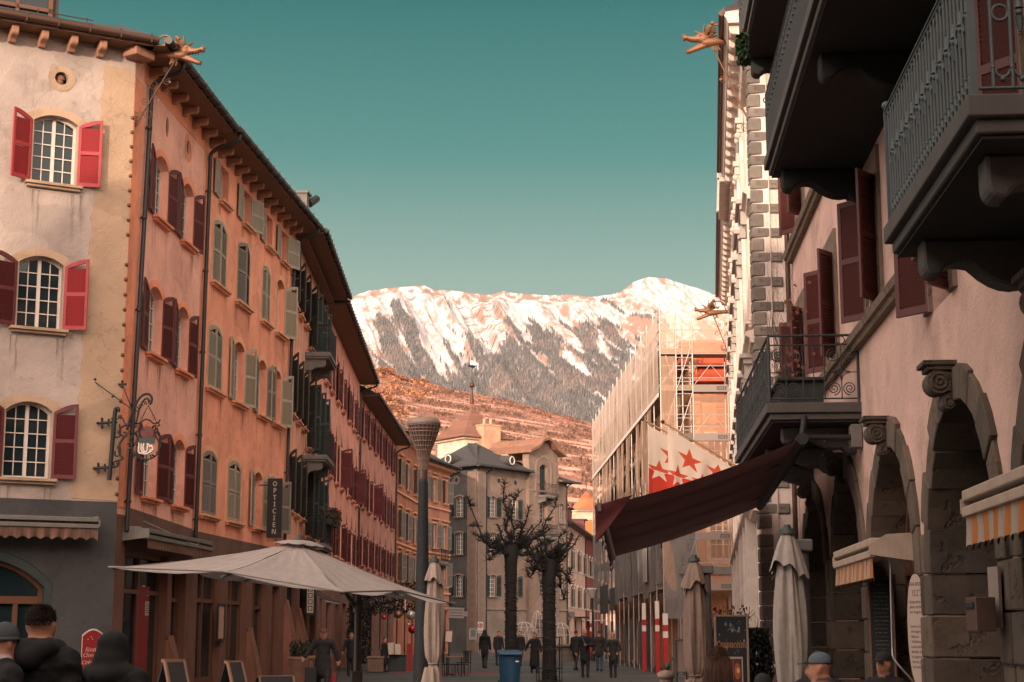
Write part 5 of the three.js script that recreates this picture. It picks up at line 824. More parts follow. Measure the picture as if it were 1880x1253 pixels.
{
  const A = new Facade(scene, -10.76 - 9 * .8737, 34.87 - 9 * .4865, -8.69, 36), B = new Facade(scene, -8.69, 36, -8.26, 42.3);
  smallAwning(A, 4.5, 10.83, 3.93, .5, brownS, M.stoneG, 'folded brown striped awning with scalloped edge on the grey plinth', .26);
  const t = smallAwning(B, .5, 6.2, 3.78, .55, brownS, M.stoneG, 'folded brown awning with bent white arm above the corner shop', .22); mesh('arm', tube([V(-2.4, 4.15, .3), V(.2, 3.9, .5), V(1.2, 3.8, .6), V(1.9, 3.95, .5)], .018, 24, 6), M.steel, t);
}
// ------------------------------------------------------------ flags
function starPts(cx, cy, r) { return [...Array(10)].map((_, i) => { const a = -Math.PI / 2 + i * Math.PI / 5, q = i % 2 ? r * .40 : r; return [cx + Math.cos(a) * q, cy + Math.sin(a) * q]; }); }
const flagTex = print(512, 512, (c, w, h) => { // hoist (white half) at the top, fly (red half) below
  c.fillStyle = '#f0e0cc'; c.fillRect(0, 0, w, h); c.fillStyle = '#d23a20'; c.fillRect(0, h / 2, w, h / 2);
  const st = (x, y, r) => { const p = starPts(x * w, y * h, r * w); const dr = (col, y0, y1) => { c.save(); c.beginPath(); c.rect(0, y0, w, y1 - y0); c.clip(); c.beginPath(); p.forEach(([a, b], i) => i ? c.lineTo(a, b) : c.moveTo(a, b)); c.closePath(); c.fillStyle = col; c.fill(); c.restore(); }; dr('#d8512c', 0, h / 2); dr('#f0e0cc', h / 2, h); };
  for (const x of [.12, .42, .78]) st(x, .5, .14); for (const x of [.27, .62, .92]) { st(x, .25, .155); st(x, .78, .15); }
});
const flagM = new THREE.MeshPhysicalMaterial({ map: flagTex, side: THREE.DoubleSide, roughness: .85, transmission: .35, thickness: 0 });
function flag(tip, root, len, ph, label) {
  const t = thing('flag', root.x, root.y, root.z, label, 'flag', 'red and white star flags'), a = tip.clone().sub(root), d = a.clone().multiplyScalar(-1);
  mesh('flagpole', bar(V(0, 0, 0), a, .03, 8, .024), std([.42, .24, .13], { roughness: .5 }), t); mesh('finial', sph(.05, 8, 6, a.x, a.y, a.z), M.copper, t);
  mesh('flag_cloth', sheet(44, 44, (u, v) => { const p = a.clone().add(d.clone().multiplyScalar(.05 + u * .92)); const f = Math.sin(u * 19 + ph + v * 1.2) * .5 + Math.sin(u * 33 + ph * 2) * .25; p.y -= .08 + v * len * (1 - .62 * u); p.x += v * (-.10 * (1 - u) + .22 * (.5 - u) + .05 * f); p.z += v * (.20 * f + .16 * Math.sin(u * 9 + ph)) ; return p; }).scale(1, 1, 1), flagM, t);
  const g = t.children[2].geometry.attributes.uv; for (let i = 0; i < g.count; i++) g.setY(i, 1 - g.getY(i));
}
flag(P(1217, 775, 40), V(5.9, 5.45, -40), 2.3, 0, 'nearer red and white flag with stars, on the right pole');
flag(P(1180, 770, 45), V(6.45, 5.9, -45), 2.4, 2.2, 'farther red and white flag with stars, on the left pole');
// ------------------------------------------------------------ dragon gargoyles
const gold = std([.20, .085, .036], { roughness: .55, metalness: .25, map: T.wear });
const leaf = (w, h) => { const s = new THREE.Shape(); s.moveTo(0, 0); s.quadraticCurveTo(w, h * .25, w * .55, h * .45); s.quadraticCurveTo(w * .8, h * .7, 0, h); s.quadraticCurveTo(-w * .8, h * .7, -w * .55, h * .45); s.quadraticCurveTo(-w, h * .25, 0, 0); return ext(s, .02, -.01, .004, 4); };
function dragon(x, y, z, ry, s, label, stay, kind) {
  const t = thing('dragon_gargoyle', x, y, z, label, 'gargoyle', 'copper dragon gargoyles', ry); t.scale.setScalar(s);
  mesh('body', merge([at(new THREE.LatheGeometry([[.06, 0], [.085, .15], [.075, .35], [.10, .6], [.125, .82], [.11, .95], [.0, .98]].map(p => new THREE.Vector2(...p)), 14), 0, 0, 0, 0, 0, -Math.PI / 2 - .06), ...[.2, .4, .6].map(q => at(new THREE.TorusGeometry(.088, .014, 5, 14), q, -q * .06, 0, 0, Math.PI / 2, 0))]), gold, t);
  mesh('upper_jaw', merge([at(new THREE.SphereGeometry(.15, 14, 10).scale(1.15, .95, .85), .92, .05, 0), ext(poly([[.84, -.03], [.82, .15], [.94, .21], [1.06, .17], [1.14, .12], [1.3, .115], [1.40, .17], [1.46, .12], [1.44, .03], [1.36, .05], [1.24, .0], [1.08, -.01]]), .19, -.095, .03), at(new THREE.TorusGeometry(.035, .014, 5, 10), 1.42, .15, .06), at(new THREE.TorusGeometry(.035, .014, 5, 10), 1.42, .15, -.06), ...[0, 1, 2, 3].flatMap(i => [-1, 1].map(q => at(new THREE.ConeGeometry(.015, .07, 5), 1.12 + i * .075, -.02, q * .07, Math.PI, 0, 0))), sph(.035, 8, 6, 1.0, .13, .08), sph(.035, 8, 6, 1.0, .13, -.08)]), gold, t);
  mesh('lower_jaw', merge([ext(poly([[.82, -.05], [1.04, -.08], [1.2, -.17], [1.33, -.25], [1.39, -.24], [1.36, -.33], [1.24, -.31], [1.08, -.25], [.84, -.17]]), .16, -.08, .03), ...[0, 1, 2, 3, 4].flatMap(i => [-1, 1].map(q => at(new THREE.ConeGeometry(.014, .06, 5), 1.08 + i * .062, -.10 - i * .034, q * .055, 0, 0, 0)))]), gold, t);
  const lf = []; for (let i = 0; i < 20; i++) lf.push(at(leaf(.055, .17 + .05 * (i % 3)), .56 + .022 * i, .10 + .16 * ((i * 7) % 5) / 5, .06 * Math.sin(i * 2.3), .9 * Math.sin(i * 2.1), i, .7 - .09 * i)); for (const q of [-1, 1]) { lf.push(at(leaf(.05, .30), .9, .1, q * .07, q * .5, 0, .55)); lf.push(at(leaf(.05, .26), .78, .1, q * .06, q * .8, 0, 1.0)); }
  for (const [a, b] of [[.62, 2.6], [.7, 3.0], [.54, 3.5]]) lf.push(at(leaf(.05, .26), a, -.09, 0, .3, 0, b));
  mesh('leaf_crest', merge(lf), gold, t);
  const loop = kind ? [[.18, .06], [.16, .36], [.3, .5], [.5, .46], [.62, .2]] : [[.2, .02], [.26, .28], [.42, .42], [.62, .42], [.74, .36], [.8, .2]];
  mesh('crest_loop', merge([tube(loop.map(([a, b]) => V(a, b, 0)), .028, 24, 6), sph(.06, 8, 6, .74, .40, .03), sph(.06, 8, 6, .68, .46, -.03), sph(.05, 8, 6, .8, .34, 0)]), gold, t);
  const [ax, ay] = stay, l = [], A = V(.72, -.1, 0), B = V(ax, ay, 0), d = B.clone().sub(A), L = d.length(), n = V(-d.y / L, d.x / L, 0); l.push(bar(A, B, .022, 6));
  for (let i = 0; i < 7; i++) { const f = .2 + i * .115, c = A.clone().lerp(B, f), sd = i % 2 ? 1 : -1, r = .085 + .03 * (i % 3); const sp = []; for (let j = 0; j <= 22; j++) { const tt = j / 22, an = sd * tt * 9 + Math.atan2(n.y * sd, n.x * sd) + Math.PI, q = r * (1 - .8 * tt); sp.push(V(c.x + n.x * sd * r + Math.cos(an) * q, c.y + n.y * sd * r + Math.sin(an) * q, 0)); } l.push(tube(sp, .010, 30, 4)); if (i % 2) l.push(at(leaf(.03, .12), c.x + n.x * sd * r * 2, c.y + n.y * sd * r * 2, 0, 0, 0, i)); }
  const e = []; for (let j = 0; j <= 30; j++) { const tt = j / 30, an = tt * 10 + 2.4, q = .2 * (1 - .7 * tt); e.push(V(B.x + Math.cos(an) * q, B.y + .18 + Math.sin(an) * q, 0)); } l.push(tube(e, .014, 36, 5)); const e2 = e.map(p => V(2 * B.x - p.x, p.y + .12, 0)); l.push(tube(e2, .012, 36, 5));
  mesh('scroll_stay', merge(l), kind ? M.copper : std([.16, .07, .035], { roughness: .5, metalness: .4 }), t);
}
{
  const p1 = P(277, 99, 36.1); dragon(p1.x, p1.y, p1.z, -.05, .86, 'copper dragon gargoyle on the eaves of the ivory corner house', [-.38, -2.05], 1);
  const p2 = P(1358, 73, 34); dragon(p2.x, p2.y, p2.z, Math.PI - .10, .85, 'largest copper dragon gargoyle, high on the near cornice of the white house', [-.5, -2.9], 0);
  const p3 = P(1342, 572, 61.5); dragon(p3.x, p3.y, p3.z, Math.PI - .12, .95, 'small yellow copper dragon gargoyle at the far end of the white house', [-.1, -2.4], 0);
}
// ------------------------------------------------------------ hanging signs
{
  const t = thing('optician_sign', 0, 0, 0, 'tall dark vertical sign reading OPTICIEN on the orange house', 'sign'), F = new Facade(t, -8.26, 42.32, -7.33, 53.1), w = F.world(7.05, 0, 0); t.position.copy(w);
  const tx = print(128, 512, (c, W, H) => { c.fillStyle = '#1d1818'; c.fillRect(0, 0, W, H); c.fillStyle = '#a89a8c'; c.font = 'bold 62px sans-serif'; c.textAlign = 'center'; [...'OPTICIEN'].forEach((ch, i) => c.fillText(ch, W / 2, 62 + i * 61)); });
  const b = mesh('board', box(.44, 1.78, .12, .50, 5.36, 0), M.dark, t); mesh('lettering', at(new THREE.PlaneGeometry(.40, 1.72), .50, 5.36, .064), new THREE.MeshStandardMaterial({ map: tx, roughness: .7 }), t);
  mesh('bracket', merge([bar(V(0, 6.05, 0), V(.3, 6.05, 0), .02, 6), bar(V(0, 4.65, 0), V(.3, 4.65, 0), .02, 6)]), M.iron, t);
}
{
  const D = 35.7, t = thing('wrought_iron_sign', P(212, 820, D).x, 0, -D, 'ornate wrought iron sign with rose, shield and white lettering at the corner', 'sign'), o = t.position, p = (x, y) => P(x, y, D).sub(o), s = D / 3000;
  const l = [], tb = (a, r = .02, n = 5) => l.push(tube(a.map(q => p(...q)), r, a.length * 6, n)), cross = (x, y, k = 1) => { for (const [a, b] of [[1, 0], [-1, 0], [0, 1], [0, -1]]) { l.push(bar(p(x, y), p(x + a * 8 * k, y + b * 8 * k), .022, 6, .03)); l.push(at(new THREE.SphereGeometry(.03, 6, 5), ...p(x + a * 8 * k, y + b * 8 * k).toArray())); } };
  l.push(bar(p(211, 755), p(200, 882), .05, 8)); tb([[211, 757], [212, 751], [217, 751], [217, 757]], .04); for (const [x, y] of [[187, 777], [180, 860]]) { cross(x, y); l.push(bar(p(x, y), p(x + 24, y - 2), .03, 6)); cross(x + 12, y - 1, .6); } cross(206, 776, .9); cross(202, 858, .9);
  cross(167, 697, .9); cross(224, 706, .7); l.push(bar(p(170, 699), p(242, 752), .012, 5), bar(p(225, 708), p(243, 755), .012, 5), bar(p(206, 727), p(208, 729), .04, 6));
  tb([[232, 790], [240, 765], [252, 737], [262, 726], [272, 724], [278, 730], [277, 740], [274, 743]], .028); tb([[250, 775], [256, 750], [264, 735], [270, 732], [275, 738]], .022); for (let i = 0; i < 7; i++) l.push(bar(p(246 + i * 4.2, 750 - i * 3.6 + (i > 4 ? i : 0)), p(252 + i * 3.4, 757 - i * 3.6 + (i > 4 ? i : 0)), .012, 4));
  tb([[213, 770], [224, 768], [228, 777], [234, 782]], .016); tb([[234, 780], [222, 786], [221, 797], [229, 803], [232, 796], [226, 794]], .022); tb([[230, 800], [220, 815], [219, 835], [226, 842], [208, 850], [211, 858], [216, 855], [213, 851]], .022); for (const [y0, y1] of [[779, 802], [813, 837]]) tb([[219, y0], [219, y1], [211, y1], [211, y1 - 9]], .02);
  for (const [a, b] of [[[272, 745], [258, 772]], [[272, 745], [286, 773]]]) { const A = p(...a), B = p(...b); for (let i = 0; i < 8; i++) l.push(bar(A.clone().lerp(B, i / 8), A.clone().lerp(B, (i + .75) / 8), .013, 4)); }
  tb([[257, 776], [266, 771], [274, 772], [282, 778], [290, 776], [294, 771]], .018); tb([[286, 775], [291, 778], [292, 782], [288, 783]], .016); tb([[286, 780], [284, 795], [290, 810], [296, 824]], .014);
  const ring = []; for (let i = 0; i <= 40; i++) { const a = i / 40 * 6.283; ring.push([268 + 27 * Math.cos(a), 815 + 29 * Math.sin(a)]); } tb(ring, .016);
  for (let i = 0; i < 26; i++) { const a = i / 26 * 6.283, q = p(268 + 28 * Math.cos(a), 815 + 30 * Math.sin(a)); l.push(at(leaf(.035, .11), q.x, q.y, q.z, rr(-1, 1), rr(-1, 1), a + rr(-1, 1))); }
  for (let i = 0; i < 16; i++) l.push(at(leaf(.03, .10), ...p(rr(232, 252), rr(770, 815)).toArray(), rr(-1, 1), rr(-1, 1), rr(0, 6)));
  mesh('ironwork', merge(l), M.iron, t);
  const rc = p(270, 795), rose = []; for (let i = 0; i < 4; i++) rose.push(at(new THREE.TorusGeometry(.03 + i * .033, .02, 6, 18), rc.x, rc.y, rc.z)); mesh('rose', merge(rose), paint([.16, .05, .045]), t);
  const gc = p(269, 809); mesh('leaf_band', box(.34, .12, .05, gc.x, gc.y, gc.z), M.green, t);
  const w = []; const wl = (a, r = .022) => w.push(tube(a.map(q => p(...q)), r, a.length * 5, 6)); wl([[255, 812], [255, 832], [261, 833]]); wl([[259, 813], [260, 829], [264, 832]]); wl([[264, 812], [263, 826], [267, 831], [270, 826], [270, 812]]); wl([[279, 813], [274, 811], [272, 816], [278, 820], [280, 826], [274, 828]]); wl([[280, 819], [273, 821]]); wl([[255, 832], [268, 834], [278, 829]]);
  mesh('lettering', merge(w), std([.62, .54, .47]), t);
}
// ------------------------------------------------------------ pollarded trees
function pollard(px, D, top, limbs, label, sd, cage) {
  seed = sd; const x = P(px, 1100, D).x, t = thing('pollarded_tree', x, 0, -D, label, 'tree', 'pollarded trees wrapped in light strings'), bm = std([.020, .019, .018], { map: T.wear, roughness: .9 }), tk = [], br = [];
  const hT = top; tk.push(at(new THREE.LatheGeometry([[.27, 0], [.235, .5], [.215, 1.6], [.205, hT * .7], [.24, hT * .9], [.33, hT], [.2, hT + .15], [0, hT + .2]].map(p => new THREE.Vector2(...p)), 14)));
  for (let k = 0; k < 3; k++) { const q = []; for (let i = 0; i <= 160; i++) { const y = .1 + i / 160 * (hT - .15), a = i * .55 * (k === 1 ? -1 : 1) + k * 2, r = .222 + .05 * Math.max(0, 1 - y / .6) + .02 * vn(i * .6, k, 0, 5); q.push(V(Math.cos(a) * r, y + .05 * vn(i * .9, k, 0, 8), Math.sin(a) * r)); } tk.push(tube(q, .011, 400, 4)); }
  for (let i = 0; i < 120; i++) { const a = R() * 6.283, y = rr(.3, hT); tk.push(at(new THREE.ConeGeometry(.012, .07, 4), Math.cos(a) * .24, y, Math.sin(a) * .24, 0, -a, -1.57)); }
  mesh('trunk', merge(tk), bm, t);
  function limb(a, b, r, bend, dep) {
    const pts = [a.clone()], n = 5; for (let i = 1; i <= n; i++) { const f = i / n, p = a.clone().lerp(b, f); p.y -= bend * Math.sin(f * Math.PI); p.add(V(rr(-1, 1), rr(-1, 1), rr(-1, 1)).multiplyScalar(.09 * a.distanceTo(b) * (i < n ? 1 : 0) * .55)); pts.push(p); }
    for (let i = 0; i < n; i++) { br.push(bar(pts[i], pts[i + 1], r * (1 - .13 * i), 5, r * (1 - .13 * (i + 1)))); if (dep > 0) for (let k = 0; k < 5; k++) { const s = pts[i].clone().lerp(pts[i + 1], R()), d = V(rr(-1, 1), rr(-.3, 1), rr(-1, 1)).normalize(); br.push(bar(s, s.clone().addScaledVector(d, rr(.08, .26)), .014, 4, .006)); } } pts.slice(1).forEach((p, i) => { if (R() < .7) br.push(at(new THREE.SphereGeometry(r * (1.25 - .1 * i), 5, 4), p.x, p.y, p.z)); });
    if (dep > 0) for (let i = 1; i <= n; i++) for (let k = 0; k < (dep > 1 ? (R() < .65 ? 1 : 2) : (R() < .5 ? 1 : 0)); k++) { const L = rr(.2, .5) * (dep > 1 ? 1 : .5), d = V(rr(-1, 1), rr(-.15, 1.1), rr(-1, 1)).normalize(); limb(pts[i], pts[i].clone().addScaledVector(d, L), r * .42, 0, dep - 1); }
  }
  for (const [ex, ey, dz, bend] of limbs) { const e = P(ex, ey, D); limb(V((ex - px) * .002, hT, 0), V(e.x - x, e.y, dz), .058, bend, 2); }
  for (let i = 0; i < 6; i++) { const a = R() * 6.283; limb(V(0, hT - .1, 0), V(Math.cos(a) * rr(.6, 1.3), hT + rr(-.5, 1.3), Math.sin(a) * rr(.6, 1.2)), .05, .15, 1); }
  mesh('branches', merge(br), bm, t);
  if (cage) { const l = []; for (let i = 0; i < 10; i++) { const a = i / 10 * 6.283; l.push(bar(V(Math.cos(a) * .42, 0, Math.sin(a) * .42), V(Math.cos(a) * .42, 1.5, Math.sin(a) * .42), .014, 5)); } for (const y of [.1, .5, 1.1, 1.5]) l.push(at(new THREE.TorusGeometry(.42, .016, 5, 20), 0, y, 0, Math.PI / 2)); mesh('tree_guard', merge(l), M.iron, t); }
}
pollard(938, 60, 4.75, [[863, 930, .4, .55], [880, 985, -.5, .3], [925, 905, .2, .1], [946, 915, -.4, .1], [1018, 934, .3, .45], [990, 975, -.6, .3], [968, 950, .6, .1], [900, 1030, .3, -.2], [975, 1020, .2, -.2]], 'taller pollarded tree with dark wrapped trunk behind the blue bins', 31, 0);
pollard(1008, 55, 4.05, [[1046, 992, .3, .3], [1028, 985, -.3, .3], [970, 1000, .3, .3], [985, 985, -.4, .2], [1046, 1072, .3, -.1], [1036, 1100, -.3, -.2], [972, 1062, .2, -.1], [1020, 1015, .3, .1]], 'shorter pollarded tree inside an iron guard right of the blue bins', 57, 1);
seed = 777;
// ------------------------------------------------------------ wheeled bins
{
  const bl = std([.022, .075, .15], { roughness: .45, map: T.wear }), mk = (px, D, s, label) => {
    const t = thing('wheeled_bin', P(px, 1200, D).x, 0, -D, label, 'bin', 'blue wheeled bins'); t.scale.set(s, 1, 1);
    mesh('body', at(new THREE.CylinderGeometry(.52, .42, .9, 4), 0, .55, 0, 0, Math.PI / 4, 0).scale(1, 1, 1), bl, t); mesh('rim', rbox(.82, .07, .8, .02, 0, 1.0, 0), bl, t); mesh('lid', merge([rbox(.84, .06, .82, .03, 0, 1.07, 0, .06), rbox(.78, .05, .1, .02, 0, 1.03, .44), cyl(.03, .03, .7, 8, 0, 1.08, -.42, 0, 0, Math.PI / 2)]), bl, t);
    for (const q of [-1, 1]) mesh('wheel', cyl(.1, .1, .06, 14, q * .36, .1, -.34, 0, 0, Math.PI / 2), M.dark, t); mesh('label', box(.12, .04, .01, .22, .82, .44), M.white, t);
  };
  mk(938, 50, .84, 'front blue wheeled bin before the taller tree'); mk(933, 52.5, .84, 'rear blue wheeled bin, its lid showing above the front one');
}
// ------------------------------------------------------------ fountain with light arches
{
  const D = 98, t = thing('fountain', P(995, 1170, D).x, 0, -D, 'round stone fountain basin behind the tree trunks', 'fountain'), w = std([.20, .165, .14], { map: T.wear, roughness: .9 });
  mesh('basin', merge([at(new THREE.CylinderGeometry(2.0, 2.1, .85, 16, 1), 0, .42, 0), at(new THREE.TorusGeometry(2.0, .1, 6, 28), 0, .87, 0, Math.PI / 2), cyl(.3, .4, 1.9, 12, 0, .95, 0)]), w, t); mesh('finial', merge([sph(.34, 10, 8, 0, 2.0, 0), cyl(.1, .3, .5, 10, 0, 2.4, 0)]), w, t);
  const d = thing('light_arches', t.position.x, .9, -D, 'white wire light arches standing over the fountain', 'decoration'), wm = std([.62, .58, .54], { roughness: .5 });
  for (const [cx, w2, h, y0] of [[-1.05, .8, 1.35, 0], [-.25, .42, 2.0, .0], [.62, .42, 1.9, 0], [1.1, .72, 1.3, 0], [-.6, .5, 1.1, 0]]) { const l = []; for (let k = 0; k < 5; k++) { const a = k / 5 * Math.PI, p = []; for (let i = 0; i <= 20; i++) { const q = i / 20 * Math.PI, r = w2 * Math.cos(q); p.push(V(cx + r * Math.cos(a), y0 + h * Math.pow(Math.sin(q), .75), r * Math.sin(a))); } l.push(tube(p, .020, 26, 4)); } for (const f of [.35, .7]) l.push(at(new THREE.TorusGeometry(w2 * Math.sqrt(1 - f * f), .014, 4, 20), cx, y0 + h * Math.pow(f, .75), 0, Math.PI / 2)); mesh('wire_dome', merge(l), wm, d); }
}
// ------------------------------------------------------------ signs and boards on the square
{
  const t = thing('traffic_sign', P(882, 1160, 122).x, 0, -122, 'white rectangular no entry sign with red ring beside the square house', 'sign');
  mesh('panel', box(.42, .78, .03, 0, 2.0, 0), std([.6, .55, .5]), t); mesh('ring', at(new THREE.TorusGeometry(.14, .035, 6, 24), 0, 2.12, .02), paint([.5, .03, .03]), t); mesh('symbol', box(.06, .16, .02, 0, 2.12, .02), M.dark, t); mesh('post', cyl(.03, .03, 2.4, 8, 0, 1.2, -.03), M.steel, t); mesh('plate', box(.34, .12, .02, 0, 1.72, .02), std([.35, .33, .3]), t);
  const n = thing('notice_board', P(868, 1165, 130).x, 0, -130.6, 'small pale notice board on the grey shaded wall left of the no entry sign', 'notice board'); mesh('panel', box(.5, .75, .06, 0, 1.5, 0), std([.22, .2, .19]), n); mesh('frame', ring([[-.29, 1.09], [.29, 1.09], [.29, 1.91], [-.29, 1.91]], [[-.25, 1.13], [.25, 1.13], [.25, 1.87], [-.25, 1.87]], .05, .02), std([.4, .37, .34]), n); mesh('poster', box(.3, .45, .01, 0, 1.55, .035), std([.1, .12, .13]), n);
  for (const [px, py, D, w, h, label] of [[838, 1126, 88, .8, .55, 'grey slatted shop sign hanging above the terrace'], [853, 1128, 92, .28, .28, 'small pale tilted sign on a thin bar above the terrace']]) { const p = P(px, py, D), s = thing('hanging_sign', p.x, p.y, p.z, label, 'sign'); mesh('board', rbox(w, h, .05, .01, 0, 0, 0, 0, 0, -.05), std([.30, .28, .26]), s); mesh('bracket', merge([bar(V(-w / 2 - 1.2, h / 2 + .1, 0), V(w / 2, h / 2 + .05, 0), .02, 5), ...[-.15, 0, .15].map(q => box(w - .1, .03, .01, 0, q, .03))]), M.iron, s); }
}
// ------------------------------------------------------------ terrace: menu board, tables, chairs, kerb strip
{
  const D = 66, b = (px, dz = 0) => V(P(px, 1180, D + dz).x, 0, -D - dz);
  let p = b(824), t = thing('menu_stand', p.x, 0, p.z, 'menu board on a dark stand at the edge of the terrace', 'menu board'); mesh('board', rbox(.3, .5, .04, .01, 0, 1.5, .05, -.2, 0, -.06), M.wood, t); mesh('menu', box(.25, .42, .01, 0, 1.5, .08, -.2, 0, -.06), std([.55, .42, .34]), t); mesh('stand', merge([cyl(.025, .025, 1.3, 8, 0, .65, 0), rbox(.4, .05, .4, .01, 0, .03, 0)]), M.iron, t);
  p = b(834, -2); t = thing('terrace_table', p.x, 0, p.z, 'small wooden terrace table between two dark chairs', 'table'); mesh('tabletop', rbox(.7, .04, .7, .01, 0, .74, 0), std([.24, .13, .08]), t); for (const [x, z] of [[-.28, -.28], [.28, -.28], [-.28, .28], [.28, .28]]) mesh('leg', cyl(.02, .02, .72, 6, x, .36, z), M.iron, t);
  for (const [px, ry, label] of [[823, 1.4, 'dark terrace chair left of the wooden table'], [848, -1.2, 'dark terrace chair right of the wooden table'], [852, -2.4, 'dark terrace chair farthest right on the terrace']]) { p = b(px, label.includes('far') ? 2 : -2); t = thing('terrace_chair', p.x, 0, p.z, label, 'chair', 'dark terrace chairs', ry); mesh('seat', rbox(.44, .04, .44, .01, 0, .45, 0), M.dark, t); mesh('backrest', merge([...[-.18, -.06, .06, .18].map(x => box(.04, .42, .02, x, .7, -.2)), box(.44, .05, .03, 0, .9, -.2)]), M.dark, t); for (const [x, z] of [[-.19, -.19], [.19, -.19], [-.19, .19], [.19, .19]]) mesh('leg', cyl(.015, .015, .45, 6, x, .22, z), M.iron, t); }
  lone('terrace_edge', box(5.5, .04, .12, P(838, 1225, 70).x, .02, -70), paint([.34, .02, .025]), 'red strip along the edge of the terrace', 'kerb strip');
}
// ------------------------------------------------------------ decorated shop front
{
  const D = 74, x0 = -7.3, t = thing('evergreen_garland', x0, 0, -D, 'dark evergreen garland around the decorated shop front', 'garland'), l = [], gm = std([.012, .018, .015], { side: THREE.DoubleSide }); seed = 33;
  for (let i = 0; i < 2600; i++) { const a = R(), q = R() < .55 ? V(rr(0, 3.2), rr(2.5, 3.9), rr(-3, .6)) : V(rr(0, .9), rr(.3, 3), rr(-1.5, .9)); l.push(at(new THREE.PlaneGeometry(.05, .26), q.x, q.y, q.z, rr(-1.5, 1.5), R() * 6, rr(-1.5, 1.5))); }
  const gmh = mesh('foliage', merge(l), gm, t); gmh.userData.kind = 'stuff';
  mesh('frame', merge([bar(V(.2, 0, .2), V(.2, 3.2, .2), .05, 6), bar(V(.2, 3.2, .2), V(3, 3.4, -2), .05, 6), bar(V(3, 0, -2), V(3, 3.4, -2), .05, 6)]), M.iron, t);
  const balls = [[731, 1129, .2, [.24, .12, .06], 'copper'], [754, 1130, .24, [.42, .40, .37], 'silver'], [757, 1156, .22, [.34, .02, .025], 'red'], [705, 1134, .13, [.5, .03, .02], 'small red'], [750, 1147, .08, [.6, .55, .5], 'tiny white'], [757, 1100, .13, [.34, .1, .03], 'small orange']];
  for (const [px, py, r, c, nm] of balls) { const p = P(px, py, D - 1.6), o = thing('bauble', p.x, p.y, p.z, nm + ' bauble hanging in the garland of the decorated shop', 'bauble'); mesh('ball', sph(r * .85, 16, 12, 0, 0, 0), std(c, { roughness: .22, metalness: .5 }), o); mesh('hook', merge([cyl(.03, .03, .06, 8, 0, r * .88, 0), bar(V(0, r * .9, 0), V(0, r + .5, 0), .008, 4)]), M.copper, o); }
  let p = P(744, 1108, D - 1.7), c = thing('candy_cane', p.x, p.y, p.z, 'white candy cane hanging above the decorated shop', 'ornament'); mesh('cane', tube([V(0, -.3, 0), V(0, .25, 0), V(.06, .38, 0), V(.16, .36, 0), V(.18, .25, 0)], .035, 20, 6), M.white, c); mesh('cord', bar(V(.03, .36, 0), V(.03, .8, 0), .006, 4), M.dark, c);
  p = P(752, 1200, 70); c = thing('red_banner', p.x, 0, p.z, 'red standing banner beside the decorated shop', 'banner'); mesh('banner', rbox(.24, 1.15, .05, .01, 0, .62, 0), paint([.30, .018, .022]), c); mesh('foot', rbox(.34, .05, .3, .01, 0, .025, 0), M.stoneG, c);
  for (const [px, py, w, h, ry, label] of [[703, 1200, .3, .9, .5, 'dark easel board with orange edge leaning by the decorated shop'], [718, 1190, .3, .5, .4, 'white framed card leaning on the shop display, left one'], [730, 1188, .28, .45, .3, 'white framed card leaning on the shop display, right one']]) { p = P(px, py, 71); c = thing('easel_board', p.x, 0, p.z, label, 'board', null, ry); const by = py > 1195 ? .05 : .72; mesh('panel', rbox(w, h, .04, .01, 0, by + h / 2, 0, -.2), py > 1195 ? M.dark : std([.5, .42, .36]), c); mesh('frame', merge([-1, 1].map(s => box(.03, h, .05, s * w / 2, by + h / 2, .01, -.2))), std([.32, .16, .1]), c); mesh('leg', bar(V(0, by + h * .8, -.05), V(0, 0, -.4), .015, 5), M.wood, c); }
  p = P(722, 1210, 71.5); c = thing('display_table', p.x, 0, p.z, 'low dark display table before the decorated shop', 'table'); mesh('tabletop', rbox(1.1, .06, .6, .01, 0, .68, 0), M.dark, c); mesh('skirt', box(1.05, .64, .55, 0, .33, 0), M.green, c);
  p = P(690, 1210, 70); c = thing('stone_bench', p.x, 0, p.z, 'pale stone block bench against the pink house', 'bench'); mesh('block', rbox(.7, .6, .9, .06, 0, .3, 0), std([.22, .15, .12], { map: T.tuff }), c); mesh('top', rbox(.76, .08, .96, .03, 0, .62, 0), std([.25, .17, .13], { map: T.tuff }), c);
  seed = 4242;
}
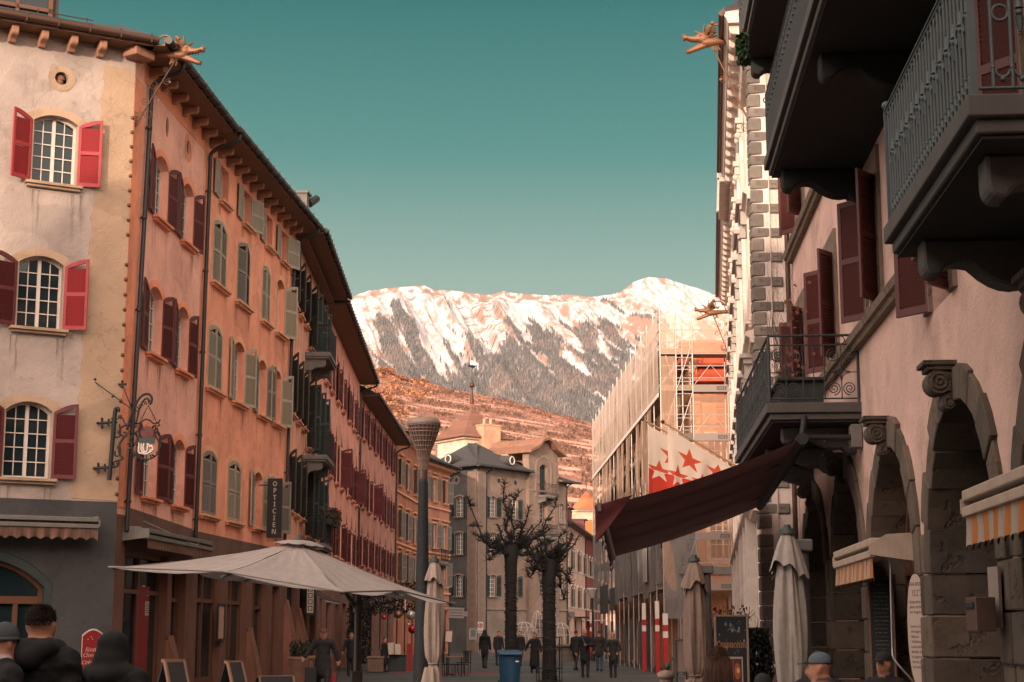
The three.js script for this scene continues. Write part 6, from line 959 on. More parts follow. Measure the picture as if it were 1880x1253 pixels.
// ------------------------------------------------------------ foot of the left row: buttresses, boards, planters, posters
{
  const specs = [[RX, 0]]; const F2 = new Facade(scene, -8.26, 42.32, -7.33, 53.1), F3 = new Facade(scene, -7.33, 53.12, -7.61, 64.5), B = new Facade(scene, -8.69, 36, -8.26, 42.3);
  const bm = plaster([.26, .115, .075]);
  for (const [F, u, y, z, w, label] of [[B, 4.45, 1.5, .42, .36, 'low sloping plaster buttress beside the corner shop window'], [F2, 6.25, 1.7, .4, .36, 'low sloping plaster buttress under the optician sign'], [F3, .35, 2.6, .6, .5, 'tall sloping buttress at the start of the peach house'], [F3, 4.3, 2.4, .6, .5, 'sloping buttress between the shops of the peach house']]) {
    const p = F.world(u, 0, 0), t = thing('buttress', p.x, 0, p.z, label, 'buttress', null, F.th); mesh('body', profileAlong([[0, y], [-.02, 0], [z, 0], [z, .12], [.06, y]].reverse(), w).translate(-w / 2, 0, 0), bm, t); mesh('coping', at(box(w + .04, .05, Math.hypot(z, y), 0, 0, 0), 0, y / 2 + .1, z / 2 + .06, Math.PI / 2 - Math.atan2(z, y) , 0, 0), bm, t);
  }
  let p = F2.world(2.95, 1.95, .03), t = thing('framed_poster', p.x, p.y, p.z, 'small framed poster hanging on the pier of the orange house', 'poster', null, F2.th); mesh('print', box(.62, .88, .01, 0, 0, .02), new THREE.MeshStandardMaterial({ map: print(96, 144, (c) => { c.fillStyle = '#b08d78'; c.fillRect(0, 0, 96, 144); c.strokeStyle = '#6a4030'; c.lineWidth = 3; c.beginPath(); c.arc(46, 40, 18, 0, 6.3); c.moveTo(58, 56); c.lineTo(50, 84); c.stroke(); c.fillStyle = '#2a2220'; c.font = 'bold 30px serif'; c.fillText('79', 30, 112); c.fillStyle = '#7a3a2a'; c.fillRect(22, 120, 52, 5); }), roughness: .8 }), t); mesh('frame', ring([[-.37, -.5], [.37, -.5], [.37, .5], [-.37, .5]], [[-.31, -.44], [.31, -.44], [.31, .44], [-.31, .44]], .05, 0), M.dark, t);
  p = B.world(2.9, 1.95, .0); t = thing('window_poster', p.x, p.y, p.z, 'red sale poster with white notice in the corner shop window', 'poster', null, B.th); mesh('sheet', box(1.05, 2.0, .01, 0, -.2, -.2), new THREE.MeshStandardMaterial({ map: print(128, 256, (c) => { c.fillStyle = '#7c1820'; c.fillRect(0, 0, 128, 256); c.fillStyle = '#c08a80'; c.font = 'bold 24px sans-serif'; c.fillText('SOLDE', 26, 40); c.fillRect(24, 52, 80, 4); c.fillStyle = '#b8a898'; c.fillRect(26, 90, 84, 84); c.fillStyle = '#443830'; for (let i = 0; i < 5; i++) c.fillRect(34, 102 + i * 13, 66 - (i * 17) % 30, 5); c.fillStyle = '#a8202c'; c.fillRect(70, 190, 40, 50); }), roughness: .7 }), t); mesh('tape', box(.2, .03, .012, 0, .8, -.19), M.white, t);
  for (const [px, D, w, h, ry, label] of [[318, 33, .5, 1.15, .95, 'tall leaning easel board edge on before the corner shop'], [428, 37, .45, 1.05, 1.0, 'dark easel board leaning open before the orange house'], [505, 42, .9, .6, .5, 'low wooden folding board at the foot of the orange house']]) { p = P(px, 1200, D); t = thing('easel_board', p.x, 0, p.z, label, 'board', null, ry); mesh('panel', rbox(w, h, .04, .01, 0, h / 2, .2, -.32), M.dark, t); mesh('rear_panel', rbox(w, h, .04, .01, 0, h / 2, -.2, .32), M.dark, t); mesh('frame', merge([-1, 1].map(s => box(.05, h, .06, s * w / 2, h / 2, .21, -.32)).concat([box(w + .04, .06, .1, 0, h - .02, 0)])), std([.24, .13, .09], { map: T.grain }), t); }
  for (const [px, D, label] of [[546, 47, 'tall terracotta planter with a small shrub beside the peach house'], [563, 49, 'second tall stone planter behind the walking man in the cap']]) { p = P(px, 1220, D); t = thing('planter', p.x, 0, p.z, label, 'planter'); mesh('pot', at(new THREE.CylinderGeometry(.36, .26, .95, 4), 0, .48, 0, 0, .9), std([.22, .12, .085], { map: T.tuff }), t); mesh('rim', at(new THREE.CylinderGeometry(.40, .40, .07, 4), 0, .96, 0, 0, .9), std([.24, .13, .09]), t); const l = []; for (let i = 0; i < 90; i++) l.push(at(new THREE.PlaneGeometry(.04, .2), rr(-.2, .2), rr(1, 1.4), rr(-.2, .2), rr(-1, 1), R() * 6, rr(-1, 1))); const q = mesh('shrub', merge(l), std([.03, .035, .02], { side: THREE.DoubleSide }), t); q.userData.kind = 'stuff'; }
  p = F3.world(3.6, 2.9, .5); t = thing('shop_sign', p.x, p.y, p.z, 'small black and white vertical shop sign on the peach house', 'sign'); mesh('board', box(.3, 1.3, .06, 0, 0, 0), M.dark, t); mesh('lettering', at(new THREE.PlaneGeometry(.22, 1.15), 0, 0, .034), new THREE.MeshStandardMaterial({ map: print(48, 256, (c) => { c.fillStyle = '#b0a294'; c.fillRect(0, 0, 48, 256); c.strokeStyle = '#221d1c'; c.lineWidth = 5; for (let i = 0; i < 5; i++) c.strokeRect(10, 14 + i * 48, 28, 30); }) }), t); mesh('bracket', bar(V(-.5, .5, 0), V(0, .5, 0), .02, 5), M.iron, t);
  for (const [u, z, ln, label] of [[6.6, .9, 2.6, 'dark half open awning on the peach house, nearer one'], [9.9, .9, 2.2, 'dark half open awning on the peach house, farther one']]) { p = F3.world(u, 0, 0); t = thing('shop_awning', p.x, 0, p.z, label, 'awning', null, F3.th); mesh('cloth', sheet(8, 4, (a, b) => V(-ln / 2 + ln * a, 3.3 - .55 * b, .02 + z * b)), fabric([.03, .03, .032]), t); mesh('front_bar', bar(V(-ln / 2, 2.74, z), V(ln / 2, 2.74, z), .03, 6), M.steel, t); }
  // red totem with white script
  const tD = 19.2, tp = P(167, 1200, tD); t = thing('totem_sign', tp.x, 0, tp.z, 'red rounded totem sign with white script behind the woman in black', 'sign', null, .12);
  const prof = [[-.10, .0], [.12, .0], [.14, .9], [.135, 1.66]]; for (let i = 0; i <= 10; i++) prof.push([.135 - .25 * (i / 10), 1.66 + .07 * Math.sin(i / 10 * Math.PI) + .0]); prof.push([-.115, 1.5]);
  mesh('panel', ext(poly(prof), .05, -.05, .008), std([.50, .42, .36]), t);
  const fg = new THREE.ShapeGeometry(poly(prof.map(([x, y]) => [x * .94 + .006, y * .985 + .008]))); { const u = fg.attributes.uv, q = fg.attributes.position; for (let i = 0; i < q.count; i++) u.setXY(i, (q.getX(i) + .13) / .28, q.getY(i) / 1.74); }
  fg.translate(0, 0, .0035); mesh('face', fg, new THREE.MeshStandardMaterial({ map: print(128, 768, (c, w, h) => { c.fillStyle = '#8e1219'; c.fillRect(0, 0, w, h); c.fillStyle = '#e0c8b8'; c.strokeStyle = '#e0c8b8'; c.textAlign = 'center'; c.font = 'italic 27px serif'; c.fillText('Sion', 54, 118); c.fillText('Chemin', 66, 146); c.font = 'italic 14px serif'; c.fillText('des', 88, 158); c.font = 'italic 27px serif'; c.fillText('Crèches', 62, 182); c.lineWidth = 2.5; c.beginPath(); c.moveTo(92, 62); c.quadraticCurveTo(124, 100, 104, 124); c.quadraticCurveTo(84, 128, 78, 112); c.quadraticCurveTo(88, 96, 92, 62); c.stroke(); for (const [x, y] of [[56, 46], [64, 56], [40, 58], [30, 210], [42, 212], [84, 214], [30, 300], [46, 288], [34, 320]]) { c.beginPath(); c.arc(x, y, 3, 0, 7); c.fill(); } }), roughness: .5 }), t);
}
// ------------------------------------------------------------ right foreground: boards, plants, bollard, wall signs
{
  let D = 26, p = P(1344, 1200, D), t = thing('menu_board', p.x, 0, p.z, 'black illustrated menu board with gold script welcoming guests', 'menu board', null, -.05);
  const mb = print(256, 512, (c, w, h) => {
    c.fillStyle = '#14191c'; c.fillRect(0, 0, w, h); seed = 5; for (let i = 0; i < 42; i++) { c.fillStyle = pick(['#33484f', '#5f7a80', '#2a3a40', '#7d8f90']); c.beginPath(); const y = i < 28 ? rr(20, 190) : rr(450, 508); c.arc(rr(10, 246), y, rr(3, 10), 0, 7); c.fill(); }
    c.strokeStyle = '#8d7d66'; c.lineWidth = 2; for (let i = 0; i < 5; i++) { c.beginPath(); c.moveTo(90 + i * 14, 70 - i * 3); c.lineTo(150 + i * 8, 40 + i * 11); c.stroke(); }
    c.fillStyle = '#a9744a'; c.font = 'italic bold 46px serif'; c.textAlign = 'center'; c.fillText('Cappuccino', 126, 152); c.fillStyle = '#a89c90'; c.fillRect(44, 196, 176, 140); c.fillStyle = '#6d1418'; c.fillRect(54, 206, 82, 120); c.fillStyle = '#4a2a20'; c.fillRect(138, 206, 72, 120); c.fillStyle = '#a0552a'; c.beginPath(); c.ellipse(172, 266, 26, 40, 0, 0, 7); c.fill(); c.fillStyle = '#c9a68c'; c.beginPath(); c.arc(178, 262, 13, 0, 7); c.fill(); c.fillStyle = '#c0a090'; c.fillRect(60, 228, 60, 4); for (let i = 0; i < 3; i++) c.fillRect(68, 280 + i * 12, 44, 3);
    c.fillStyle = '#6b5c52'; c.font = '14px serif'; c.fillText('· glaces · thés · crêpes ·', 128, 376); c.fillStyle = '#8e7a66'; c.font = 'italic bold 42px serif'; c.fillText('Bienvenue', 128, 418); c.fillStyle = '#7a5638'; c.beginPath(); c.moveTo(70, 448); c.lineTo(170, 444); c.lineTo(170, 436); c.lineTo(228, 452); c.lineTo(170, 468); c.lineTo(170, 458); c.closePath(); c.fill();
  });
  mesh('board', box(.46, 1.62, .03, 0, 1.12, 0), M.dark, t); mesh('face', at(new THREE.PlaneGeometry(.46, 1.62), 0, 1.12, .018), new THREE.MeshStandardMaterial({ map: mb, roughness: .6 }), t); mesh('frame', merge([-1, 1].map(s => rbox(.035, 1.95, .05, .008, s * .25, .98, 0)).concat([box(.46, .03, .05, 0, 1.945, 0), box(.05, .03, .5, -.25, .02, 0), box(.05, .03, .5, .25, .02, 0)])), std([.30, .22, .17], { map: T.grain }), t);
  // planter trough and dry shrub behind it
  const twig = (n, w, h, c, leafc, label, px, DD, nl, nm) => { const q = P(px, 1200, DD), g = thing(nm, q.x, 0, q.z, label, 'plant'); mesh('trough', rbox(w * .8, .6, .5, .03, 0, .3, 0), M.dark, g); const a = [], b = []; for (let i = 0; i < n; i++) { const x = rr(-w / 2, w / 2) * .7, hh = h * rr(.6, 1), e = V(x + rr(-.25, .25), hh, rr(-.25, .25)); a.push(bar(V(x, .5, rr(-.15, .15)), e, .008, 4, .004)); for (let k = 0; k < 3; k++) { const s = V(x, .5, 0).lerp(e, rr(.4, .95)); a.push(bar(s, s.clone().add(V(rr(-.22, .22), rr(.05, .25), rr(-.2, .2))), .005, 3, .003)); } } for (let i = 0; i < nl; i++) { const hh = .55 + (h - .75) * Math.pow(R(), 1.1), rw = w / 2 * (1.05 - .5 * (hh / h) ** 2); b.push(at(new THREE.PlaneGeometry(.04, .06), rr(-rw, rw), hh, rr(-.3, .3), R() * 6, R() * 6, R() * 6)); } mesh('stems', merge(a), std(c), g); const f = mesh('foliage', merge(b), std(leafc, { side: THREE.DoubleSide }), g); f.userData.kind = 'stuff'; };
  twig(36, 1.0, 2.35, [.09, .05, .035], [.20, .06, .03], 'dry reddish shrub in a trough behind the menu board', 1340, 29.5, 700, 'potted_shrub'); twig(26, .55, 2.0, [.06, .04, .03], [.19, .055, .03], 'dry red brown twigs left of the menu board', 1305, 28, 420, 'potted_shrub'); twig(24, .62, 1.95, [.03, .025, .02], [.018, .022, .02], 'dense dark evergreen shrub right of the menu board', 1386, 27.5, 2600, 'potted_shrub');
  p = P(1257, 1210, 30); t = thing('standing_notice', p.x, 0, p.z, 'white notice panel with printed rules behind the beige parasol', 'notice'); mesh('panel', box(.36, .56, .03, .02, 1.26, 0), new THREE.MeshStandardMaterial({ map: print(128, 192, (c) => { c.fillStyle = '#a89488'; c.fillRect(0, 0, 128, 192); c.fillStyle = '#4a4040'; for (let i = 0; i < 11; i++) c.fillRect(36 + (i * 13) % 20, 24 + i * 13, 50 + (i * 23) % 36, 4); c.fillStyle = '#a03838'; c.fillRect(12, 46, 14, 18); c.fillRect(12, 72, 26, 4); }), roughness: .7 }), t); mesh('frame', ring([[-.18, .96], [.22, .96], [.22, 1.56], [-.18, 1.56]], [[-.15, .99], [.19, .99], [.19, 1.53], [-.15, 1.53]], .04, -.01), M.stoneG, t); mesh('post', bar(V(.02, 0, -.02), V(.02, 1.2, -.02), .025, 6), M.stoneG, t);
  p = P(1223, 1240, 34); t = thing('stone_pillar', p.x, 0, p.z, 'low stone pillar with a rounded cap at the plaza edge', 'pillar'); mesh('shaft', cyl(.14, .15, .74, 16, 0, .37, 0), M.sstone, t); mesh('cap', new THREE.LatheGeometry([[0, .92], [.1, .91], [.18, .86], [.185, .79], [.14, .74], [0, .74]].map(q => new THREE.Vector2(...q)), 20), std([.30, .24, .2], { map: T.tuff }), t);
  p = P(1236, 1215, 40); t = thing('iron_railing', p.x, 0, p.z, 'dark iron railing with ball finials and chain behind the stone pillar', 'railing'); mesh('posts', merge([cyl(.045, .05, .85, 10, -.15, .42, 0), cyl(.045, .05, 1.0, 10, .05, .5, .1)]), M.green, t); mesh('finial', merge([sph(.085, 12, 9, -.15, .88, 0), sph(.085, 12, 9, .05, 1.06, .1)]), M.green, t); mesh('chain', merge([...Array(5)].map((_, i) => at(new THREE.TorusGeometry(.05, .014, 5, 12), .16 + i * .085, .93 - i * .07, .1, 0, i % 2 ? 1.2 : .2, .8))), M.iron, t);
  // signs on the arcade
  const F = RF; p = F.world(13.62, 1.72, .06); t = thing('oval_sign', p.x, p.y, p.z, 'tall white oval shop sign with black list of goods on the arcade pier', 'sign', null, F.th + .55);
  const el = []; for (let i = 0; i < 40; i++) { const a = i / 40 * 6.283; el.push([.165 * Math.sign(Math.cos(a)) * Math.pow(Math.abs(Math.cos(a)), .8), .64 * Math.sin(a)]); }
  const eg = new THREE.ShapeGeometry(poly(el)); { const u = eg.attributes.uv, q = eg.attributes.position; for (let i = 0; i < q.count; i++) u.setXY(i, q.getX(i) / .33 + .5, q.getY(i) / 1.28 + .5); } eg.translate(0, 0, .034);
  mesh('board', ext(poly(el.map(([x, y]) => [x * 1.06, y * 1.02])), .03, 0, .006), M.dark, t); mesh('face', eg, new THREE.MeshStandardMaterial({ map: print(160, 620, (c, w) => { c.fillStyle = '#a8968a'; c.fillRect(0, 0, w, 620); c.fillStyle = '#2a2422'; c.textAlign = 'center'; c.font = 'bold 26px sans-serif'; c.fillText('GALERIE', 78, 66); c.font = '50px serif'; c.fillText('027', 92, 124); c.font = 'bold 21px sans-serif'; c.textAlign = 'left'; ['- Expositions', '  pour artistes', '  en vogue'].forEach((s, i) => c.fillText(s, 14, 164 + i * 28, 132)); ['- Vente d\'objets', '  vintages et...', '- Bijoux', '- Tableaux', '- Luxes anciennes', '- Bandes de rire', '- Sculptures', '- Porte-clés', '- Céramique'].forEach((s, i) => c.fillText(s, 16, 300 + i * 28, 134)); }), roughness: .7 }), t);
  p = F.world(17.98, 2.0, .12); t = thing('wall_plaque', p.x, p.y, p.z, 'narrow pale plaque with small print on the arcade pier', 'plaque', null, F.th + .2); mesh('plate', box(.22, .55, .03, 0, 0, 0), new THREE.MeshStandardMaterial({ map: print(64, 160, (c) => { c.fillStyle = '#8d8178'; c.fillRect(0, 0, 64, 160); c.fillStyle = '#3d3632'; for (let i = 0; i < 9; i++) c.fillRect(8, 14 + i * 8, 44 - (i * 11) % 18, 3); }), roughness: .6 }), t); mesh('fixing', box(.05, .4, .14, 0, 0, -.08), M.dark, t);
  p = F.world(18.1, 1.85, .28); t = thing('letter_box', p.x, p.y, p.z, 'small brown metal box below the plaque on the pier', 'box', null, F.th + .1); mesh('body', rbox(.3, .3, .18, .01, 0, 0, 0), std([.10, .06, .05], { map: T.wear, roughness: .5 }), t); mesh('flap', rbox(.24, .05, .02, .005, 0, .08, .1), M.dark, t);
  p = F.world(10.1, 1.25, -.05); t = thing('chalk_menu', p.x, p.y, p.z, 'tall narrow chalk menu board at the arcade door', 'menu board', null, F.th + .9); mesh('board', box(.34, 2.4, .04, 0, 0, 0), M.dark, t); mesh('chalk', at(new THREE.PlaneGeometry(.3, 2.3), 0, 0, .024), new THREE.MeshStandardMaterial({ map: print(96, 640, (c) => { c.fillStyle = '#161a1b'; c.fillRect(0, 0, 96, 640); seed = 12; for (let y = 18; y < 620; y += 15) { c.fillStyle = ['#4d5350', '#5d5c55', '#3d4544'][(y / 15 | 0) % 3]; let x = 12; while (x < 76) { const w = rr(4, 13); c.fillRect(x, y, w, rr(2, 5)); x += w + rr(2, 5); } } }), roughness: .9 }), t); mesh('frame', merge([-1, 1].map(s => box(.03, 2.44, .06, s * .185, 0, 0))), M.wood, t);
  p = F.world(12.1, 0, -.28); t = thing('door_curtain', p.x, 0, p.z, 'pale tied curtain inside the arcade door', 'curtain', null, F.th); mesh('cloth', sheet(30, 30, (a, b) => { const k = 1 - .62 * Math.exp(-(((b - .38) / .16) ** 2)); return V((a - .5) * .55 * k, .3 + 2.2 * b, .03 * Math.sin(a * 22)); }), fabric([.34, .27, .22]), t); mesh('tie', at(new THREE.TorusGeometry(.1, .012, 5, 14), 0, 1.14, 0, Math.PI / 2), M.copper, t);
  // trough and dry vine on the iron balcony
  p = F.world(8.05, 5.02, .82); t = thing('window_box', p.x, p.y, p.z, 'dark planting trough standing on the iron balcony', 'planter', null, F.th); const tr = (w, d) => [[-w / 2, d / 2], [w / 2, d / 2], [w / 2, -d / 2], [-w / 2, -d / 2]];
  mesh('trough', merge([box(1.75, .32, .62, 0, .17, 0), rbox(1.9, .06, .74, .02, 0, .36, 0)]), std([.022, .026, .026], { roughness: .6 }), t); mesh('soil', box(1.7, .03, .56, 0, .385, 0), M.wood, t);
  const q0 = F.world(2.6, 0, .1), vl = []; t = thing('dry_vine', q0.x, 5.0, q0.z, 'leafless vine climbing the pink wall above the iron balcony', 'vine', null, F.th); seed = 65; const vn2 = (a, d, n, r) => { let p0 = a.clone(), dir = d.clone(); for (let i = 0; i < n; i++) { dir.add(V(rr(-.5, .5), rr(-.2, .35), rr(-.18, .18))).normalize(); const p1 = p0.clone().addScaledVector(dir, rr(.16, .3)); p1.z = Math.max(.02, Math.min(.6, p1.z)); vl.push(bar(p0, p1, r, 4, r * .85)); if (R() < .45 && n > 3) vn2(p1, V(rr(-1, 1), rr(-.4, 1), rr(0, .4)), n - 3, r * .6); p0 = p1; r *= .9; } };
  vn2(V(0, 0, .1), V(.1, 1, .1), 12, .016); vn2(V(.6, 0, .15), V(.5, 1, .2), 12, .014); vn2(V(1.4, .3, .3), V(1, .6, .1), 13, .012); mesh('stem', merge(vl), std([.05, .03, .022]), t); const lv = []; for (let i = 0; i < 46; i++) lv.push(at(new THREE.PlaneGeometry(.06, .07), rr(0, 3.2), rr(.6, 2.6), rr(.1, .5), R() * 6, R() * 6, R() * 6)); const ff = mesh('leaves', merge(lv), std([.16, .06, .03], { side: THREE.DoubleSide }), t); ff.userData.kind = 'stuff';
  const gp = F.world(11.6, 9.35, 1.42), gr = []; t = thing('trailing_plant', gp.x, gp.y, gp.z, 'small green plant hanging over the rail of the upper balcony', 'plant'); for (let i = 0; i < 160; i++) gr.push(at(new THREE.PlaneGeometry(.07, .08), rr(-.07, .07) - .35, rr(-.22, .22) + .2, rr(-.06, .06), R() * 6, R() * 6, R() * 6)); mesh('leaves', merge(gr), std([.035, .08, .03], { side: THREE.DoubleSide }), t).userData.kind = 'stuff'; mesh('stem', bar(V(-.35, -.1, 0), V(-.35, .5, 0), .012, 5), M.wood, t);
}
// geraniums and boxes on the peach house's lowest balcony
{
  const F3 = new Facade(scene, -7.33, 53.12, -7.61, 64.5), p = F3.world(6.3, 5.55, .95), t = thing('flower_box', p.x, p.y, p.z, 'balcony flower box with dry red flowers on the peach house', 'flower box', null, F3.th), l = [], f = []; mesh('trough', rbox(2.4, .2, .24, .02, 0, 0, 0), M.dark, t);
  for (let i = 0; i < 420; i++) l.push(at(new THREE.PlaneGeometry(.06, .12), rr(-1.2, 1.2), rr(0, .5), rr(-.25, .25), R() * 6, R() * 6, R() * 6)); for (let i = 0; i < 60; i++) f.push(at(new THREE.PlaneGeometry(.07, .07), rr(-.9, 1.2), rr(.1, .45), rr(-.25, .3), R() * 6, R() * 6, R() * 6));
  mesh('foliage', merge(l), std([.05, .035, .025], { side: THREE.DoubleSide }), t).userData.kind = 'stuff'; mesh('flowers', merge(f), std([.30, .035, .035], { side: THREE.DoubleSide }), t).userData.kind = 'stuff';
}
seed = 99;
// ------------------------------------------------------------ people
const vcM = new THREE.MeshStandardMaterial({ vertexColors: true, roughness: .88 }), hairM = {};
const tint = (g, c) => { g = NI(g); const n = g.attributes.position.count, a = new Float32Array(n * 3); for (let i = 0; i < n; i++) { a[i * 3] = c[0]; a[i * 3 + 1] = c[1]; a[i * 3 + 2] = c[2]; } g.setAttribute('color', new THREE.BufferAttribute(a, 3)); return g; };
const SKIN = [.42, .20, .13];
function marched(res, S, cy, caps, lim, fold = 0) { // caps: [ax,ay,az,ar, bx,by,bz,br, colour, zscale, ripple]
  const mc = new MarchingCubes(res, vcM, false, false, 120000), f = mc.field, half = res / 2; f.fill(-1); mc.isolation = 0;
  const near = (x, y, z) => { let best = 1e9, bi = 0, acc = 0; for (let k = 0; k < caps.length; k++) { const c = caps[k], zs = c[9] ?? 1, dx = c[4] - c[0], dy = c[5] - c[1], dz = (c[6] - c[2]) * zs, L = dx * dx + dy * dy + dz * dz || 1e-6; let t = ((x - c[0]) * dx + (y - c[1]) * dy + (z - c[2]) * zs * dz) / L; t = t < 0 ? 0 : t > 1 ? 1 : t; const ex = x - c[0] - t * dx, ey = y - c[1] - t * dy, ez = (z - c[2]) * zs - t * dz; let d = Math.sqrt(ex * ex + ey * ey + ez * ez) - (c[3] + t * (c[7] - c[3])) * (1 + (c[10] ? c[10] * Math.abs(Math.sin(y * 26)) - c[10] * .6 : 0)); if (d < best) { best = d; bi = k; } acc += Math.exp(-d * 55); } return [-Math.log(acc + 1e-30) / 55 + (fold && caps[bi][10] ? fold * (vn(x * 9 + 31, y * 15 + z * 8 + 17, 0, 3) + .5 * vn(x * 21 + 9, y * 30 + z * 19 + 5, 0, 4) - .75) : 0), bi]; };
  const i0 = Math.max(1, Math.floor(half + (-lim[0] / S) * half)), i1 = Math.min(res - 2, Math.ceil(half + (lim[0] / S) * half)), k0 = Math.max(1, Math.floor(half + (-lim[1] / S) * half)), k1 = Math.min(res - 2, Math.ceil(half + (lim[1] / S) * half));
  for (let k = k0; k <= k1; k++) for (let j = 1; j < res - 1; j++) for (let i = i0; i <= i1; i++) f[i + j * res + k * res * res] = -near((i - half) / half * S, (j - half) / half * S + cy, (k - half) / half * S)[0];
  mc.update(); const n = mc.count, p = new Float32Array(n * 3), nm = new Float32Array(n * 3), co = new Float32Array(n * 3);
  for (let i = 0; i < n; i++) {
    const x = mc.positionArray[i * 3] * S, y = mc.positionArray[i * 3 + 1] * S + cy, z = mc.positionArray[i * 3 + 2] * S; p[i * 3] = x; p[i * 3 + 1] = y; p[i * 3 + 2] = z;
    let nx = mc.normalArray[i * 3], ny = mc.normalArray[i * 3 + 1], nz = mc.normalArray[i * 3 + 2]; const L = Math.hypot(nx, ny, nz) || 1; nm[i * 3] = nx / L; nm[i * 3 + 1] = ny / L; nm[i * 3 + 2] = nz / L;
    const c = caps[near(x, y, z)[1]][8]; co[i * 3] = c[0]; co[i * 3 + 1] = c[1]; co[i * 3 + 2] = c[2];
  }
  const g = new THREE.BufferGeometry(); g.setAttribute('position', new THREE.BufferAttribute(p, 3)); g.setAttribute('normal', new THREE.BufferAttribute(nm, 3)); g.setAttribute('uv', new THREE.BufferAttribute(new Float32Array(n * 2), 2)); g.setAttribute('color', new THREE.BufferAttribute(co, 3)); return g;
}
function hand(w, dir, side, c) { // palm, four fingers, thumb, slightly curled; w = wrist, dir = forearm direction
  const d = dir.clone().normalize(), s = V(0, 0, 1).cross(d).normalize().multiplyScalar(side), n = d.clone().cross(s), l = [], pt = (a, b, e) => w.clone().addScaledVector(d, a).addScaledVector(s, b).addScaledVector(n, e);
  l.push(at(new THREE.SphereGeometry(.04, 8, 6).scale(.45, 1.2, 1), 0, 0, 0)); l[0].applyQuaternion(new THREE.Quaternion().setFromUnitVectors(V(0, 1, 0), d)); l[0].translate(...pt(.045, 0, 0).toArray());
  [.062, .072, .068, .052].forEach((L, i) => { const b = (i - 1.5) * .019, k = pt(.085 + L * .5, b, .008), e = pt(.085 + L * .85, b * .9, .03); l.push(bar(pt(.078, b, 0), k, .0095, 5), bar(k, e, .009, 5, .007)); });
  l.push(bar(pt(.02, .03, .005), pt(.055, .056, .015), .011, 5), bar(pt(.055, .056, .015), pt(.085, .054, .028), .010, 5, .008)); return tint(merge(l), c);
}
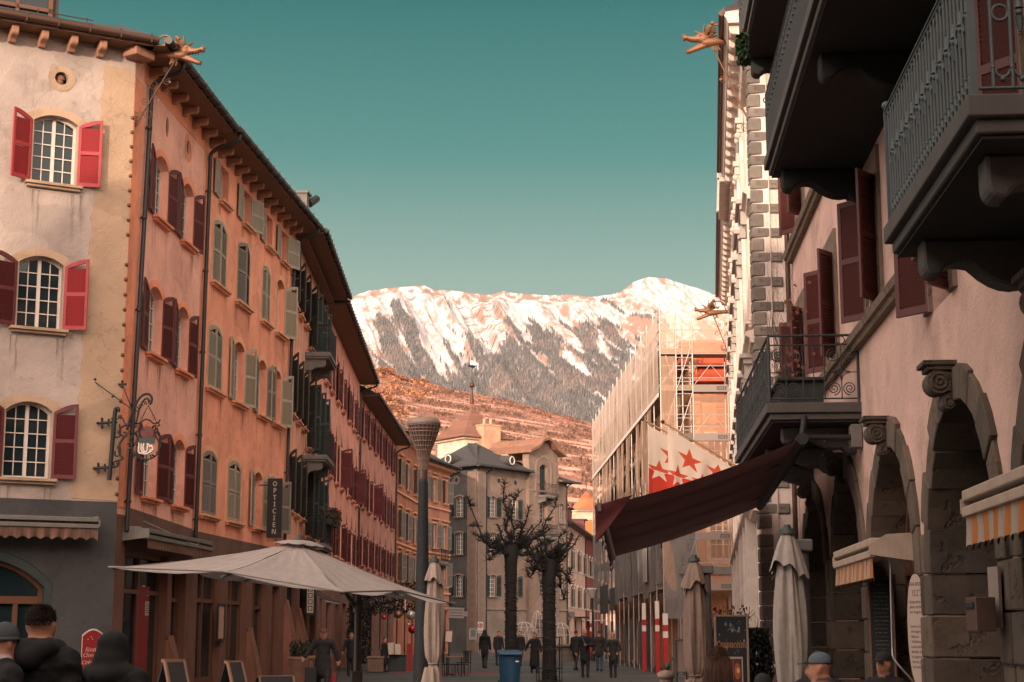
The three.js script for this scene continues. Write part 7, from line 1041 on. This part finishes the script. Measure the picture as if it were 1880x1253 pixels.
function person(o) {
  const k = (o.h ?? 1.75) / 1.78, t = thing('person', o.x, 0, -o.D, o.label, 'person', null, o.ry ?? 0); t.scale.set(k * (o.fat ?? 1), k, k * (o.fat ?? 1));
  const c = o.coat ?? [.018, .018, .02], tr = o.trs ?? [.02, .021, .025], sh = o.shoe ?? [.015, .014, .014], st = o.stride ?? 0, cp = [], B = (a, ra, b, rb, col, zs, rip) => cp.push([a[0], a[1], a[2], ra, b[0], b[1], b[2], rb, col, zs, rip]), rip = o.puffer ? .085 : .012;
  const hem = o.hem ?? .78, lean = o.lean ?? 0;
  for (const s of [-1, 1]) { // legs
    const f = s * st, kn = [s * .095, .50, f * .16 + Math.abs(f) * .05], an = [s * .09, .085, f * .34 - (f < 0 ? .06 : 0)]; B([s * .09, .92, 0], .092, kn, .065, tr); B(kn, .064, an, .046, tr); B(an, .045, [an[0] + s * .012, .04, an[2] + .15], .038, sh); B(an, .046, [an[0], .045, an[2] - .03], .04, sh);
  }
  B([0, .93, 0], .14, [0, 1.14, lean * .3], .15, c, 1.25, rip); B([0, 1.14, lean * .3], .15, [0, 1.36, lean], .165, c, 1.35, rip); for (const s of [-1, 1]) B([0, 1.38, lean], .12, [s * .165, 1.405, lean], .072, c, 1.1, rip);
  if (hem < .9) B([0, 1.0, 0], .16, [0, hem, 0], .175 + (.8 - hem) * .12, c, 1.2, rip || .01);
  B([0, 1.42, lean + .005], .065, [0, 1.52, lean + .012], .055, o.collar ?? SKIN); if (o.collar) B([0, 1.45, lean], .085, [0, 1.47, lean], .08, o.collar);
  const hd = [0, 1.64, lean + .03]; B([0, 1.60, hd[2] + .012], .064, [0, 1.68, hd[2] - .008], .078, SKIN, .82); B([0, 1.565, hd[2] + .03], .05, [0, 1.575, hd[2] + .045], .042, SKIN); B([0, 1.63, hd[2] + .09], .012, [0, 1.605, hd[2] + .104], .013, SKIN); for (const s of [-1, 1]) B([s * .078, 1.645, hd[2] - .012], .015, [s * .079, 1.612, hd[2] - .004], .011, SKIN);
  if (o.hood) { B([0, 1.50, lean - .11], .06, [0, 1.40, lean - .13], .06, c, 1); for (const s of [-1, 1]) { B([s * .115, 1.50, lean + .02], .05, [s * .09, 1.49, lean - .10], .055, c); B([s * .09, 1.49, lean - .10], .055, [0, 1.43, lean - .145], .06, c); } }
  if (o.hoodUp) { B([0, 1.60, hd[2] - .025], .098, [0, 1.69, hd[2] - .025], .092, c, .85); B([0, 1.47, lean - .03], .125, [0, 1.54, lean - .03], .105, c); for (const s of [-1, 1]) B([s * .12, 1.47, lean - .03], .055, [0, 1.43, lean - .13], .065, c); }
  const hands = [], A = o.arms ?? [[[-.05, -.27, .02], [-.02, -.25, .06]], [[.05, -.27, .02], [.02, -.25, .06]]];
  A.forEach(([e, w], i) => { const s = i ? 1 : -1, S0 = [s * .19, 1.40, lean], E = [S0[0] + e[0], S0[1] + e[1], S0[2] + e[2]], Wp = [E[0] + w[0], E[1] + w[1], E[2] + w[2]]; B(S0, .075, E, .058, c, 1, rip); B(E, .058, Wp, .044, c, 1, rip); hands.push(hand(V(...Wp), V(...w), s, o.glove ?? SKIN)); });
  const res = o.res ?? 76, g = marched(res, 1.0, .93, cp, [.62, .56], res > 100 ? .034 : .012);
  mesh('body', merge([g, ...hands]), vcM, t);
  const hc = o.hair, z0 = hd[2]; seed = Math.round(Math.abs(o.x) * 977) + 3;
  if (hc) mesh('hair', (() => { const q = new THREE.SphereGeometry(.090, 40, 28, 0, 6.283, 0, 1.72); const p = q.attributes.position; for (let i = 0; i < p.count; i++) { const x = p.getX(i), y = p.getY(i), z = p.getZ(i), cut = z > .03 && y < .045 ? .78 : 1, n = 1 + .07 * (fbm(x * 90 + 9, y * 90 + z * 70, 0, 3, 3) - .5), dn = z < 0 && y < .02 ? 1 : 1; const sc = res > 100 ? .93 : 1; p.setXYZ(i, x * n * cut * .93 * sc, y * n * 1.14 * sc, z * n * cut * 1.13 * sc); } q.computeVertexNormals(); const l = [q.translate(0, 1.685, z0 - .012)]; if (o.longHair) l.push(sheet(90, 20, (u, v) => { const a = Math.PI * (.78 + u * 1.44), r = .088 + .014 * Math.sin(v * 2.6) + .007 * Math.sin(u * 70 + v * 3) + .005 * Math.sin(u * 170 + v * 5); return V(Math.cos(a + Math.PI / 2 - Math.PI * .0) * 0 + Math.sin((u - .5) * 4.4) * r, 1.70 - v * (.34 + .03 * Math.sin(u * 47)), z0 - .01 - Math.cos((u - .5) * 4.4) * r); })); if (res > 100 && !o.hat) { const e = q => 1 + .1 * (R() - .5) * q, n = o.longHair ? 700 : 2600; for (let i = 0; i < n; i++) { const a = R() * 6.283, b = Math.acos(1 - R() * (o.longHair ? .9 : 1.32)), nx = Math.sin(b) * Math.cos(a), ny = Math.cos(b), nz = Math.sin(b) * Math.sin(a); if (nz > .35 && ny < .45 || ny < -.12 && nz > -.1) continue; const L = rr(.012, .026) * (ny < .1 ? .55 : 1), P0 = V(nx * .080, 1.685 + ny * .100, z0 - .012 + nz * .098), d = V(nx, ny - .55, nz - .25).add(V(rr(-.4, .4), rr(-.4, .4), rr(-.4, .4))).normalize(); l.push(bar(P0, P0.clone().addScaledVector(d, L), .0042, 3, .001)); } if (o.longHair) for (let i = 0; i < 420; i++) { const u = (R() - .5) * 4.3, r0 = .086 + R() * .012, r1 = .10 + R() * .022, y1 = rr(1.30, 1.40); l.push(tube([V(Math.sin(u) * r0, 1.70, z0 - .01 - Math.cos(u) * r0), V(Math.sin(u + rr(-.1, .1)) * r1, 1.55, z0 - .01 - Math.cos(u) * r1), V(Math.sin(u + rr(-.2, .2)) * (r1 - .005), y1, z0 - .01 - Math.cos(u) * r1)], .0035, 6, 3)); } } return merge(l.map(NI)); })(), std(hc, { roughness: .7, side: THREE.DoubleSide }), t);
  if (!o.back && !o.hoodUp) { mesh('eyes', merge([-1, 1].map(s => sph(.010, 6, 5, s * .03, 1.645, z0 + .082))), M.dark, t); mesh('mouth', box(.045, .008, .01, 0, 1.575, z0 + .084), std([.22, .07, .06]), t); }
  if (o.hat) { const hm = std(o.hat, { roughness: .9 }); if (o.hatKind === 'cap') mesh('cap', merge([at(new THREE.SphereGeometry(.098, 18, 10, 0, 6.283, 0, 1.6), 0, 1.69, z0 - .005), at(new THREE.CylinderGeometry(.088, .088, .014, 16, 1, false, -1.2, 2.4).scale(.9, 1, 1.15), 0, 1.69, z0 + .08, .16)]), hm, t); else mesh('beanie', merge([at(new THREE.SphereGeometry(.098, 30, 16, 0, 6.283, 0, 1.65).scale(.96, 1.14, 1.1), 0, 1.685, z0 - .008), at(new THREE.TorusGeometry(.092, .017, 6, 24), 0, 1.668, z0 - .006, Math.PI / 2)]), hm, t); }
  for (const e of o.extra ?? []) e(t); return t;
}
const pxX = (px, D) => (px - 940) / 3046 * D;
// far pedestrians
person({ x: pxX(594, 46), D: 46, ry: .15, h: 1.78, fat: 1.18, coat: [0.0136, 0.0136, 0.0130], hem: .62, hat: [.10, .055, .03], hatKind: 'cap', stride: .5, arms: [[[-.14, -.22, .05], [-.10, -.18, .10]], [[.10, -.25, -.03], [.05, -.24, .04]]], label: 'heavy man in a cap and dark coat carrying a bag towards the camera', extra: [] });
{ const D = 46, x = pxX(574, D), b = thing('shopping_bag', x, 0, -D + .2, 'dark shopping bag carried by the man in the cap', 'bag'); mesh('body', rbox(.32, .42, .14, .03, 0, .52, 0), M.dark, b); mesh('handle', tube([V(-.08, .72, 0), V(-.05, .92, 0), V(.05, .92, 0), V(.08, .72, 0)], .012, 14, 5), M.dark, b); const r = thing('shopping_bag', pxX(611, D), 0, -D - .15, 'red shopping bag swinging at the left hand of the man in the cap', 'bag'); mesh('body', rbox(.22, .42, .14, .02, 0, .36, 0), paint([.22, .02, .022]), r); mesh('handle', tube([V(-.06, .56, 0), V(-.03, .9, 0), V(.03, .9, 0), V(.06, .56, 0)], .01, 14, 5), M.red, r); }
person({ x: pxX(645, 64), D: 64, ry: .1, h: 1.68, coat: [0.0124, 0.0136, 0.0174], puffer: 1, hair: [.05, .03, .02], stride: .3, arms: [[[-.08, -.25, .02], [-.05, -.15, .18]], [[.08, -.25, .02], [.05, -.15, .18]]], label: 'walker in a dark padded jacket with two walking sticks behind the parasol mast' });
{ const D = 63.7; for (const [dx, n] of [[-.36, 'left'], [.36, 'right']]) { const s = thing('walking_stick', pxX(645, D) + dx, 0, -D, 'thin walking stick in the ' + n + ' hand of the padded jacket walker', 'walking stick'); mesh('shaft', bar(V(dx * .3, 0, .1), V(0, .95, 0), .012, 5), M.iron, s); mesh('grip', bar(V(-.005, .93, 0), V(.02, 1.05, 0), .02, 6), M.dark, s); } }
person({ x: pxX(890, 78), D: 78, ry: 2.9, h: 1.78, coat: [0.0074, 0.0074, 0.0081], hoodUp: 1, hem: .72, stride: .35, back: 1, label: 'person in a black hooded coat walking away left of the taller tree' });
person({ x: pxX(915, 84), D: 84, ry: .4, h: 1.72, coat: [0.0186, 0.0174, 0.0174], hair: [.03, .02, .015], label: 'person in a dark jacket half hidden left behind the taller tree trunk' });
person({ x: pxX(955, 82), D: 82, ry: -.5, h: 1.72, coat: [0.0099, 0.0099, 0.0112], hair: [.03, .02, .015], stride: .4, label: 'person in black half hidden right behind the taller tree trunk' });
person({ x: pxX(981, 69), D: 69, ry: .2, h: 1.66, coat: [0.0074, 0.0074, 0.0087], hem: .40, hair: [.06, .03, .02], stride: .25, arms: [[[-.16, -.22, .02], [-.08, -.20, .05]], [[.08, -.26, .02], [.02, -.22, .05]]], label: 'woman in a long black coat walking between the two trees' });
person({ x: pxX(1074, 62), D: 62, ry: -.05, h: 1.82, coat: [0.0087, 0.0093, 0.0112], hem: .70, trs: [.018, .02, .026], stride: .2, arms: [[[-.10, -.25, .02], [-.02, -.23, .08]], [[.07, -.24, .06], [-.20, .02, .16]]], label: 'bald man in a dark coat holding a green cord across his chest', extra: [t => mesh('strap', bar(V(-.1, 1.45, .16), V(.02, 1.15, .22), .02, 5), std([.06, .12, .10]), t)] });
person({ x: pxX(1057, 74), D: 74, ry: 2.6, h: 1.74, coat: [0.0112, 0.0112, 0.0124], hair: [.03, .02, .015], stride: .6, back: 1, label: 'person in dark clothes walking away behind the bald man' });
person({ x: pxX(1100, 72), D: 72, ry: 3.0, h: 1.74, coat: [0.0217, 0.0174, 0.0149], trs: [.035, .06, .09], hair: [.04, .025, .018], stride: .2, back: 1, label: 'person in blue jeans and brown jacket seen from behind' });
person({ x: pxX(1125, 62), D: 62, ry: -.12, h: 1.66, coat: [0.0198, 0.0186, 0.0161], hem: .74, trs: [.016, .016, .018], collar: [.11, .12, .05], hat: [.40, .16, .05], hatKind: 'beanie', stride: .15, arms: [[[-.10, -.24, .03], [.10, -.16, .14]], [[.10, -.24, .03], [-.08, -.16, .14]]], label: 'woman in an orange hat and olive scarf walking towards the camera' });
person({ x: pxX(706, 70), D: 70, ry: 1.2, h: 1.45, coat: [0.0087, 0.0087, 0.0099], hair: [.05, .03, .02], label: 'person in black crouching by the decorated shop display', hem: .5 });
// near figures at the lower edge
person({ x: pxX(72, 12.4), D: 12.4, ry: 3.02, h: 1.885, fat: 1.14, coat: [0.0043, 0.0050, 0.0062], puffer: 1, hood: 1, hem: .7, hair: [.028, .015, .010], back: 1, res: 150, label: 'man with short brown hair in a black padded jacket, seen from behind at left' });
person({ x: pxX(207, 12.6), D: 12.6, ry: 2.9, h: 1.70, fat: 1.2, coat: [0.0037, 0.0046, 0.0056], hoodUp: 1, hem: .6, back: 1, res: 130, label: 'person in a black hooded coat seen from behind in front of the red totem' });
person({ x: pxX(4, 12.2), D: 12.2, ry: 2.3, h: 1.755, coat: [0.0087, 0.0093, 0.0112], collar: [.42, .36, .33], hat: [.055, .065, .072], hatKind: 'beanie', back: 1, res: 120, label: 'person in a grey knitted hat and pale collar at the left edge' });
person({ x: pxX(1316, 12.5), D: 12.5, ry: 2.7, h: 1.58, coat: [0.0087, 0.0093, 0.0112], hair: [.075, .036, .02], longHair: 1, hood: 0, back: 1, res: 120, label: 'woman with long light brown hair in black in front of the menu board' });
person({ x: pxX(1510, 13.2), D: 13.2, ry: -1.9, h: 1.535, fat: 1.15, coat: [.17, .055, .028], collar: [.05, .045, .035], hat: [.075, .105, .125], hatKind: 'cap', res: 120, hair: [.02, .015, .012], label: 'person in a grey blue cap and rust jacket facing left under the arcade' });
person({ x: pxX(1500, 15.5), D: 15.5, ry: 2.9, h: 1.52, coat: [0.0074, 0.0074, 0.0087], hair: [.012, .012, .012], back: 1, label: 'dark haired person directly behind the one in the grey blue cap' });
person({ x: pxX(1434, 18.5), D: 18.5, ry: 1.4, h: 1.47, coat: [0.0527, 0.0099, 0.0112], hat: [.018, .02, .022], hatKind: 'beanie', label: 'person in a dark red jacket and black hat behind the pale parasol' });
person({ x: pxX(1398, 14.5), D: 14.5, ry: 2.8, h: 1.34, coat: [0.0136, 0.0161, 0.0174], hoodUp: 1, back: 1, label: 'person in a dark grey hood at the lower edge left of the pale parasol' });
person({ x: pxX(1622, 16.5), D: 16.5, ry: -.7, h: 1.50, coat: [0.0074, 0.0074, 0.0081], hat: [.012, .013, .015], hatKind: 'cap', label: 'person in black with a dark cap at the glazed arcade door' });
renderer.render(scene, camera);
